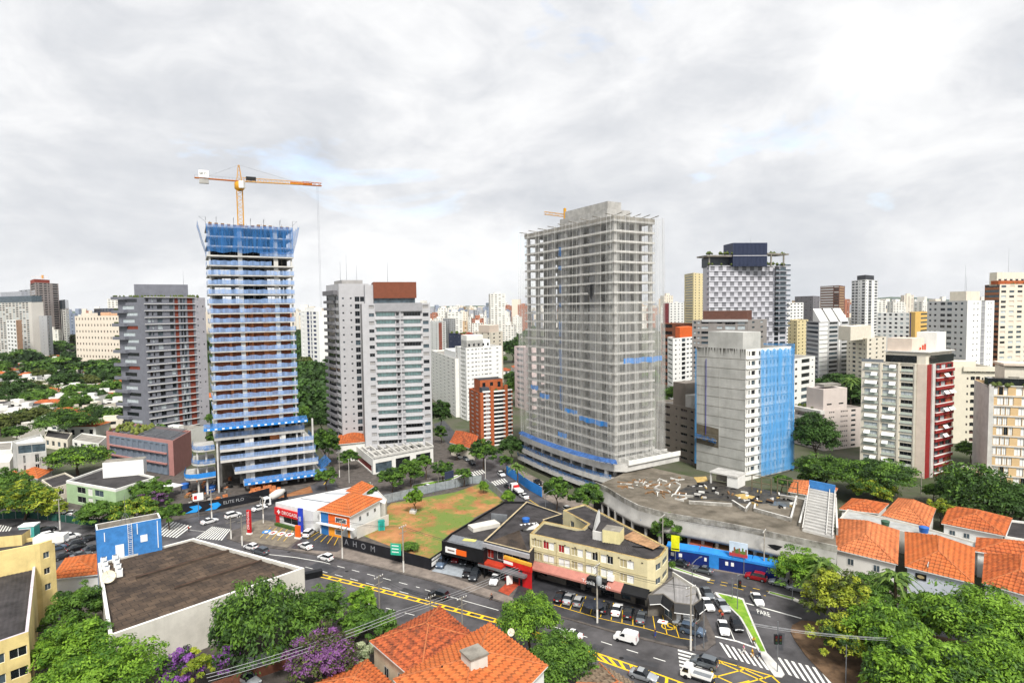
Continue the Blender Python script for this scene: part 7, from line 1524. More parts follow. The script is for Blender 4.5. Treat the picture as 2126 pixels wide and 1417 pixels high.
def palm(label, px, py, h, group=None, s=1., kind='palm'):
	p = G(px, py); r = root('palm_tree', label, 'palm', p, group); mb = MB(); mb.tube([(p.x, p.y, 0), (p.x + .2, p.y, h * .5), (p.x, p.y, h)], .22 * s, BARK, 7, .15 * s); mb.build('trunk', r); V = []; F = []; T = []; rr = random.Random(px)
	for i in range(22):
		a = i * 2.4 + rr.uniform(-.2, .2); el = rr.uniform(-.1, 1.1); L = rr.uniform(2.2, 3.4) * s; d = Vector((math.cos(a), math.sin(a), 0)); sd = Vector((-d.y, d.x, 0)); pv = None
		for j in range(7):
			t = j / 6; c = Vector((p.x, p.y, h)) + d * L * (t * math.cos(el * (1 - t * .5))) + Vector((0, 0, L * (math.sin(el) * t - .75 * t * t)))
			w_ = .5 * s * math.sin(min(1, t * 1.3 + .12) * math.pi * .9) + .04; cur = (c + sd * w_ - Vector((0, 0, w_ * .5)), c, c - sd * w_ - Vector((0, 0, w_ * .5)))
			if pv:
				for q in (0, 1): b_ = len(V); V += [pv[q], pv[q + 1], cur[q + 1].lerp(cur[q], .35), cur[q].lerp(cur[q + 1], .1)]; F.append((b_, b_ + 1, b_ + 2, b_ + 3)); T.append(rr.random())
			pv = cur
	me = bpy.data.meshes.new('crown'); me.from_pydata([tuple(v - p) for v in V], [], F); me.materials.append(LM[kind]); at = me.attributes.new('tint', 'FLOAT', 'FACE'); at.data.foreach_set('value', T); o = bpy.data.objects.new('crown', me); COL.objects.link(o); o.parent = r; return r
N_ = dict(near=True)
# bottom left
tree('dark green tree between the yellow block and the white warehouse', (106, 1205, 215, 1330), 5, 'mid', **N_)
tree('bright green tree along the white warehouse side wall, lower left', (80, 1275, 236, 1420), 5.5, 'bright', **N_)
tree('light green tree at the bottom left corner below the warehouse front', (60, 1345, 330, 1500), 5, 'bright', **N_)
tree('feathery dark green drooping tree before the white warehouse wall', (432, 1202, 622, 1372), 6.2, 'mid', mats=[LM['dark'], LM['mid']], droop=1.6, leaf=.55, dens=.9, lob=.55, **N_)
tree('rounded mid green tree by the right end of the white warehouse', (598, 1210, 722, 1322), 5.2, 'mid', **N_)
tree('purple flowering tree at the bottom, left of the feathery dark tree', (312, 1338, 420, 1450), 4, mats=[LM['dark'], LM['purple']], mixw=.62, leaf=.34, **N_)
tree('clipped yellow-green bush between two purple flowering trees', (366, 1345, 444, 1440), 4, 'yellow', leaf=.3, dens=1.3, **N_)
tree('dim violet flowering shrub right of the clipped yellow-green bush', (425, 1335, 492, 1420), 3.4, mats=[LM['dark'], LM['purple']], mixw=.4, leaf=.32, **N_)
tree('large violet-pink flowering tree left of the pyramid tile roof', (578, 1296, 756, 1440), 4.6, mats=[LM['olive'], LM['violet']], mixw=.55, leaf=.34, dens=1.3, **N_)
tree('pale silvery shrub between the violet tree and the pyramid roof', (708, 1326, 792, 1398), 2.6, 'white', leaf=.36, **N_)
tree('small bright green tree by the avenue kerb left of the pole', (714, 1216, 786, 1280), 4.2, 'bright', leaf=.45, **N_)
tree('low green hedge-like trees behind the pyramid roof', (700, 1262, 822, 1330), 2.8, 'mid', **N_)
tree('tiny golden yellow shrub by the avenue', (712, 1286, 737, 1309), 1.2, 'gold', leaf=.25, name='shrub', cat='shrub', **N_)
tree('big glossy green tree between the avenue and the big orange roof', (1030, 1218, 1172, 1350), 6, 'bright', mats=[LM['mid'], LM['bright']], droop=.7, dens=1.4, leaf=.36, **N_)
tree('dense green tree below the big glossy one, by the bottom edge', (1082, 1306, 1246, 1440), 5, 'mid', droop=.5, dens=1.2, leaf=.36, **N_)
# right-hand park
tree('bright green tree beside the right end of the blue hoarding', (1612, 1136, 1742, 1232), 5, 'bright', leaf=.36, **N_)
tree('yellow-flecked sparse tree at the left edge of the park', (1666, 1178, 1806, 1320), 5.5, mats=[LM['olive'], LM['yellow']], mixw=.6, dens=1.0, leaf=.42, **N_)
tree('yellow-leaved bush at the lower park edge by the pavement', (1690, 1270, 1820, 1390), 3.6, mats=[LM['dark'], LM['yellow']], mixw=.55, leaf=.38, **N_)
tree('bright drooping tree in the middle of the park', (1760, 1240, 1930, 1400), 5.5, 'bright', mats=[LM['mid'], LM['bright']], mixw=.6, droop=.8, leaf=.5, dens=1.2, **N_)
tree('wide bright green spreading tree at the right edge of the park', (1930, 1205, 2200, 1400), 6, 'bright', mats=[LM['mid'], LM['bright']], mixw=.65, flat=.2, leaf=.48, dens=1.2, **N_)
tree('bright tree at the bottom of the park beside the wooden pole', (1790, 1330, 1990, 1480), 5.5, 'bright', mats=[LM['dark'], LM['bright']], mixw=.65, droop=.8, leaf=.5, dens=1.2, **N_)
tree('bright tree in the bottom right corner', (1950, 1330, 2230, 1500), 5.5, 'bright', mats=[LM['mid'], LM['bright']], mixw=.65, droop=.5, leaf=.48, dens=1.2, **N_)
tree('bright tree filling the gap below the pale wall with the plaque', (1860, 1225, 1990, 1330), 4.5, 'bright', mats=[LM['mid'], LM['bright']], mixw=.6, droop=.6, leaf=.48, dens=1.2, **N_)
tree('mid green tree behind the yellow-flecked one, below the orange roofs', (1740, 1190, 1880, 1270), 4.5, 'mid', **N_)
palm('palm with yellowing skirt in the park below the second orange roof', 1856, 1300, 9.5, s=1.35); palm('greyish young palm at the upper left of the park', 1706, 1262, 8.6, s=1.3)
palm('palm beside the blue street hoarding at the crossing', 1074, 1012, 7, s=1.2)
# middle distance, near the streets
def T(label, box, zc, kind='mid', **k): return tree(label, box, zc, kind, **k)
T('big yellow-green tree at the left edge of the street', (-20, 985, 118, 1092), 5.5, 'yellow', near=True, mats=[LM['mid'], LM['yellow']], leaf=.6, dens=.7)
T('dark crown behind the yellow-green street tree, left edge', (-40, 968, 60, 1050), 6, 'mid', near=True, leaf=.6, dens=.7); T('small light tree right of the yellow-green street tree', (86, 1036, 138, 1074), 3, 'yellow')
T('flat spreading bright tree in front of the pink podium block', (95, 918, 226, 980), 7, 'bright', near=True, mats=[LM['dark'], LM['bright']], flat=.3, leaf=.6, dens=.8)
T('broad umbrella-shaped tree left of the grey tower foot', (70, 843, 198, 908), 8, 'mid', near=True, mats=[LM['dark'], LM['mid']], flat=.3, leaf=.7, dens=.7)
T('trees along the fence in front of the pale green building, left one', (162, 1030, 250, 1100), 4, 'mid', near=True, leaf=.5); T('tree in front of the pale green building, with yellowish tips', (235, 1022, 330, 1095), 4, 'olive', near=True, mats=[LM['mid'], LM['yellow']], mixw=.25, leaf=.5)
T('dark rounded tree right of the pale green building', (268, 995, 350, 1042), 4.5, 'mid', near=True, leaf=.5); T('violet-tinged shrub right of the pale green building', (275, 1018, 340, 1050), 3.4, mats=[LM['dark'], LM['violet']], mixw=.5, near=True, leaf=.4); T('tree at the left end of the black construction hoarding', (322, 1038, 378, 1096), 4, 'mid', near=True, leaf=.45)
T('twin-trunked tree standing alone on the vacant lot', (838, 1006, 882, 1064), 4.2, 'bright', near=True, leaf=.4, dens=1.4); T('young tree by the fence corner at the crossing', (994, 996, 1014, 1022), 2.4, 'bright'); T('low scrub on the lot beside the black hoarding', (830, 1118, 870, 1150), 1.0, 'mid', name='shrub', cat='shrub'); T('light shrub by the grey fence at the street corner', (1038, 1016, 1072, 1046), 2.2, 'bright', name='shrub', cat='shrub')
T('dark round street tree on the deck side of the street, left one', (1122, 985, 1188, 1052), 6, 'mid', near=True, leaf=.5, mats=[LM['dark'], LM['mid']]); T('dark round street tree on the deck side of the street, right one', (1184, 998, 1256, 1062), 6, 'dark', near=True, leaf=.5, mats=[LM['dark'], LM['mid']])
T('leafy tree in front of the curved deck behind the yellow sign', (1346, 1058, 1428, 1136), 5, 'mid', near=True, leaf=.45); T('low bush on the pavement at the east end of the yellow corner block', (1388, 1158, 1402, 1186), 1.6, 'mid', name='shrub', cat='shrub')
for bx_, l_ in (((900, 872, 930, 925), 'bushy tree left of the orange brick tower'), ((1035, 940, 1068, 975), 'dark tree at the podium corner of the netted high-rise'), ((1655, 968, 1715, 1012), 'low tree below the tall dark one, beside the hipped house'), ((1600, 985, 1650, 1012), 'bushy tree at the foot of the blue netting'), ((700, 930, 745, 968), 'leafy tree beside the white beamed podium corner'), ((735, 1002, 785, 1042), 'dense bush behind the small orange roof'), ((940, 968, 985, 996), 'rounded tree on the zebra crossing verge'), ((425, 880, 455, 940), 'dark tree between the grey tower and the podium slabs'), ((230, 955, 275, 985), 'tree before the pink podium block, beside the white roof box'), ((10, 880, 60, 915), 'dark tree above the small concrete block')): T(l_, bx_, 4.5, 'mid', near=True, leaf=.55, mats=[LM['dark'], LM['mid']])
T('tall dark tree just right of the blue netting', (1642, 850, 1745, 965), 12, 'dark', near=True, leaf=.7, dens=.7); T('spreading tree below the tall dark one by the blue netting', (1655, 938, 1785, 1012), 7, 'mid', near=True, flat=.2, leaf=.55, mats=[LM['dark'], LM['mid']]); T('wide flat-topped tree in front of the cream mint tower', (1740, 950, 1905, 1022), 7, 'mid', near=True, flat=.3, leaf=.55, mats=[LM['dark'], LM['mid']]); T('yellow-green tree in front of the wide flat-topped one', (1768, 982, 1868, 1046), 4.5, 'yellow', near=True, mats=[LM['mid'], LM['yellow']], leaf=.5)
T('large dark conical-topped tree right of the red-sided tower', (1932, 960, 2125, 1078), 7, 'dark', near=True, droop=.8, leaf=.7, dens=.9, mats=[LM['dark'], LM['mid']], mixw=.25); T('dark crown at the right edge beside the rightmost block', (2050, 1010, 2200, 1090), 6, 'dark', near=True, leaf=.6); T('small bright yellow-green tree between two orange roofs', (1930, 1032, 1976, 1090), 4, 'yellow', near=True, leaf=.4, dens=1.3); T('green bush right of the red-sided tower base', (1918, 1000, 1960, 1035), 4, 'mid')
T('street tree left of the white beamed podium', (642, 884, 706, 962), 8, 'dark', near=True, leaf=.6, mats=[LM['dark'], LM['mid']]); T('small street tree on the far pavement beside the drugstore roof', (652, 966, 702, 1012), 4.5, 'mid', near=True, leaf=.5)
T('bushy tree at the foot of the white beamed podium, left', (785, 962, 842, 1022), 4.5, 'dark', near=True, leaf=.5, mats=[LM['dark'], LM['mid']]); T('bushy tree at the foot of the white beamed podium, middle', (822, 948, 884, 1010), 5, 'mid', near=True, leaf=.5); T('light tree at the foot of the white beamed podium, right', (862, 940, 905, 980), 6, 'mid', near=True, leaf=.5); T('round tree on the verge right of the white podium', (895, 952, 945, 998), 4.5, 'dark', near=True, leaf=.5, mats=[LM['dark'], LM['mid']]); T('low tree by the crossing right of the white podium', (930, 918, 965, 950), 4, 'mid')
T('dense tree in front of the orange brick tower', (972, 912, 1036, 966), 6, 'mid', near=True, leaf=.55, mats=[LM['dark'], LM['mid']]); T('dark trees between the orange brick tower and the netted high-rise', (1030, 900, 1092, 956), 6, 'dark', near=True, leaf=.6)
T('tall dark tree left of the orange brick tower', (894, 812, 938, 905), 9, 'dark', near=True, leaf=.7); T('dark wooded clump beside the netted high-rise', (1036, 690, 1092, 760), 14, 'dark'); T('second dark clump below the wooded one beside the netted high-rise', (1050, 770, 1092, 835), 10, 'mid'); T('dark tree behind the orange-roof storey block', (1368, 690, 1396, 800), 12, 'dark'); T('rounded trees below the white orange-roof block', (1372, 800, 1440, 838), 10, 'mid')
gp = 'trees in the green belt behind the pinkish-white block'
for bx in ((1690, 738, 1745, 800), (1730, 745, 1800, 808), (1700, 770, 1790, 830)): T('dark tree in the green belt behind the pinkish-white block', bx, 10, 'dark', group=gp)
palm('tall palm above the green belt behind the pinkish-white block', 1766, 850, 16, s=2); T('tree in the courtyard of the arched-window block', (1990, 912, 2045, 952), 5, 'mid'); T('dark tree behind the roof garden of the rightmost block', (2062, 728, 2100, 790), 12, 'dark'); T('small tree in front of the checkered tower base', (1590, 672, 1610, 700), 30, 'mid')
# park on the left
gp = 'trees of the park left of the grey tower'
for i, (bx, zc, kd) in enumerate((((45, 736, 142, 790), 9, 'flat'), ((160, 736, 252, 792), 9, 'flat'), ((108, 764, 172, 815), 8, 'dark'), ((0, 790, 42, 840), 9, 'dark'), ((120, 678, 210, 738), 14, 'olive'), ((185, 690, 262, 745), 13, 'dark'), ((60, 700, 130, 740), 10, 'mid'), ((0, 690, 40, 730), 12, 'dark'), ((20, 720, 70, 760), 9, 'mid'), ((130, 810, 165, 840), 6, 'mid'), ((210, 785, 258, 825), 8, 'mid'), ((225, 745, 270, 790), 10, 'dark'), ((-20, 740, 20, 790), 9, 'mid'), ((90, 690, 150, 720), 12, 'olive'), ((178, 672, 240, 700), 16, 'dark'))):
	T({'flat': 'umbrella-shaped dark tree', 'dark': 'dark dense tree', 'olive': 'olive brown-green tree', 'mid': 'mid green rounded tree'}[kd] + ' in the park left of the grey tower', bx, zc, kd, group=gp + ', ' + kd)
T('dark pointed conifer standing in the left park, farther one', (158, 688, 180, 740), 12, 'cone'); T('dark pointed conifer standing in the left park, nearer one', (138, 728, 162, 775), 9, 'cone'); palm('palm among the white houses left of the grey tower', 70, 838, 9, s=1.5); palm('second palm among the left houses by the umbrella tree', 122, 824, 8, s=1.4)
gp = 'trees in the gap between the two left towers'
for bx, zc, kd in (((612, 676, 650, 712), 14, 'dark'), ((640, 700, 690, 742), 12, 'mid'), ((614, 735, 668, 775), 10, 'olive'), ((650, 760, 690, 800), 9, 'dark'), ((618, 795, 660, 830), 8, 'mid'), ((640, 850, 690, 890), 7, 'dark'), ((610, 840, 640, 880), 7, 'mid'), ((425, 700, 446, 800), 12, 'dark'), ((428, 840, 450, 900), 8, 'mid')): T({'dark': 'dark green tree', 'mid': 'mid green tree', 'olive': 'olive green tree'}[kd] + ' in the gap between the two left towers', bx, zc, kd, group=gp + ', ' + kd)
# background fill: trees and small houses on free ground
FOOT = []
for o in bpy.data.objects:
	if o.parent is None and o.type == 'EMPTY' and o.get('category') in ('building', 'house', 'shop'):
		for c in o.children:
			if c.name.startswith('wall') and c.type == 'MESH':
				xs = [v.co.x + o.location.x for v in c.data.vertices]; ys = [v.co.y + o.location.y for v in c.data.vertices]; FOOT.append((min(xs), max(xs), min(ys), max(ys)))
rf = random.Random(5)
def free(p, m):
	for a, b_, c, d in FOOT:
		if a - m < p.x < b_ + m and c - m < p.y < d + m: return False
	return True
cnt = ntr = 0
for i in range(2600):
	lf = i < 420; px = rf.uniform(-40, 256) if lf else rf.uniform(-60, 2190); py = rf.uniform(740, 905) if lf else 660 + 290 * rf.random() ** 1.6
	if py > 925 or (640 < px < 1300 and py > 860) or (1300 < px < 1660 and py > 820) or (px < 640 and py > 930): continue
	p = G(px, py)
	if p.y > 1500 or not free(p, 1.5 if lf else 4): continue
	cnt += 1
	if cnt > 520 or ntr > 205: break
	k = p.y / 1250
	ph = 'left of the grey tower' if px < 260 else 'between the two left towers' if px < 700 else 'in the centre gap' if px < 1100 else 'right of the netted high-rise' if px < 1640 else 'on the right'
	if rf.random() < (.62 if lf else .38):
		wx, wy = rf.uniform(9, 15), rf.uniform(9, 15); a = rf.uniform(-.6, .6); u = Vector((math.cos(a), math.sin(a))); v = Vector((-u.y, u.x)); q = V2(p); h = rf.uniform(3.2, 6.5); FOOT.append((q.x - 7, q.x + 7, q.y - 7, q.y + 7)); C4 = [q - u * wx / 2 - v * wy / 2, q + u * wx / 2 - v * wy / 2, q + u * wx / 2 + v * wy / 2, q - u * wx / 2 + v * wy / 2]
		if rf.random() < (.3 if lf else .5):
			mb = MB(); facade(mb, C4[0], C4[1], 0, h, max(1, int(h / 3)), cols(3, .4, .3, .75), WHITE); mb.poly([(*C4[1], 0), (*C4[2], 0), (*C4[2], h), (*C4[1], h)], WHITE); mb.poly([(*C4[3], 0), (*C4[0], 0), (*C4[0], h), (*C4[3], h)], WHITE)
			tr = rf.random() < .6; zr = h + 2; m1, m2 = (C4[0] + C4[3]) / 2, (C4[1] + C4[2]) / 2; e = lambda w_: (w_ - q) * 1.08 + q
			rm = rf.choice((TILEN, TILE, TILEO)); mb.poly([(*e(C4[0]), h), (*e(C4[1]), h), (*m2.lerp(m1, .25), zr), (*m1.lerp(m2, .25), zr)], rm); mb.poly([(*e(C4[2]), h), (*e(C4[3]), h), (*m1.lerp(m2, .25), zr), (*m2.lerp(m1, .25), zr)], rm); mb.poly([(*e(C4[1]), h), (*e(C4[2]), h), (*m2.lerp(m1, .25), zr)], rm); mb.poly([(*e(C4[3]), h), (*e(C4[0]), h), (*m1.lerp(m2, .25), zr)], rm)
			o = mb.build('house', None, (q.x, q.y, 0)); tag(o, 'small white house with an orange tile roof among trees ' + ph, 'house', 'orange-roofed houses ' + ph)
		else:
			mb = MB(); wm = rf.choice((WHITE, WHITE, CRM, OFFW)); nm = 'white' if wm is WHITE else 'cream' if wm is CRM else 'weathered white'; facade(mb, C4[0], C4[1], 0, h + 1.5, 2, cols(3, .45, .3, .75), wm); mb.poly([(*C4[1], 0), (*C4[2], 0), (*C4[2], h + 1.5), (*C4[1], h + 1.5)], wm); mb.poly([(*C4[3], 0), (*C4[0], 0), (*C4[0], h + 1.5), (*C4[3], h + 1.5)], wm); mb.poly([(*c_, h + 1.1) for c_ in C4], rf.choice((ROOFG, ROOFD, OFFW))); mb.beam(C4[0].lerp(C4[1], .2) + v * 3, C4[0].lerp(C4[1], .6) + v * 3, h + 1, h + 3, -3, 0, wm)
			o = mb.build('house', None, (q.x, q.y, 0)); tag(o, nm + ' flat-roofed house among trees ' + ph, 'house', nm + ' flat-roofed houses ' + ph)
	else:
		ntr += 1; kd = rf.choice(('dark', 'mid', 'dark', 'olive', 'flat', 'mid')); rr = rf.uniform(3.8, 7.5); r = root('tree', {'dark': 'dark green', 'mid': 'mid green', 'olive': 'olive green', 'flat': 'flat-topped dark'}[kd] + ' tree among the houses ' + ph, 'tree', p, kd + ' trees among the houses ' + ph); o = bpy.data.objects.new('crown', far_crown(kd, cnt % 3)); COL.objects.link(o); o.parent = r; zc = rr * rf.uniform(.75, 1.0); o.location.z = zc; o.scale = (rr, rr, rr * rf.uniform(.8, 1.1)); o.rotation_euler.z = cnt; t = bpy.data.objects.new('trunk', FART[cnt % 4]); COL.objects.link(t); t.parent = r; t.scale = (rr, rr, zc)

# far woods that read as one mass
wv = np.empty(len(far_crown('dark', 0).vertices) * 3, np.float32); far_crown('dark', 0).vertices.foreach_get('co', wv); wv = wv.reshape(-1, 4, 3)[::4]; wv = wv.mean(1, keepdims=True) + (wv - wv.mean(1, keepdims=True)) * 2.1; AV_ = []; AT = []; k = 0
rw_ = np.random.default_rng(4)
for i in range(1500):
	px, py = ((rf.uniform(-60, 262), rf.uniform(685, 800)), (rf.uniform(608, 694), rf.uniform(668, 880)), (rf.uniform(1640, 1810), rf.uniform(735, 850)), (rf.uniform(-80, 2200), 658 + 80 * rf.random() ** 1.3))[min(3, i % 5)]; p = G(px, py)
	if p.y > 1700 or p.y < 260 or not free(p, 3): continue
	k += 1
	if k > 420: break
	s_ = rf.uniform(5, 10); AV_.append(wv * np.array([s_, s_, s_ * .9]) + np.array([p.x, p.y, s_ * .85])); AT.append(np.clip(rw_.uniform(0, .9) + rw_.uniform(-.3, .3, len(wv)), 0, 1))
AV_ = np.concatenate(AV_); AT = np.concatenate(AT); n = len(AT); me = bpy.data.meshes.new('woods'); me.vertices.add(4 * n); me.vertices.foreach_set('co', AV_.astype(np.float32).ravel()); me.loops.add(4 * n); me.loops.foreach_set('vertex_index', np.arange(4 * n, dtype=np.int32)); me.polygons.add(n); me.polygons.foreach_set('loop_start', np.arange(0, 4 * n, 4, dtype=np.int32)); at = me.attributes.new('tint', 'FLOAT', 'FACE'); at.data.foreach_set('value', AT.astype(np.float32)); me.materials.append(LM['dark']); me.update(calc_edges=True)
o = bpy.data.objects.new('woods', me); COL.objects.link(o); tag(o, 'dark leafy canopy between the far houses and blocks', 'woods', None, 'stuff')
# ---------------- vehicles ----------------
TYRE = mat('tyre', '16171A', .85, 0); RIM = mat('wheel_rim', 'A5A8AC', .35, 0, metal=.7); CGL = mat('car_glass', '14191F', .08, 0, spec=.6); LAMPW = mat('headlight', 'E8EDF0', .2, 0); LAMPR = mat('tail_light', 'A3161A', .3, 0); TRIM = mat('car_trim', '202226', .6, 0)
def paint(key, c, metal=.25): m = mat('paint_' + key, c, .28, 0, metal=metal, spec=.6); return m
PAINT = {'white': paint('white', 'EDEDED', 0), 'silver': paint('silver', 'B4B9BE', .5), 'grey': paint('grey', '6C7278', .4), 'dark': paint('dark', '33373D', .3), 'black': paint('black', '17181B', .2), 'red': paint('red', '9E1B22', .1), 'blue': paint('blue_grey', '5E7086', .4)}
CARS = {}
SHP = {'sedan': ([2.18, 2.08, 1.25, .80, .05, -.85, -1.45, -2.0, -2.18], [.50, .66, .84, .90, .93, .93, .95, .92, .60], [.52, .70, .89, .97, 1.42, 1.44, 1.05, .98, .66]),
	   'hatch': ([1.95, 1.86, 1.15, .75, .05, -.9, -1.55, -1.85, -1.95], [.50, .68, .88, .94, .97, .97, .98, .95, .60], [.52, .72, .93, 1.0, 1.48, 1.50, 1.42, 1.0, .66]),
	   'suv': ([2.15, 2.06, 1.35, .95, .25, -1.0, -1.8, -2.06, -2.15], [.58, .80, 1.0, 1.06, 1.08, 1.08, 1.08, 1.02, .66], [.60, .84, 1.06, 1.12, 1.66, 1.70, 1.60, 1.1, .7])}
def car_proto(kind):
	X, ZS, ZR = SHP[kind]; r = root('parked_car', '', 'car', (0, 0, 0)); hw = .86 if kind != 'suv' else .92; body = MB(); gls = MB(); bm = PAINT['white']; rows = []
	for i, (x, zs, zr) in enumerate(zip(X, ZS, ZR)):
		e = .80 if i in (0, 8) else .93 if i in (1, 7) else 1; cab = 3 < i < 7 or (kind != 'sedan' and i == 6); wr = hw * (.74 if cab else .90) * e; zb = .30 if i in (0, 8) else .22
		rows.append([(x, -hw * .88 * e, zb), (x, -hw * e, .5), (x, -hw * .97 * e, zs), (x, -wr, zr), (x, -wr * .5, zr + .035), (x, wr * .5, zr + .035), (x, wr, zr), (x, hw * .97 * e, zs), (x, hw * e, .5), (x, hw * .88 * e, zb)])
	def isg(a, b): return (b in (3, 4, 5) and (a == 3 or a == (5 if kind == 'sedan' else 6))) or (b in (2, 6) and 3 <= a <= (5 if kind == 'sedan' else 6))
	body.grid(rows, bm, False, True, isg); body.poly([rows[0][k] for k in range(10)], bm); body.poly([rows[-1][k] for k in range(9, -1, -1)], bm); body.poly([rows[0][0], rows[0][9], rows[-1][9], rows[-1][0]], TRIM)
	body.build('body', r)
	def gquads(name, sel):
		g = MB()
		for a in range(8):
			for b in range(9):
				if isg(a, b) and sel(a, b): g.poly([rows[a][b], rows[a][b + 1], rows[a + 1][b + 1], rows[a + 1][b]], CGL)
		g.build(name, r)
	gquads('windscreen', lambda a, b: b in (3, 4, 5) and a == 3); gquads('rear_window', lambda a, b: b in (3, 4, 5) and a > 3); gquads('side_window', lambda a, b: b == 2); gquads('side_window', lambda a, b: b == 6)
	wr_ = .32 if kind != 'suv' else .36
	for sx in (X[0] - .85, X[-1] + .75):
		for sy in (-1, 1):
			mb = MB(); mb.grid([[(sx + rr_ * math.cos(k * math.tau / 12), sy * y, wr_ + rr_ * math.sin(k * math.tau / 12)) for k in range(12)] for rr_, y in ((.01, hw - .2), (wr_, hw - .2), (wr_, hw + .01), (wr_ * .66, hw + .02), (.01, hw + .02))], TYRE, True, False); o = mb.build('wheel', r); mb = MB(); mb.grid([[(sx + rr_ * math.cos(k * math.tau / 10), sy * y, wr_ + rr_ * math.sin(k * math.tau / 10)) for k in range(10)] for rr_, y in ((wr_ * .62, hw + .03), (.01, hw + .04))], RIM, True, False); mb.build('rim', o)
	for sy in (-1, 1):
		mb = MB(); mb.box((X[0] - .06, sy * hw * .62), .1, .36, ZS[0] + .03, ZS[0] + .19, LAMPW); mb.build('headlight', r); mb = MB(); mb.box((X[-1] + .06, sy * hw * .66), .1, .3, ZS[-1] + .05, ZS[-1] + .3, LAMPR); mb.build('tail_light', r); mb = MB(); mb.box((.72, sy * (hw + .08)), .16, .18, ZS[3], ZS[3] + .14, TRIM); mb.build('mirror', r)
	mb = MB(); mb.box((X[0] - .02, 0), .06, .8, .40, .52, TRIM); mb.build('grille', r); mb = MB(); mb.box((X[-1] + .0, 0), .04, .45, .62, .74, WHITE2); mb.build('number_plate', r); return r
def car(px, py, kind, col, ang, label, group=None, z=.15, s=1.):
	p = G(px, py, z)
	if kind not in CARS:
		r = car_proto(kind); CARS[kind] = r; r.location = p; r.rotation_euler.z = ang; r['label'] = label
		if group: r['group'] = group
		KID[r.name] = [(c, kids(c)) for c in kids(r)]
		for c, _ in KID[r.name]:
			if c.name.startswith('body'): c.material_slots[0].link = 'OBJECT'; c.material_slots[0].material = PAINT[col]
		return r
	r = dup(CARS[kind], p, ang, label, group, paint=('body', PAINT[col]))
	if not group and 'group' in r: del r['group']
	return r
def hd(a, b): d = G(*b) - G(*a); return math.atan2(d.y, d.x)
AV = hd((760, 1190), (1035, 1266)); ST = hd((1411, 1172), (1594, 1212)); PK = hd((1163, 1259), (1180, 1230)); PI = math.pi
car(676, 1161, 'hatch', 'white', AV + PI, 'white hatchback driving on the avenue below the side forecourt', z=.02); car(634, 1137, 'sedan', 'white', AV + PI - .15, 'white sedan on the dark side forecourt near the avenue'); car(642, 1110, 'suv', 'white', hd((636, 1119), (655, 1104)), 'white car parked by the blue totem sign'); car(521, 1139, 'hatch', 'white', AV + PI, 'white car half hidden behind the far edge of the brown roof', z=.02); car(541, 1148, 'suv', 'grey', AV + PI, 'grey estate car behind the edge of the brown roof', z=.02)
car(911, 1240, 'suv', 'dark', AV + PI, 'dark brown compact car on the avenue by the solid white line', z=.02); car(1184, 1323, 'sedan', 'white', AV + PI, 'white sedan on the avenue half behind the glossy green tree', z=.02); car(1462, 1381, 'suv', 'grey', AV + PI - .05, 'grey compact wagon driving over the zebra crossing', z=.02); car(1336, 1408, 'sedan', 'silver', AV, 'pale silver car at the bottom edge beside the yellow hatching', z=.02)
hl = hd((435, 1083), (482, 1070)); car(435, 1085, 'sedan', 'white', hl, 'white sedan beside the black construction hoarding, left one', z=.02); car(484, 1073, 'suv', 'white', hl, 'white car by the construction hoarding, behind the leading sedan', z=.02); car(539, 1058, 'sedan', 'white', hl, 'white and blue car beside the cement mixer truck', z=.02)
pkl = [(1163, 1243, 'sedan', 'black', 'black car in the first bay of the corner block parking'), (1181, 1247, 'sedan', 'silver', 'silver sedan in the second bay from the glossy green tree'), (1202, 1252, 'hatch', 'silver', 'pale silver hatchback with a red tail in the third bay'), (1254, 1266, 'hatch', 'dark', 'dark hatchback partly covered beside the parking pole'), (1281, 1270, 'sedan', 'white', 'white sedan in the corner block parking right of the pole'), (1306, 1277, 'hatch', 'dark', 'dark van-like hatchback right of the white parked sedan'), (1332, 1286, 'sedan', 'grey', 'charcoal sedan at the right end of the parking row')]
for x, y, k, c, l in pkl: car(x, y, k, c, PK + PI * (0 if c != 'grey' else 0), l)
car(1421, 1299, 'hatch', 'silver', AV + PI, 'pale silver hatchback at the pavement corner, behind the blue-grey one'); car(1438, 1314, 'suv', 'blue', AV, 'blue-grey car at the pavement corner beside the pole')
fk = hd((910, 1185), (930, 1160)); car(918, 1173, 'suv', 'blue', fk + PI, 'blue-grey car on the pale paving under the black shop sign'); car(948, 1163, 'hatch', 'red', fk + PI, 'red hatchback under the black shop front'); car(966, 1168, 'hatch', 'dark', fk + PI, 'dark hatchback right of the red one under the shop front'); car(990, 1175, 'sedan', 'grey', fk + PI, 'grey car deep in the shop bay'); car(973, 1192, 'suv', 'black', fk + PI, 'large black car by the edge of the pale paving'); car(986, 1199, 'suv', 'dark', fk + PI, 'dark car right behind the large black one'); car(1028, 1207, 'sedan', 'white', fk + PI, 'white sedan parked nose out beside the red paving')
car(1410, 1173, 'sedan', 'dark', ST + PI, 'dark grey sedan by the blue hoarding, near the yellow corner block', z=.02); car(1459, 1187, 'sedan', 'grey', ST + PI, 'mid grey sedan on the street below the blue gate', z=.02); car(1569, 1202, 'suv', 'red', ST + PI, 'dark red car parked by the end of the blue hoarding', z=.02); car(1618, 1214, 'hatch', 'silver', ST + PI, 'silver hatchback parked behind the dark red car', z=.02); car(1658, 1226, 'sedan', 'silver', ST + PI, 'silver car half hidden by the park tree', z=.02)
LN = hd((1468, 1234), (1520, 1300)); car(1572, 1249, 'sedan', 'white', hd((1563, 1235), (1583, 1268)), 'white sedan at the white stop line above the road lettering', z=.02)
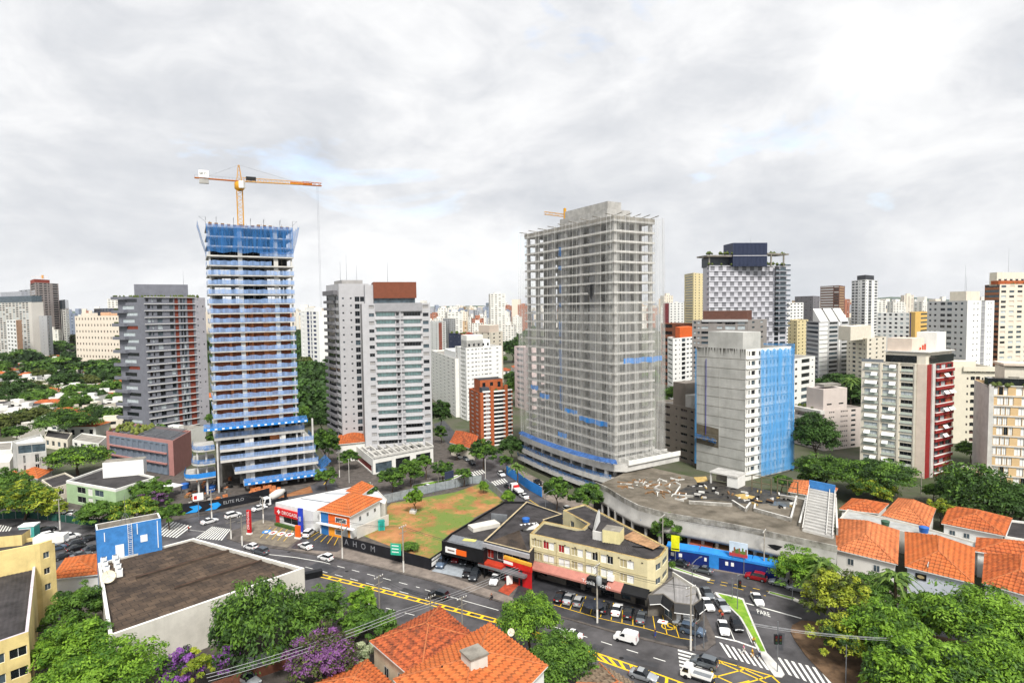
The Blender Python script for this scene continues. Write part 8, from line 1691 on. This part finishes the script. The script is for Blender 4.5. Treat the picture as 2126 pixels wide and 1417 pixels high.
car(1468, 1236, 'sedan', 'grey', LN, 'dark grey car last in the queue beside the traffic island', z=.02); car(1468, 1259, 'sedan', 'white', LN, 'white car in the queue next to the corner shop', z=.02); car(1500, 1262, 'sedan', 'silver', LN, 'silver sedan in the queue beside the traffic island', z=.02); car(1502, 1308, 'sedan', 'white', hd((1496, 1285), (1506, 1320)), 'white sedan first in the queue at the zebra crossing', z=.02); car(1529, 1302, 'hatch', 'black', hd((1520, 1285), (1538, 1320)), 'black hatchback first in the queue beside the grass island', z=.02)
S3 = hd((860, 1022), (960, 998)); car(890, 1013, 'sedan', 'white', S3, 'white sedan on the street behind the grey lot fence', z=.02); car(974, 993, 'suv', 'white', S3, 'white car waiting at the zebra crossing by the white podium', z=.02); car(1041, 987, 'hatch', 'white', hd((1041, 987), (1060, 1000)), 'white hatchback on the crossing near the palm', z=.02); car(1088, 1033, 'sedan', 'white', hd((1088, 1030), (1060, 1012)), 'white sedan on the street behind the black roofs', z=.02); car(1055, 1012, 'hatch', 'dark', hd((1088, 1030), (1060, 1012)), 'dark car by the corner of the grey fence', z=.02); car(1180, 1062, 'hatch', 'white', hd((1088, 1030), (1160, 1080)), 'white car behind the yellow corner block roof', z=.02); car(1117, 1004, 'sedan', 'black', hd((1088, 1030), (1160, 1080)), 'black car under the curved podium of the netted tower'); car(955, 950, 'hatch', 'white', hd((950, 945), (985, 970)), 'white car coming down the far side street', z=.02); car(980, 962, 'sedan', 'dark', hd((950, 945), (985, 970)), 'dark car in the far side street', z=.02); car(968, 955, 'hatch', 'grey', hd((950, 945), (985, 970)), 'grey car in the middle of the far side street', z=.02)
CP = hd((0, 1120), (100, 1095))
for x, y, k, c, l in ((34, 1124, 'sedan', 'white', 'white sedan in the car park nearest the left edge'), (97, 1103, 'sedan', 'black', 'black car beside the glazed kiosk'), (103, 1115, 'suv', 'white', 'white car in the middle of the car park, below the kiosk'), (146, 1118, 'suv', 'white', 'white wagon in the car park, towards the blue tank house'), (122, 1128, 'hatch', 'white', 'white hatchback in the second car park row'), (190, 1121, 'hatch', 'black', 'black hatchback next to the blue tank house wall'), (160, 1130, 'sedan', 'dark', 'charcoal sedan in the second car park row'), (160, 1141, 'sedan', 'black', 'black sedan in the third car park row, middle'), (192, 1142, 'sedan', 'dark', 'charcoal car in the third row beside the blue tank house'), (118, 1141, 'sedan', 'blue', 'blue-grey car in the third car park row, left'), (132, 1158, 'sedan', 'dark', 'dark sedan in the nearest car park row, behind the orange ribbed roof'), (168, 1156, 'sedan', 'grey', 'grey sedan in the nearest row beside the orange ribbed roof'), (6, 1140, 'suv', 'white', 'white car cut by the left edge of the car park'), (134, 1072, 'hatch', 'white', 'white car under the trees across from the car park, left'), (148, 1068, 'sedan', 'white', 'white car under the trees across from the car park, right'), (70, 1134, 'sedan', 'silver', 'silver car behind the yellow block roof')): car(x, y, k, c, CP + (.9 if y < 1080 else 0), l, z=.02)
for i, (x, y, c) in enumerate(((24, 792, 'dark'), (36, 786, 'grey'), (46, 780, 'dark'), (58, 775, 'silver'), (28, 805, 'white'), (64, 768, 'white'))): car(x, y, 'sedan', c, 1.1, c.replace('dark', 'charcoal') + ' car in the queue on the far left street by the umbrella trees', c + ' cars in the far left street queue', z=.02)
car(516, 1416, 'sedan', 'silver', AV, 'pale car under the wires at the bottom edge, left of the violet tree')
def wheel(mb, x, y, r_, w_=.25): mb.grid([[(x + q * math.cos(k * math.tau / 12), yy, r_ + q * math.sin(k * math.tau / 12)) for k in range(12)] for q, yy in ((.01, y - w_ / 2), (r_, y - w_ / 2), (r_, y + w_ / 2), (r_ * .6, y + w_ / 2 + .01), (.01, y + w_ / 2 + .01))], TYRE, True, False)
def profile_body(mb, prof, hw, m, top=.92):
	"""side outline (x,z) extruded to a body that narrows above z=1"""
	L = [(x, -hw * (1 if z < 1.05 else top), z) for x, z in prof]; Rr = [(x, hw * (1 if z < 1.05 else top), z) for x, z in prof]; mb.poly(L, m); mb.poly(list(reversed(Rr)), m); n = len(prof)
	for i in range(n): j = (i + 1) % n; mb.poly([L[j], L[i], Rr[i], Rr[j]], m)
def place(r, px, py, ang, z=.02): r.location = G(px, py, z); r.rotation_euler.z = ang
r = root('delivery_van', 'small white delivery van on the avenue in front of the parking bays', 'van', (0, 0, 0)); mb = MB(); profile_body(mb, [(2.0, .3), (2.02, .75), (1.85, .95), (1.15, 1.1), (.55, 1.72), (.2, 1.82), (-1.95, 1.84), (-2.0, .3)], .84, PAINT['white']); mb.build('body', r); mb = MB(); mb.poly([(1.13, -.68, 1.14), (1.13, .68, 1.14), (.58, .66, 1.70), (.58, -.66, 1.70)], CGL); mb.build('windscreen', r)
for s in (-1, 1): mb = MB(); y = s * .85; q = [(.95, y * .94, 1.12), (.0, y * .94, 1.12), (.0, y * .925, 1.62), (.5, y * .925, 1.62)]; mb.poly([(a, b_ + s * .03, c) for a, b_, c in (q if s > 0 else q[::-1])], CGL); mb.build('side_window', r); mb = MB(); mb.box((-2.0, s * .72), .06, .16, .9, 1.5, LAMPR); mb.build('tail_light', r); mb = MB(); mb.box((1.95, s * .6), .12, .32, .68, .86, LAMPW); mb.build('headlight', r)
for x in (1.25, -1.35):
	for s in (-1, 1): mb = MB(); wheel(mb, x, s * .76, .31); mb.build('wheel', r)
mb = MB(); mb.box((-.9, 0), 1.9, 1.2, 1.84, 1.98, PAINT['white']); mb.build('roof_box', r); mb = MB(); mb.box((-.2, 0), 3.0, 1.72, .32, .45, TRIM); mb.build('sill', r); place(r, 1300, 1330, AV + PI)
def cab_truck(label, px, py, ang, bed, name='pickup_truck', cat='truck'):
	r = root(name, label, cat, (0, 0, 0)); k = 1 if bed == 'bed' else 1.45; mb = MB(); profile_body(mb, [(2.3 * k, .4), (2.32 * k, 1.0), (1.95 * k, 1.85 * k ** .7), (1.7 * k, 1.95 * k ** .7), (.75 * k, 1.95 * k ** .7), (.7 * k, .4)], .85 * k ** .7, PAINT['white']); mb.build('cab', r); zt = 1.85 * k ** .7; mb = MB(); hw = .7 * k ** .7; mb.poly([(2.33 * k, -hw, 1.05), (2.33 * k, hw, 1.05), (2.0 * k, hw, zt - .05), (2.0 * k, -hw, zt - .05)], CGL); mb.build('windscreen', r)
	for s in (-1, 1): mb = MB(); y = s * (.86 * k ** .7); q = [(2.1 * k, y, 1.1), (1.1 * k, y, 1.1), (1.1 * k, y * .93, zt - .1), (1.8 * k, y * .93, zt - .1)]; mb.poly([(a, b_ + s * .02, c) for a, b_, c in (q if s > 0 else q[::-1])], CGL); mb.build('side_window', r)
	if bed == 'bed':
		mb = MB(); mb.box((-.8, 0), 2.9, 1.7, .7, .85, GREYM)
		for a in ((-.8, -.85, 2.9, .06), (-.8, .85, 2.9, .06), (-2.25, 0, .06, 1.7), (.65, 0, .06, 1.7)): mb.box(a[:2], a[2], a[3], .85, 1.25, WHITE2)
		mb.build('load_bed', r); mb = MB(); mb.box((-.3, 0), 4.6, .8, .45, .7, TRIM); mb.build('chassis', r); xs = (1.5, -1.4)
	elif bed == 'mixer':
		mb = MB(); ax = Vector((-1, 0, .22)).normalized(); o_ = Vector((.8, 0, 2.2)); u = Vector((0, 1, 0)); v = ax.cross(u); rows = [[o_ + ax * l + (u * math.cos(a * math.tau / 16) + v * math.sin(a * math.tau / 16)) * q for a in range(16)] for l, q in ((0, .3), (.3, .95), (2.2, 1.25), (3.2, 1.15), (4.8, .55), (4.9, .3))]; mb.grid(rows, mat('drum_white', 'D4D2CC', .6, .1, .8, .2), True); mb.build('drum', r); mb = MB(); mb.box((-1.2, 0), 7.2, 1.0, .7, 1.0, TRIM); mb.box((-4.2, 0), .4, .9, 1, 2.9, TRIM); mb.build('chassis', r); xs = (2.4, -2.2, -3.4)
	else:
		mb = MB(); mb.box((-1.6, 0), 4.6, 2.1, .9, 1.1, TRIM); mb.box((-1.9, 0), 3.6, 1.9, 1.1, 1.7, WHITE2); mb.box((.0, 0), .8, 1.7, 1.1, 2.3, RED); mb.build('load_bed', r); mb = MB(); mb.box((-.6, 0), 5.6, 1.0, .6, .9, TRIM); mb.build('chassis', r); xs = (2.3, -2.0)
	for x in xs:
		for s in (-1, 1): mb = MB(); wheel(mb, x, s * .8 * k ** .6, .34 * k, .28); mb.build('wheel', r)
	place(r, px, py, ang); return r
cab_truck('white flat-nosed pickup with an open load bed at the bottom by the zebra crossing', 1447, 1409, AV + PI - .05, 'bed'); cab_truck('white cement mixer truck in front of the brick pile', 566, 1046, hl + PI, 'mixer', 'mixer_truck'); cab_truck('white flatbed truck with a red load on the street by the netted tower', 1072, 1022, hd((1088, 1034), (1056, 1010)), 'flat', 'flatbed_truck')
# ---------------- people ----------------
SKIN = mat('skin', '9A6B50', .6, .04); HAIR = mat('hair_dark', '1E1815', .7, 0)
def skinned(name, parent, verts, edges, rad, m, sub=1):
	me = bpy.data.meshes.new(name); me.from_pydata(verts, edges, []); o = bpy.data.objects.new(name, me); COL.objects.link(o); o.parent = parent; sk = o.modifiers.new('skin', 'SKIN'); sk.use_smooth_shade = True
	if not me.skin_vertices: 
		bpy.context.view_layer.objects.active = o
	for i, q in enumerate(rad): me.skin_vertices[0].data[i].radius = (q, q) if not isinstance(q, tuple) else q
	me.skin_vertices[0].data[0].use_root = True
	if sub: sb = o.modifiers.new('smooth', 'SUBSURF'); sb.levels = sub; sb.render_levels = sub
	me.materials.append(m); return o
def person(px, py, ang, label, shirt, pants, pose='walk', z=.02, name='person'):
	r = root(name, label, 'person', G(px, py, z)); r.rotation_euler.z = ang; s = .28 if pose == 'walk' else .03
	if pose == 'ride': V = [(0, 0, .82), (.06, 0, 1.05), (.14, 0, 1.3), (.18, 0, 1.42), (.22, 0, 1.56), (.24, 0, 1.66)]; legs = [((.0, .1, .80), (.38, .17, .72), (.2, .2, .32), (.3, .2, .27)), ((.0, -.1, .80), (.38, -.17, .72), (.2, -.2, .32), (.3, -.2, .27))]; arms = [((.14, .18, 1.27), (.3, .24, 1.05), (.52, .27, .98)), ((.14, -.18, 1.27), (.3, -.24, 1.05), (.52, -.27, .98))]
	else: V = [(0, 0, .92), (0, 0, 1.12), (0, 0, 1.34), (.01, 0, 1.46), (.03, 0, 1.58), (.03, 0, 1.68)]; legs = [((0, .09, .88), (s * .7, .1, .48), (s * .55, .1, .08), (s * .55 + .15, .1, .04)), ((0, -.09, .88), (-s * .2, -.1, .48), (-s * 1.1, -.1, .1), (-s * 1.1 + .14, -.1, .04))]; arms = [((0, .2, 1.36), (-s * .4, .25, 1.1), (s * .1, .26, .86)), ((0, -.2, 1.36), (s * .4, -.25, 1.1), (s * .9, -.24, .90))]
	E = [(0, 1), (1, 2), (2, 3), (3, 4), (4, 5)]; Rd = [.13, .12, .14, .055, .085, .08]
	for L in legs:
		a = len(V); V += list(L); E += [(0, a), (a, a + 1), (a + 1, a + 2), (a + 2, a + 3)]; Rd += [.085, .06, .045, .035]
	for L in arms:
		a = len(V); V += list(L); E += [(2, a), (a, a + 1), (a + 1, a + 2)]; Rd += [.055, .042, .03]; h = Vector(L[2]); d = (h - Vector(L[1])).normalized(); sd = Vector((0, 1, 0)).cross(d).normalized()
		for f in range(5):
			o_ = (f - 2) * .018; tip = h + d * (.10 if f != 0 else .06) * (1 - abs(f - 2) * .06) + sd * (o_ * 1.4 if f else -.06) ; md = h + d * .06 + sd * o_; b_ = len(V); V += [tuple(md), tuple(tip)]; E += [(a + 2, b_), (b_, b_ + 1)]; Rd += [.010, .008]
	skinned('body', r, V, E, Rd, SKIN, 1)
	SV = [V[0], V[1], V[2], tuple(Vector(V[2]) * .6 + Vector(V[3]) * .4)]; SE = [(0, 1), (1, 2), (2, 3)]; SR = [.155, .145, .165, .08]
	for L in arms: a = len(SV); SV += [L[0], tuple(Vector(L[0]).lerp(Vector(L[1]), .85))]; SE += [(2, a), (a, a + 1)]; SR += [.07, .06]
	skinned('shirt', r, SV, SE, SR, shirt, 1); PV = [V[0]]; PE = []; PR = [.15]
	for L in legs: a = len(PV); PV += [L[0], L[1], tuple(Vector(L[1]).lerp(Vector(L[2]), .8))]; PE += [(0, a), (a, a + 1), (a + 1, a + 2)]; PR += [.1, .075, .062]
	skinned('trousers', r, PV, PE, PR, pants, 1); hc = Vector(V[5]); mb = MB(); m_ = HAIR if pose != 'ride' else BLK; q = 1 if pose != 'ride' else 1.35; mb.lathe((hc.x - .015, hc.y), [(.095 * q, hc.z - .03), (.105 * q, hc.z + .03), (.08 * q, hc.z + .09), (.01, hc.z + .12)], m_, 10); mb.build('hair' if pose != 'ride' else 'helmet', r)
	mb = MB()
	for sy in (-.032, .032): mb.lathe((hc.x + .082, sy), [(.001, hc.z - .028), (.012, hc.z - .02), (.001, hc.z - .012)], BLK, 6)
	mb.box((hc.x + .085, 0), .015, .045, hc.z - .085, hc.z - .075, mat('lips', '7A3A34', .6)); mb.box((hc.x + .092, 0), .03, .02, hc.z - .06, hc.z - .03, SKIN); mb.build('face', r); return r
cl = lambda k, c: mat('cloth_' + k, c, .85, .05)
zb_ = hd((1490, 1345), (1590, 1378)); PNK = cl('pink', 'C77A9A'); YLW = cl('yellow', 'E0B030'); WBL = cl('pale_blue', 'B9CBE0'); JEA = cl('jeans', '3A4A66'); BGR = cl('dark', '23252B'); REDC = cl('red', 'B8302E'); ORC = cl('orange', 'E0801E'); WHC = cl('white', 'DEDCD6')
person(1544, 1356, zb_, 'person in a pink top walking on the zebra crossing by the grass island', PNK, WHC); person(1562, 1364, zb_ + .2, 'person in a yellow shirt on the zebra crossing', YLW, cl('khaki', 'B58A3A')); person(1577, 1366, zb_, 'person in a pale blue top with jeans at the end of the zebra crossing', WBL, JEA); person(1360, 1322, AV, 'person in dark top and blue trousers on the pavement by the parking bays', BGR, cl('blue', '2A4A9A'), 'stand', .15)
person(1500, 1287, LN, 'person in a red shirt between the queued cars', REDC, BGR); person(392, 1104, hl, 'person in a red top on the traffic corner left of the brown roof', REDC, BGR, 'walk', .15); person(130, 1078, 0, 'person in white by the fence under the trees, left street', WHC, JEA, 'stand', .15)
def motorbike(px, py, ang, label, m):
	r = root('motorcycle', label, 'motorcycle', G(px, py, .02)); r.rotation_euler.z = ang; mb = MB(); mb.tube([(.55, 0, .75), (.25, 0, .85), (-.1, 0, .78), (-.6, 0, .82), (-.8, 0, .9)], .14, m, 7, .08); mb.box((0, 0), .5, .3, .3, .7, TRIM); mb.build('frame', r)
	for x in (.65, -.6): mb = MB(); wheel(mb, x, 0, .3, .12); mb.build('wheel', r)
	mb = MB(); mb.tube([(.5, -.33, 1.0), (.55, 0, .98), (.5, .33, 1.0)], .025, TRIM, 5); mb.tube([(.55, 0, .95), (.68, 0, .3)], .04, GREYM, 5); mb.build('handlebar', r); mb = MB(); mb.box((.68, 0), .1, .16, .75, .92, LAMPW); mb.build('headlight', r); mb = MB(); mb.box((-.75, 0), .4, .4, .9, 1.25, m); mb.build('top_box', r); return r
motorbike(1022, 1247, AV + PI, 'red motorcycle with rider on the avenue left of the glossy green tree', PAINT['red']); person(1022, 1247, AV + PI, 'rider in dark clothes on the red motorcycle', BGR, BGR, 'ride'); motorbike(1564, 1338, LN, 'black motorcycle waiting beside the grass island', PAINT['black']); person(1564, 1338, LN, 'rider in a yellow jacket on the black motorcycle', YLW, BGR, 'ride'); motorbike(1494, 1279, LN, 'motorcycle with an orange box between the queued cars', ORC); person(1494, 1279, LN, 'rider in an orange jacket between the queued cars', ORC, BGR, 'ride')
# ---------------- poles, lamps, signals, wires ----------------
TOPS = {}
def pole(px, py, ptop, label, kind='utility', m=POLEC, white=True, rot=0., name='utility_pole'):
	p = G(px, py, .1); d = p.y; hor = HZ - ROLL * (px - 1063); h = CAMH - (ptop - hor) * d / FPX; h = max(4, h); r = root(name, label, 'street lamp' if kind == 'lamp' else 'utility pole' if kind == 'utility' else 'pole', p); mb = MB(); mb.tube([p, (p.x, p.y, h)], .17 if kind == 'utility' else .09, m, 8, .11 if kind == 'utility' else .07); mb.build('post', r); TOPS[(px, py)] = Vector((p.x, p.y, h))
	if white and kind == 'utility': mb = MB(); mb.tube([p, (p.x, p.y, min(2.6, h * .4))], .185, POLEW, 8); mb.build('painted_base', r)
	if kind == 'utility':
		u = Vector((math.cos(rot), math.sin(rot), 0))
		for z_ in (h - .3, h - 1.5): mb = MB(); mb.tube([Vector((p.x, p.y, z_)) - u * 1.1, Vector((p.x, p.y, z_)) + u * 1.1], .07, CONCD, 5); mb.build('crossarm', r)
		mb = MB()
		for t in (-1, -.4, .4, 1): q = Vector((p.x, p.y, h - .25)) + u * t; mb.lathe((q.x, q.y), [(.05, q.z), (.08, q.z + .12), (.03, q.z + .25)], WHITE2, 6)
		mb.build('insulator', r)
	if kind == 'lamp' or rot > 5:
		u = Vector((math.cos(rot), math.sin(rot), 0)); mb = MB(); mb.tube([(p.x, p.y, h - .3), Vector((p.x, p.y, h + .3)) + u * 1.2, Vector((p.x, p.y, h + .5)) + u * 2.4], .05, GREYM, 5); mb.build('arm', r); q = Vector((p.x, p.y, h + .5)) + u * 2.6; mb = MB(); mb.box(V2(q), .8, .28, h + .42, h + .56, GREYM, rot); mb.build('lamp_head', r)
	return r
TR = mat('transformer_grey', '9A9EA0', .5, .1, 1, .2)
pole(711, 1158, 1086, 'utility pole with a red-banded base at the left end of the graffiti hoarding', rot=AV + 1.5); pole(838, 1187, 1098, 'utility pole with a white base in front of the graffiti hoarding', rot=AV + 1.5); pole(503, 1132, 1076, 'dark utility pole with heavy cabling left of the red totem', rot=AV + 1.5, m=CONCD); pole(480, 1118, 1078, 'shorter dark pole beside the zebra crossing left of the red totem', rot=AV + 1.2, m=CONCD); pole(547, 1085, 1036, 'white-based utility pole before the cement mixer', rot=AV)
rp = pole(1240, 1292, 1182, 'white-based utility pole with a transformer in the parking bay', rot=AV + 1.5); p = TOPS[(1240, 1292)]; mb = MB(); mb.lathe((p.x + .3, p.y - .3), [(.45, p.z - 3.6), (.5, p.z - 3.4), (.5, p.z - 2.2), (.3, p.z - 2.0)], TR, 10); mb.build('transformer', rp)
pole(1434, 1349, 1229, 'white-based utility pole at the pavement corner by the blue-grey car', rot=AV + 1.0); pole(1586, 1195, 1108, 'slender utility pole rising in front of the blue hoarding', rot=ST + 1.5); pole(1376, 1150, 1076, 'utility pole between the deck tree and the yellow corner block', rot=ST + 1.5, m=POLEC); pole(788, 1270, 1206, 'thin utility pole on the near kerb of the avenue', rot=AV + 1.5, m=CONCD, white=False); pole(895, 1300, 1250, 'dark pole behind the pyramid roof, left one', rot=AV + 1.3, m=CONCD, white=False); pole(960, 1318, 1252, 'dark pole behind the pyramid roof, right one', rot=AV + 1.3, m=CONCD, white=False); pole(1847, 1440, 1344, 'wooden pole among the bright park trees', rot=AV + 1.4, white=False, m=mat('pole_wood', '7A6250', .9, .2, 1.5)); pole(1925, 1240, 1180, 'dark pole before the wall with the oval plaque', rot=AV + 1.4, white=False, m=CONCD); pole(125, 1099, 1040, 'white-based pole by the fence across from the car park', rot=AV + 1.4); pole(440, 1080, 1020, 'white pole before the black construction hoarding', rot=AV + 1.4); pole(1912, 1025, 985, 'pole with a transformer cluster beside the large dark tree', rot=.3, m=CONCD, white=False); pole(1861, 1030, 990, 'thin bare post beside the yellow-green tree', 'post', white=False, name='post'); pole(683, 965, 918, 'pole on the street left of the white podium', rot=.8); pole(705, 990, 940, 'yellow-banded pole left of the white podium', rot=.8)
pole(910, 1006, 958, 'bare post behind the grey lot fence, right of the white car', 'post', POLEC, name='post'); pole(1008, 1000, 955, 'tall white post at the fence corner by the crossing', 'post', POLEW, name='post'); pole(725, 1002, 955, 'white post beside the small orange roof', 'post', POLEW, name='post')
pole(862, 1010, 962, 'street lamp on the verge in front of the white podium', 'lamp', GREYM, rot=1.2, name='street_lamp'); pole(1437, 1214, 1178, 'street lamp leaning over the queue beside the corner shop', 'lamp', GREYM, rot=.6, name='street_lamp'); pole(1133, 1072, 1028, 'street lamp behind the cream-edged sheet roof', 'lamp', GREYM, rot=.5, name='street_lamp'); pole(1520, 1243, 1212, 'thin sign post on the grass island', 'post', GREYM, name='post'); pole(1645, 1246, 1220, 'thin sign post on the short median', 'post', GREYM, name='post'); pole(1443, 1350, 1300, 'grey post beside the corner utility pole', 'post', GREYM, name='post'); pole(1461, 1345, 1262, 'slender grey post at the kerb corner', 'post', GREYM, name='post'); pole(1756, 1418, 1358, 'thin post at the lower park edge', 'post', GREYM, name='post')
def signal(px, py, ptop, label, off, rot):
	r = pole(px, py, ptop, label, 'post', GREYM, name='traffic_light'); r['category'] = 'traffic light'; p = TOPS[(px, py)]
	for s in off:
		q = Vector((p.x + s[0], p.y, 0)); z_ = p.z + s[1]; mb = MB(); mb.box(V2(q), .5, .4, z_, z_ + 1.5, BLK, rot); mb.build('signal_head', r)
		mb = MB()
		for i, m in enumerate((mat('lens_green', '1E3A2E', .3), mat('lens_amber', '4A3A1A', .3), mat('lens_red', '5A1A1E', .3))): mb.box((q.x, q.y - .21), .28, .06, z_ + .12 + i * .46, z_ + .42 + i * .46, m, rot)
		mb.build('lens', r)
	if off[0][0] > .3 or len(off) == 1: mb = MB(); mb.tube([(p.x, p.y, p.z - .2), (p.x + off[0][0], p.y, p.z)], .06, GREYM, 5); mb.build('arm', r)
signal(1531, 1264, 1204, 'traffic light on a leaning post on the grass island', [(.4, -2.6)], 0); signal(1614, 1394, 1306, 'traffic light with two heads at the tip of the island', [(-.3, -3.6), (.35, -3.6)], 0)
def cables(label, A, B, n=3, sag=1.2, sp=.35, m=WIRE, r_=.025):
	A, B = Vector(A), Vector(B); d = (B - A).normalized(); s = Vector((-d.y, d.x, 0)).normalized(); mb = MB()
	for i in range(n):
		o = s * (i - (n - 1) / 2) * sp + Vector((0, 0, (i % 2) * .25)); mb.tube([A.lerp(B, t / 10) + o - Vector((0, 0, sag * 4 * (t / 10) * (1 - t / 10))) for t in range(11)], r_, m, 3)
	tag(mb.build('power_line', None, A), label, 'power line')
def tq(k, dz=0): v = TOPS[k].copy(); v.z -= dz; return v
cables('bright power lines crossing the violet tree at the bottom left', D(430, 1408, 78), D(835, 1272, 96), 4, .6, .45, WIREL, .035); cables('power lines from the poles behind the pyramid roof to the shop forecourt', D(835, 1272, 96), D(1075, 1180, 116), 4, .5, .4, WIREL, .03)
cables('cables along the graffiti hoarding', tq((711, 1158), .3), tq((838, 1187), .3), 3, .5); cables('cables from the graffiti hoarding pole to the red canopy', tq((838, 1187), .3), D(1070, 1150, 128), 3, .8); cables('cables from the canopy to the parking pole', D(1070, 1150, 128), tq((1240, 1292), .3), 3, .8); cables('cables between the two white-based corner poles', tq((1240, 1292), .3), tq((1434, 1349), .3), 3, .6); cables('cables from the left dark pole to the hoarding pole', tq((503, 1132), .3), tq((711, 1158), .3), 3, .7); cables('pale cables through the park to the wooden pole', D(1560, 1295, 96), tq((1847, 1440), .2), 3, .4, .25, WIREL, .03); cables('pale cables from the wooden pole to the bottom right', tq((1847, 1440), .2), D(2140, 1440, 80), 3, .5, .25, WIREL, .03); cables('cables over the construction hoarding', tq((440, 1080), .3), tq((547, 1085), .3), 3, .5); cables('cables over the near kerb of the avenue', tq((788, 1270), .3), tq((895, 1300), .3), 3, .5); cables('cables along the blue hoarding', tq((1376, 1150), .3), tq((1586, 1195), .3), 3, .6)
# ---------------- yard fence and other small things at the bottom ----------------
fence('fence', 'grey railing fence under the feathery dark tree', [(490, 1400), (530, 1390), (585, 1368)], 2.2, mat('railing_grey', '8E9094', .6, .1, 3), 'fence', .05, 1.2)
fence('fence', 'dark green fence under the street trees across from the car park', [(-20, 1078), (60, 1076), (120, 1082), (190, 1092), (240, 1094)], 2.0, mat('fence_green', '1E4A40', .8, .2, 1), 'fence', .08, 3)
fence('wall', 'brown brick yard wall below the wires at the bottom', [(440, 1440), (520, 1412), (600, 1385)], 1.6, mat('brown_brick', '6A4232', .9, .2, 1.2), 'wall', .25)
tag(raised('concrete_planter', [(850, 1066), (862, 1068), (866, 1062), (854, 1060)], .8, CONCL), 'pale concrete block at the foot of the lone lot tree', 'planter'); bpy.data.objects['concrete_planter']['kind'] = 'thing'
p = G(1376, 1292); r = root('signboard', 'flat white sign with a small emblem lying in the parking bays', 'sign', p); A = V2(p); mb = MB(); mb.box(A, 1.7, 1.2, .16, .25, WHITE2, AV); mb.build('panel', r); mb = MB(); mb.box(A + Vector((.1, 0)), .6, .35, .25, .27, RED, AV + .5); mb.build('emblem', r)
p = G(1232, 1275); r = root('parasol', 'dark parasol over a parking bay beside the white-based pole', 'parasol', p); mb = MB(); mb.tube([p, p + Vector((0, 0, 2.4))], .04, GREYM, 5); mb.build('post', r); mb = MB(); mb.lathe((p.x, p.y), [(2.0, 2.0), (1.2, 2.35), (.02, 2.6)], mat('parasol_navy', '2A2E38', .8, .1, 1), 8, False); mb.build('canopy', r)
mb = MB(); rs = random.Random(3)
for i in range(260):
	p = G(rs.uniform(760, 1040), rs.uniform(1012, 1150))
	x0 = 742 + (1150 - (640 - (0)))*0
	q = V2(p)
	px_ = 1063 + p.x / p.y * 1250
	if not (820 < px_ < 985): continue
	h = rs.uniform(.15, .5)
	for k in range(4): a = rs.uniform(0, 6.3); d_ = Vector((math.cos(a), math.sin(a))) * rs.uniform(.1, .35); mb.poly([(*q, .16), (*(q + d_ * .6), .16 + h * .5), (*(q + d_), .16 + h), (*(q + d_ * .3), .16 + h * .6)], GRASS)
tag(mb.build('weeds'), 'low weeds scattered over the vacant lot', 'weeds', None, 'stuff')
# ---------------- air between here and the horizon ----------------
mb = MB(); mb.box((0, 5500), 15000, 12200, -1, 420, None); o = mb.build('haze'); o['kind'] = 'stuff'
hm = bpy.data.materials.new('haze'); hm.use_nodes = True; hn = hm.node_tree; hn.nodes.clear(); ho = hn.nodes.new('ShaderNodeOutputMaterial'); hv = hn.nodes.new('ShaderNodeVolumePrincipled')
hv.inputs['Color'].default_value = (.86, .92, 1, 1); hv.inputs['Density'].default_value = .00003; hv.inputs['Anisotropy'].default_value = .2; hn.links.new(hv.outputs[0], ho.inputs['Volume']); o.data.materials.clear(); o.data.materials.append(hm)
o['label'] = 'thin pale air that softens the far city'
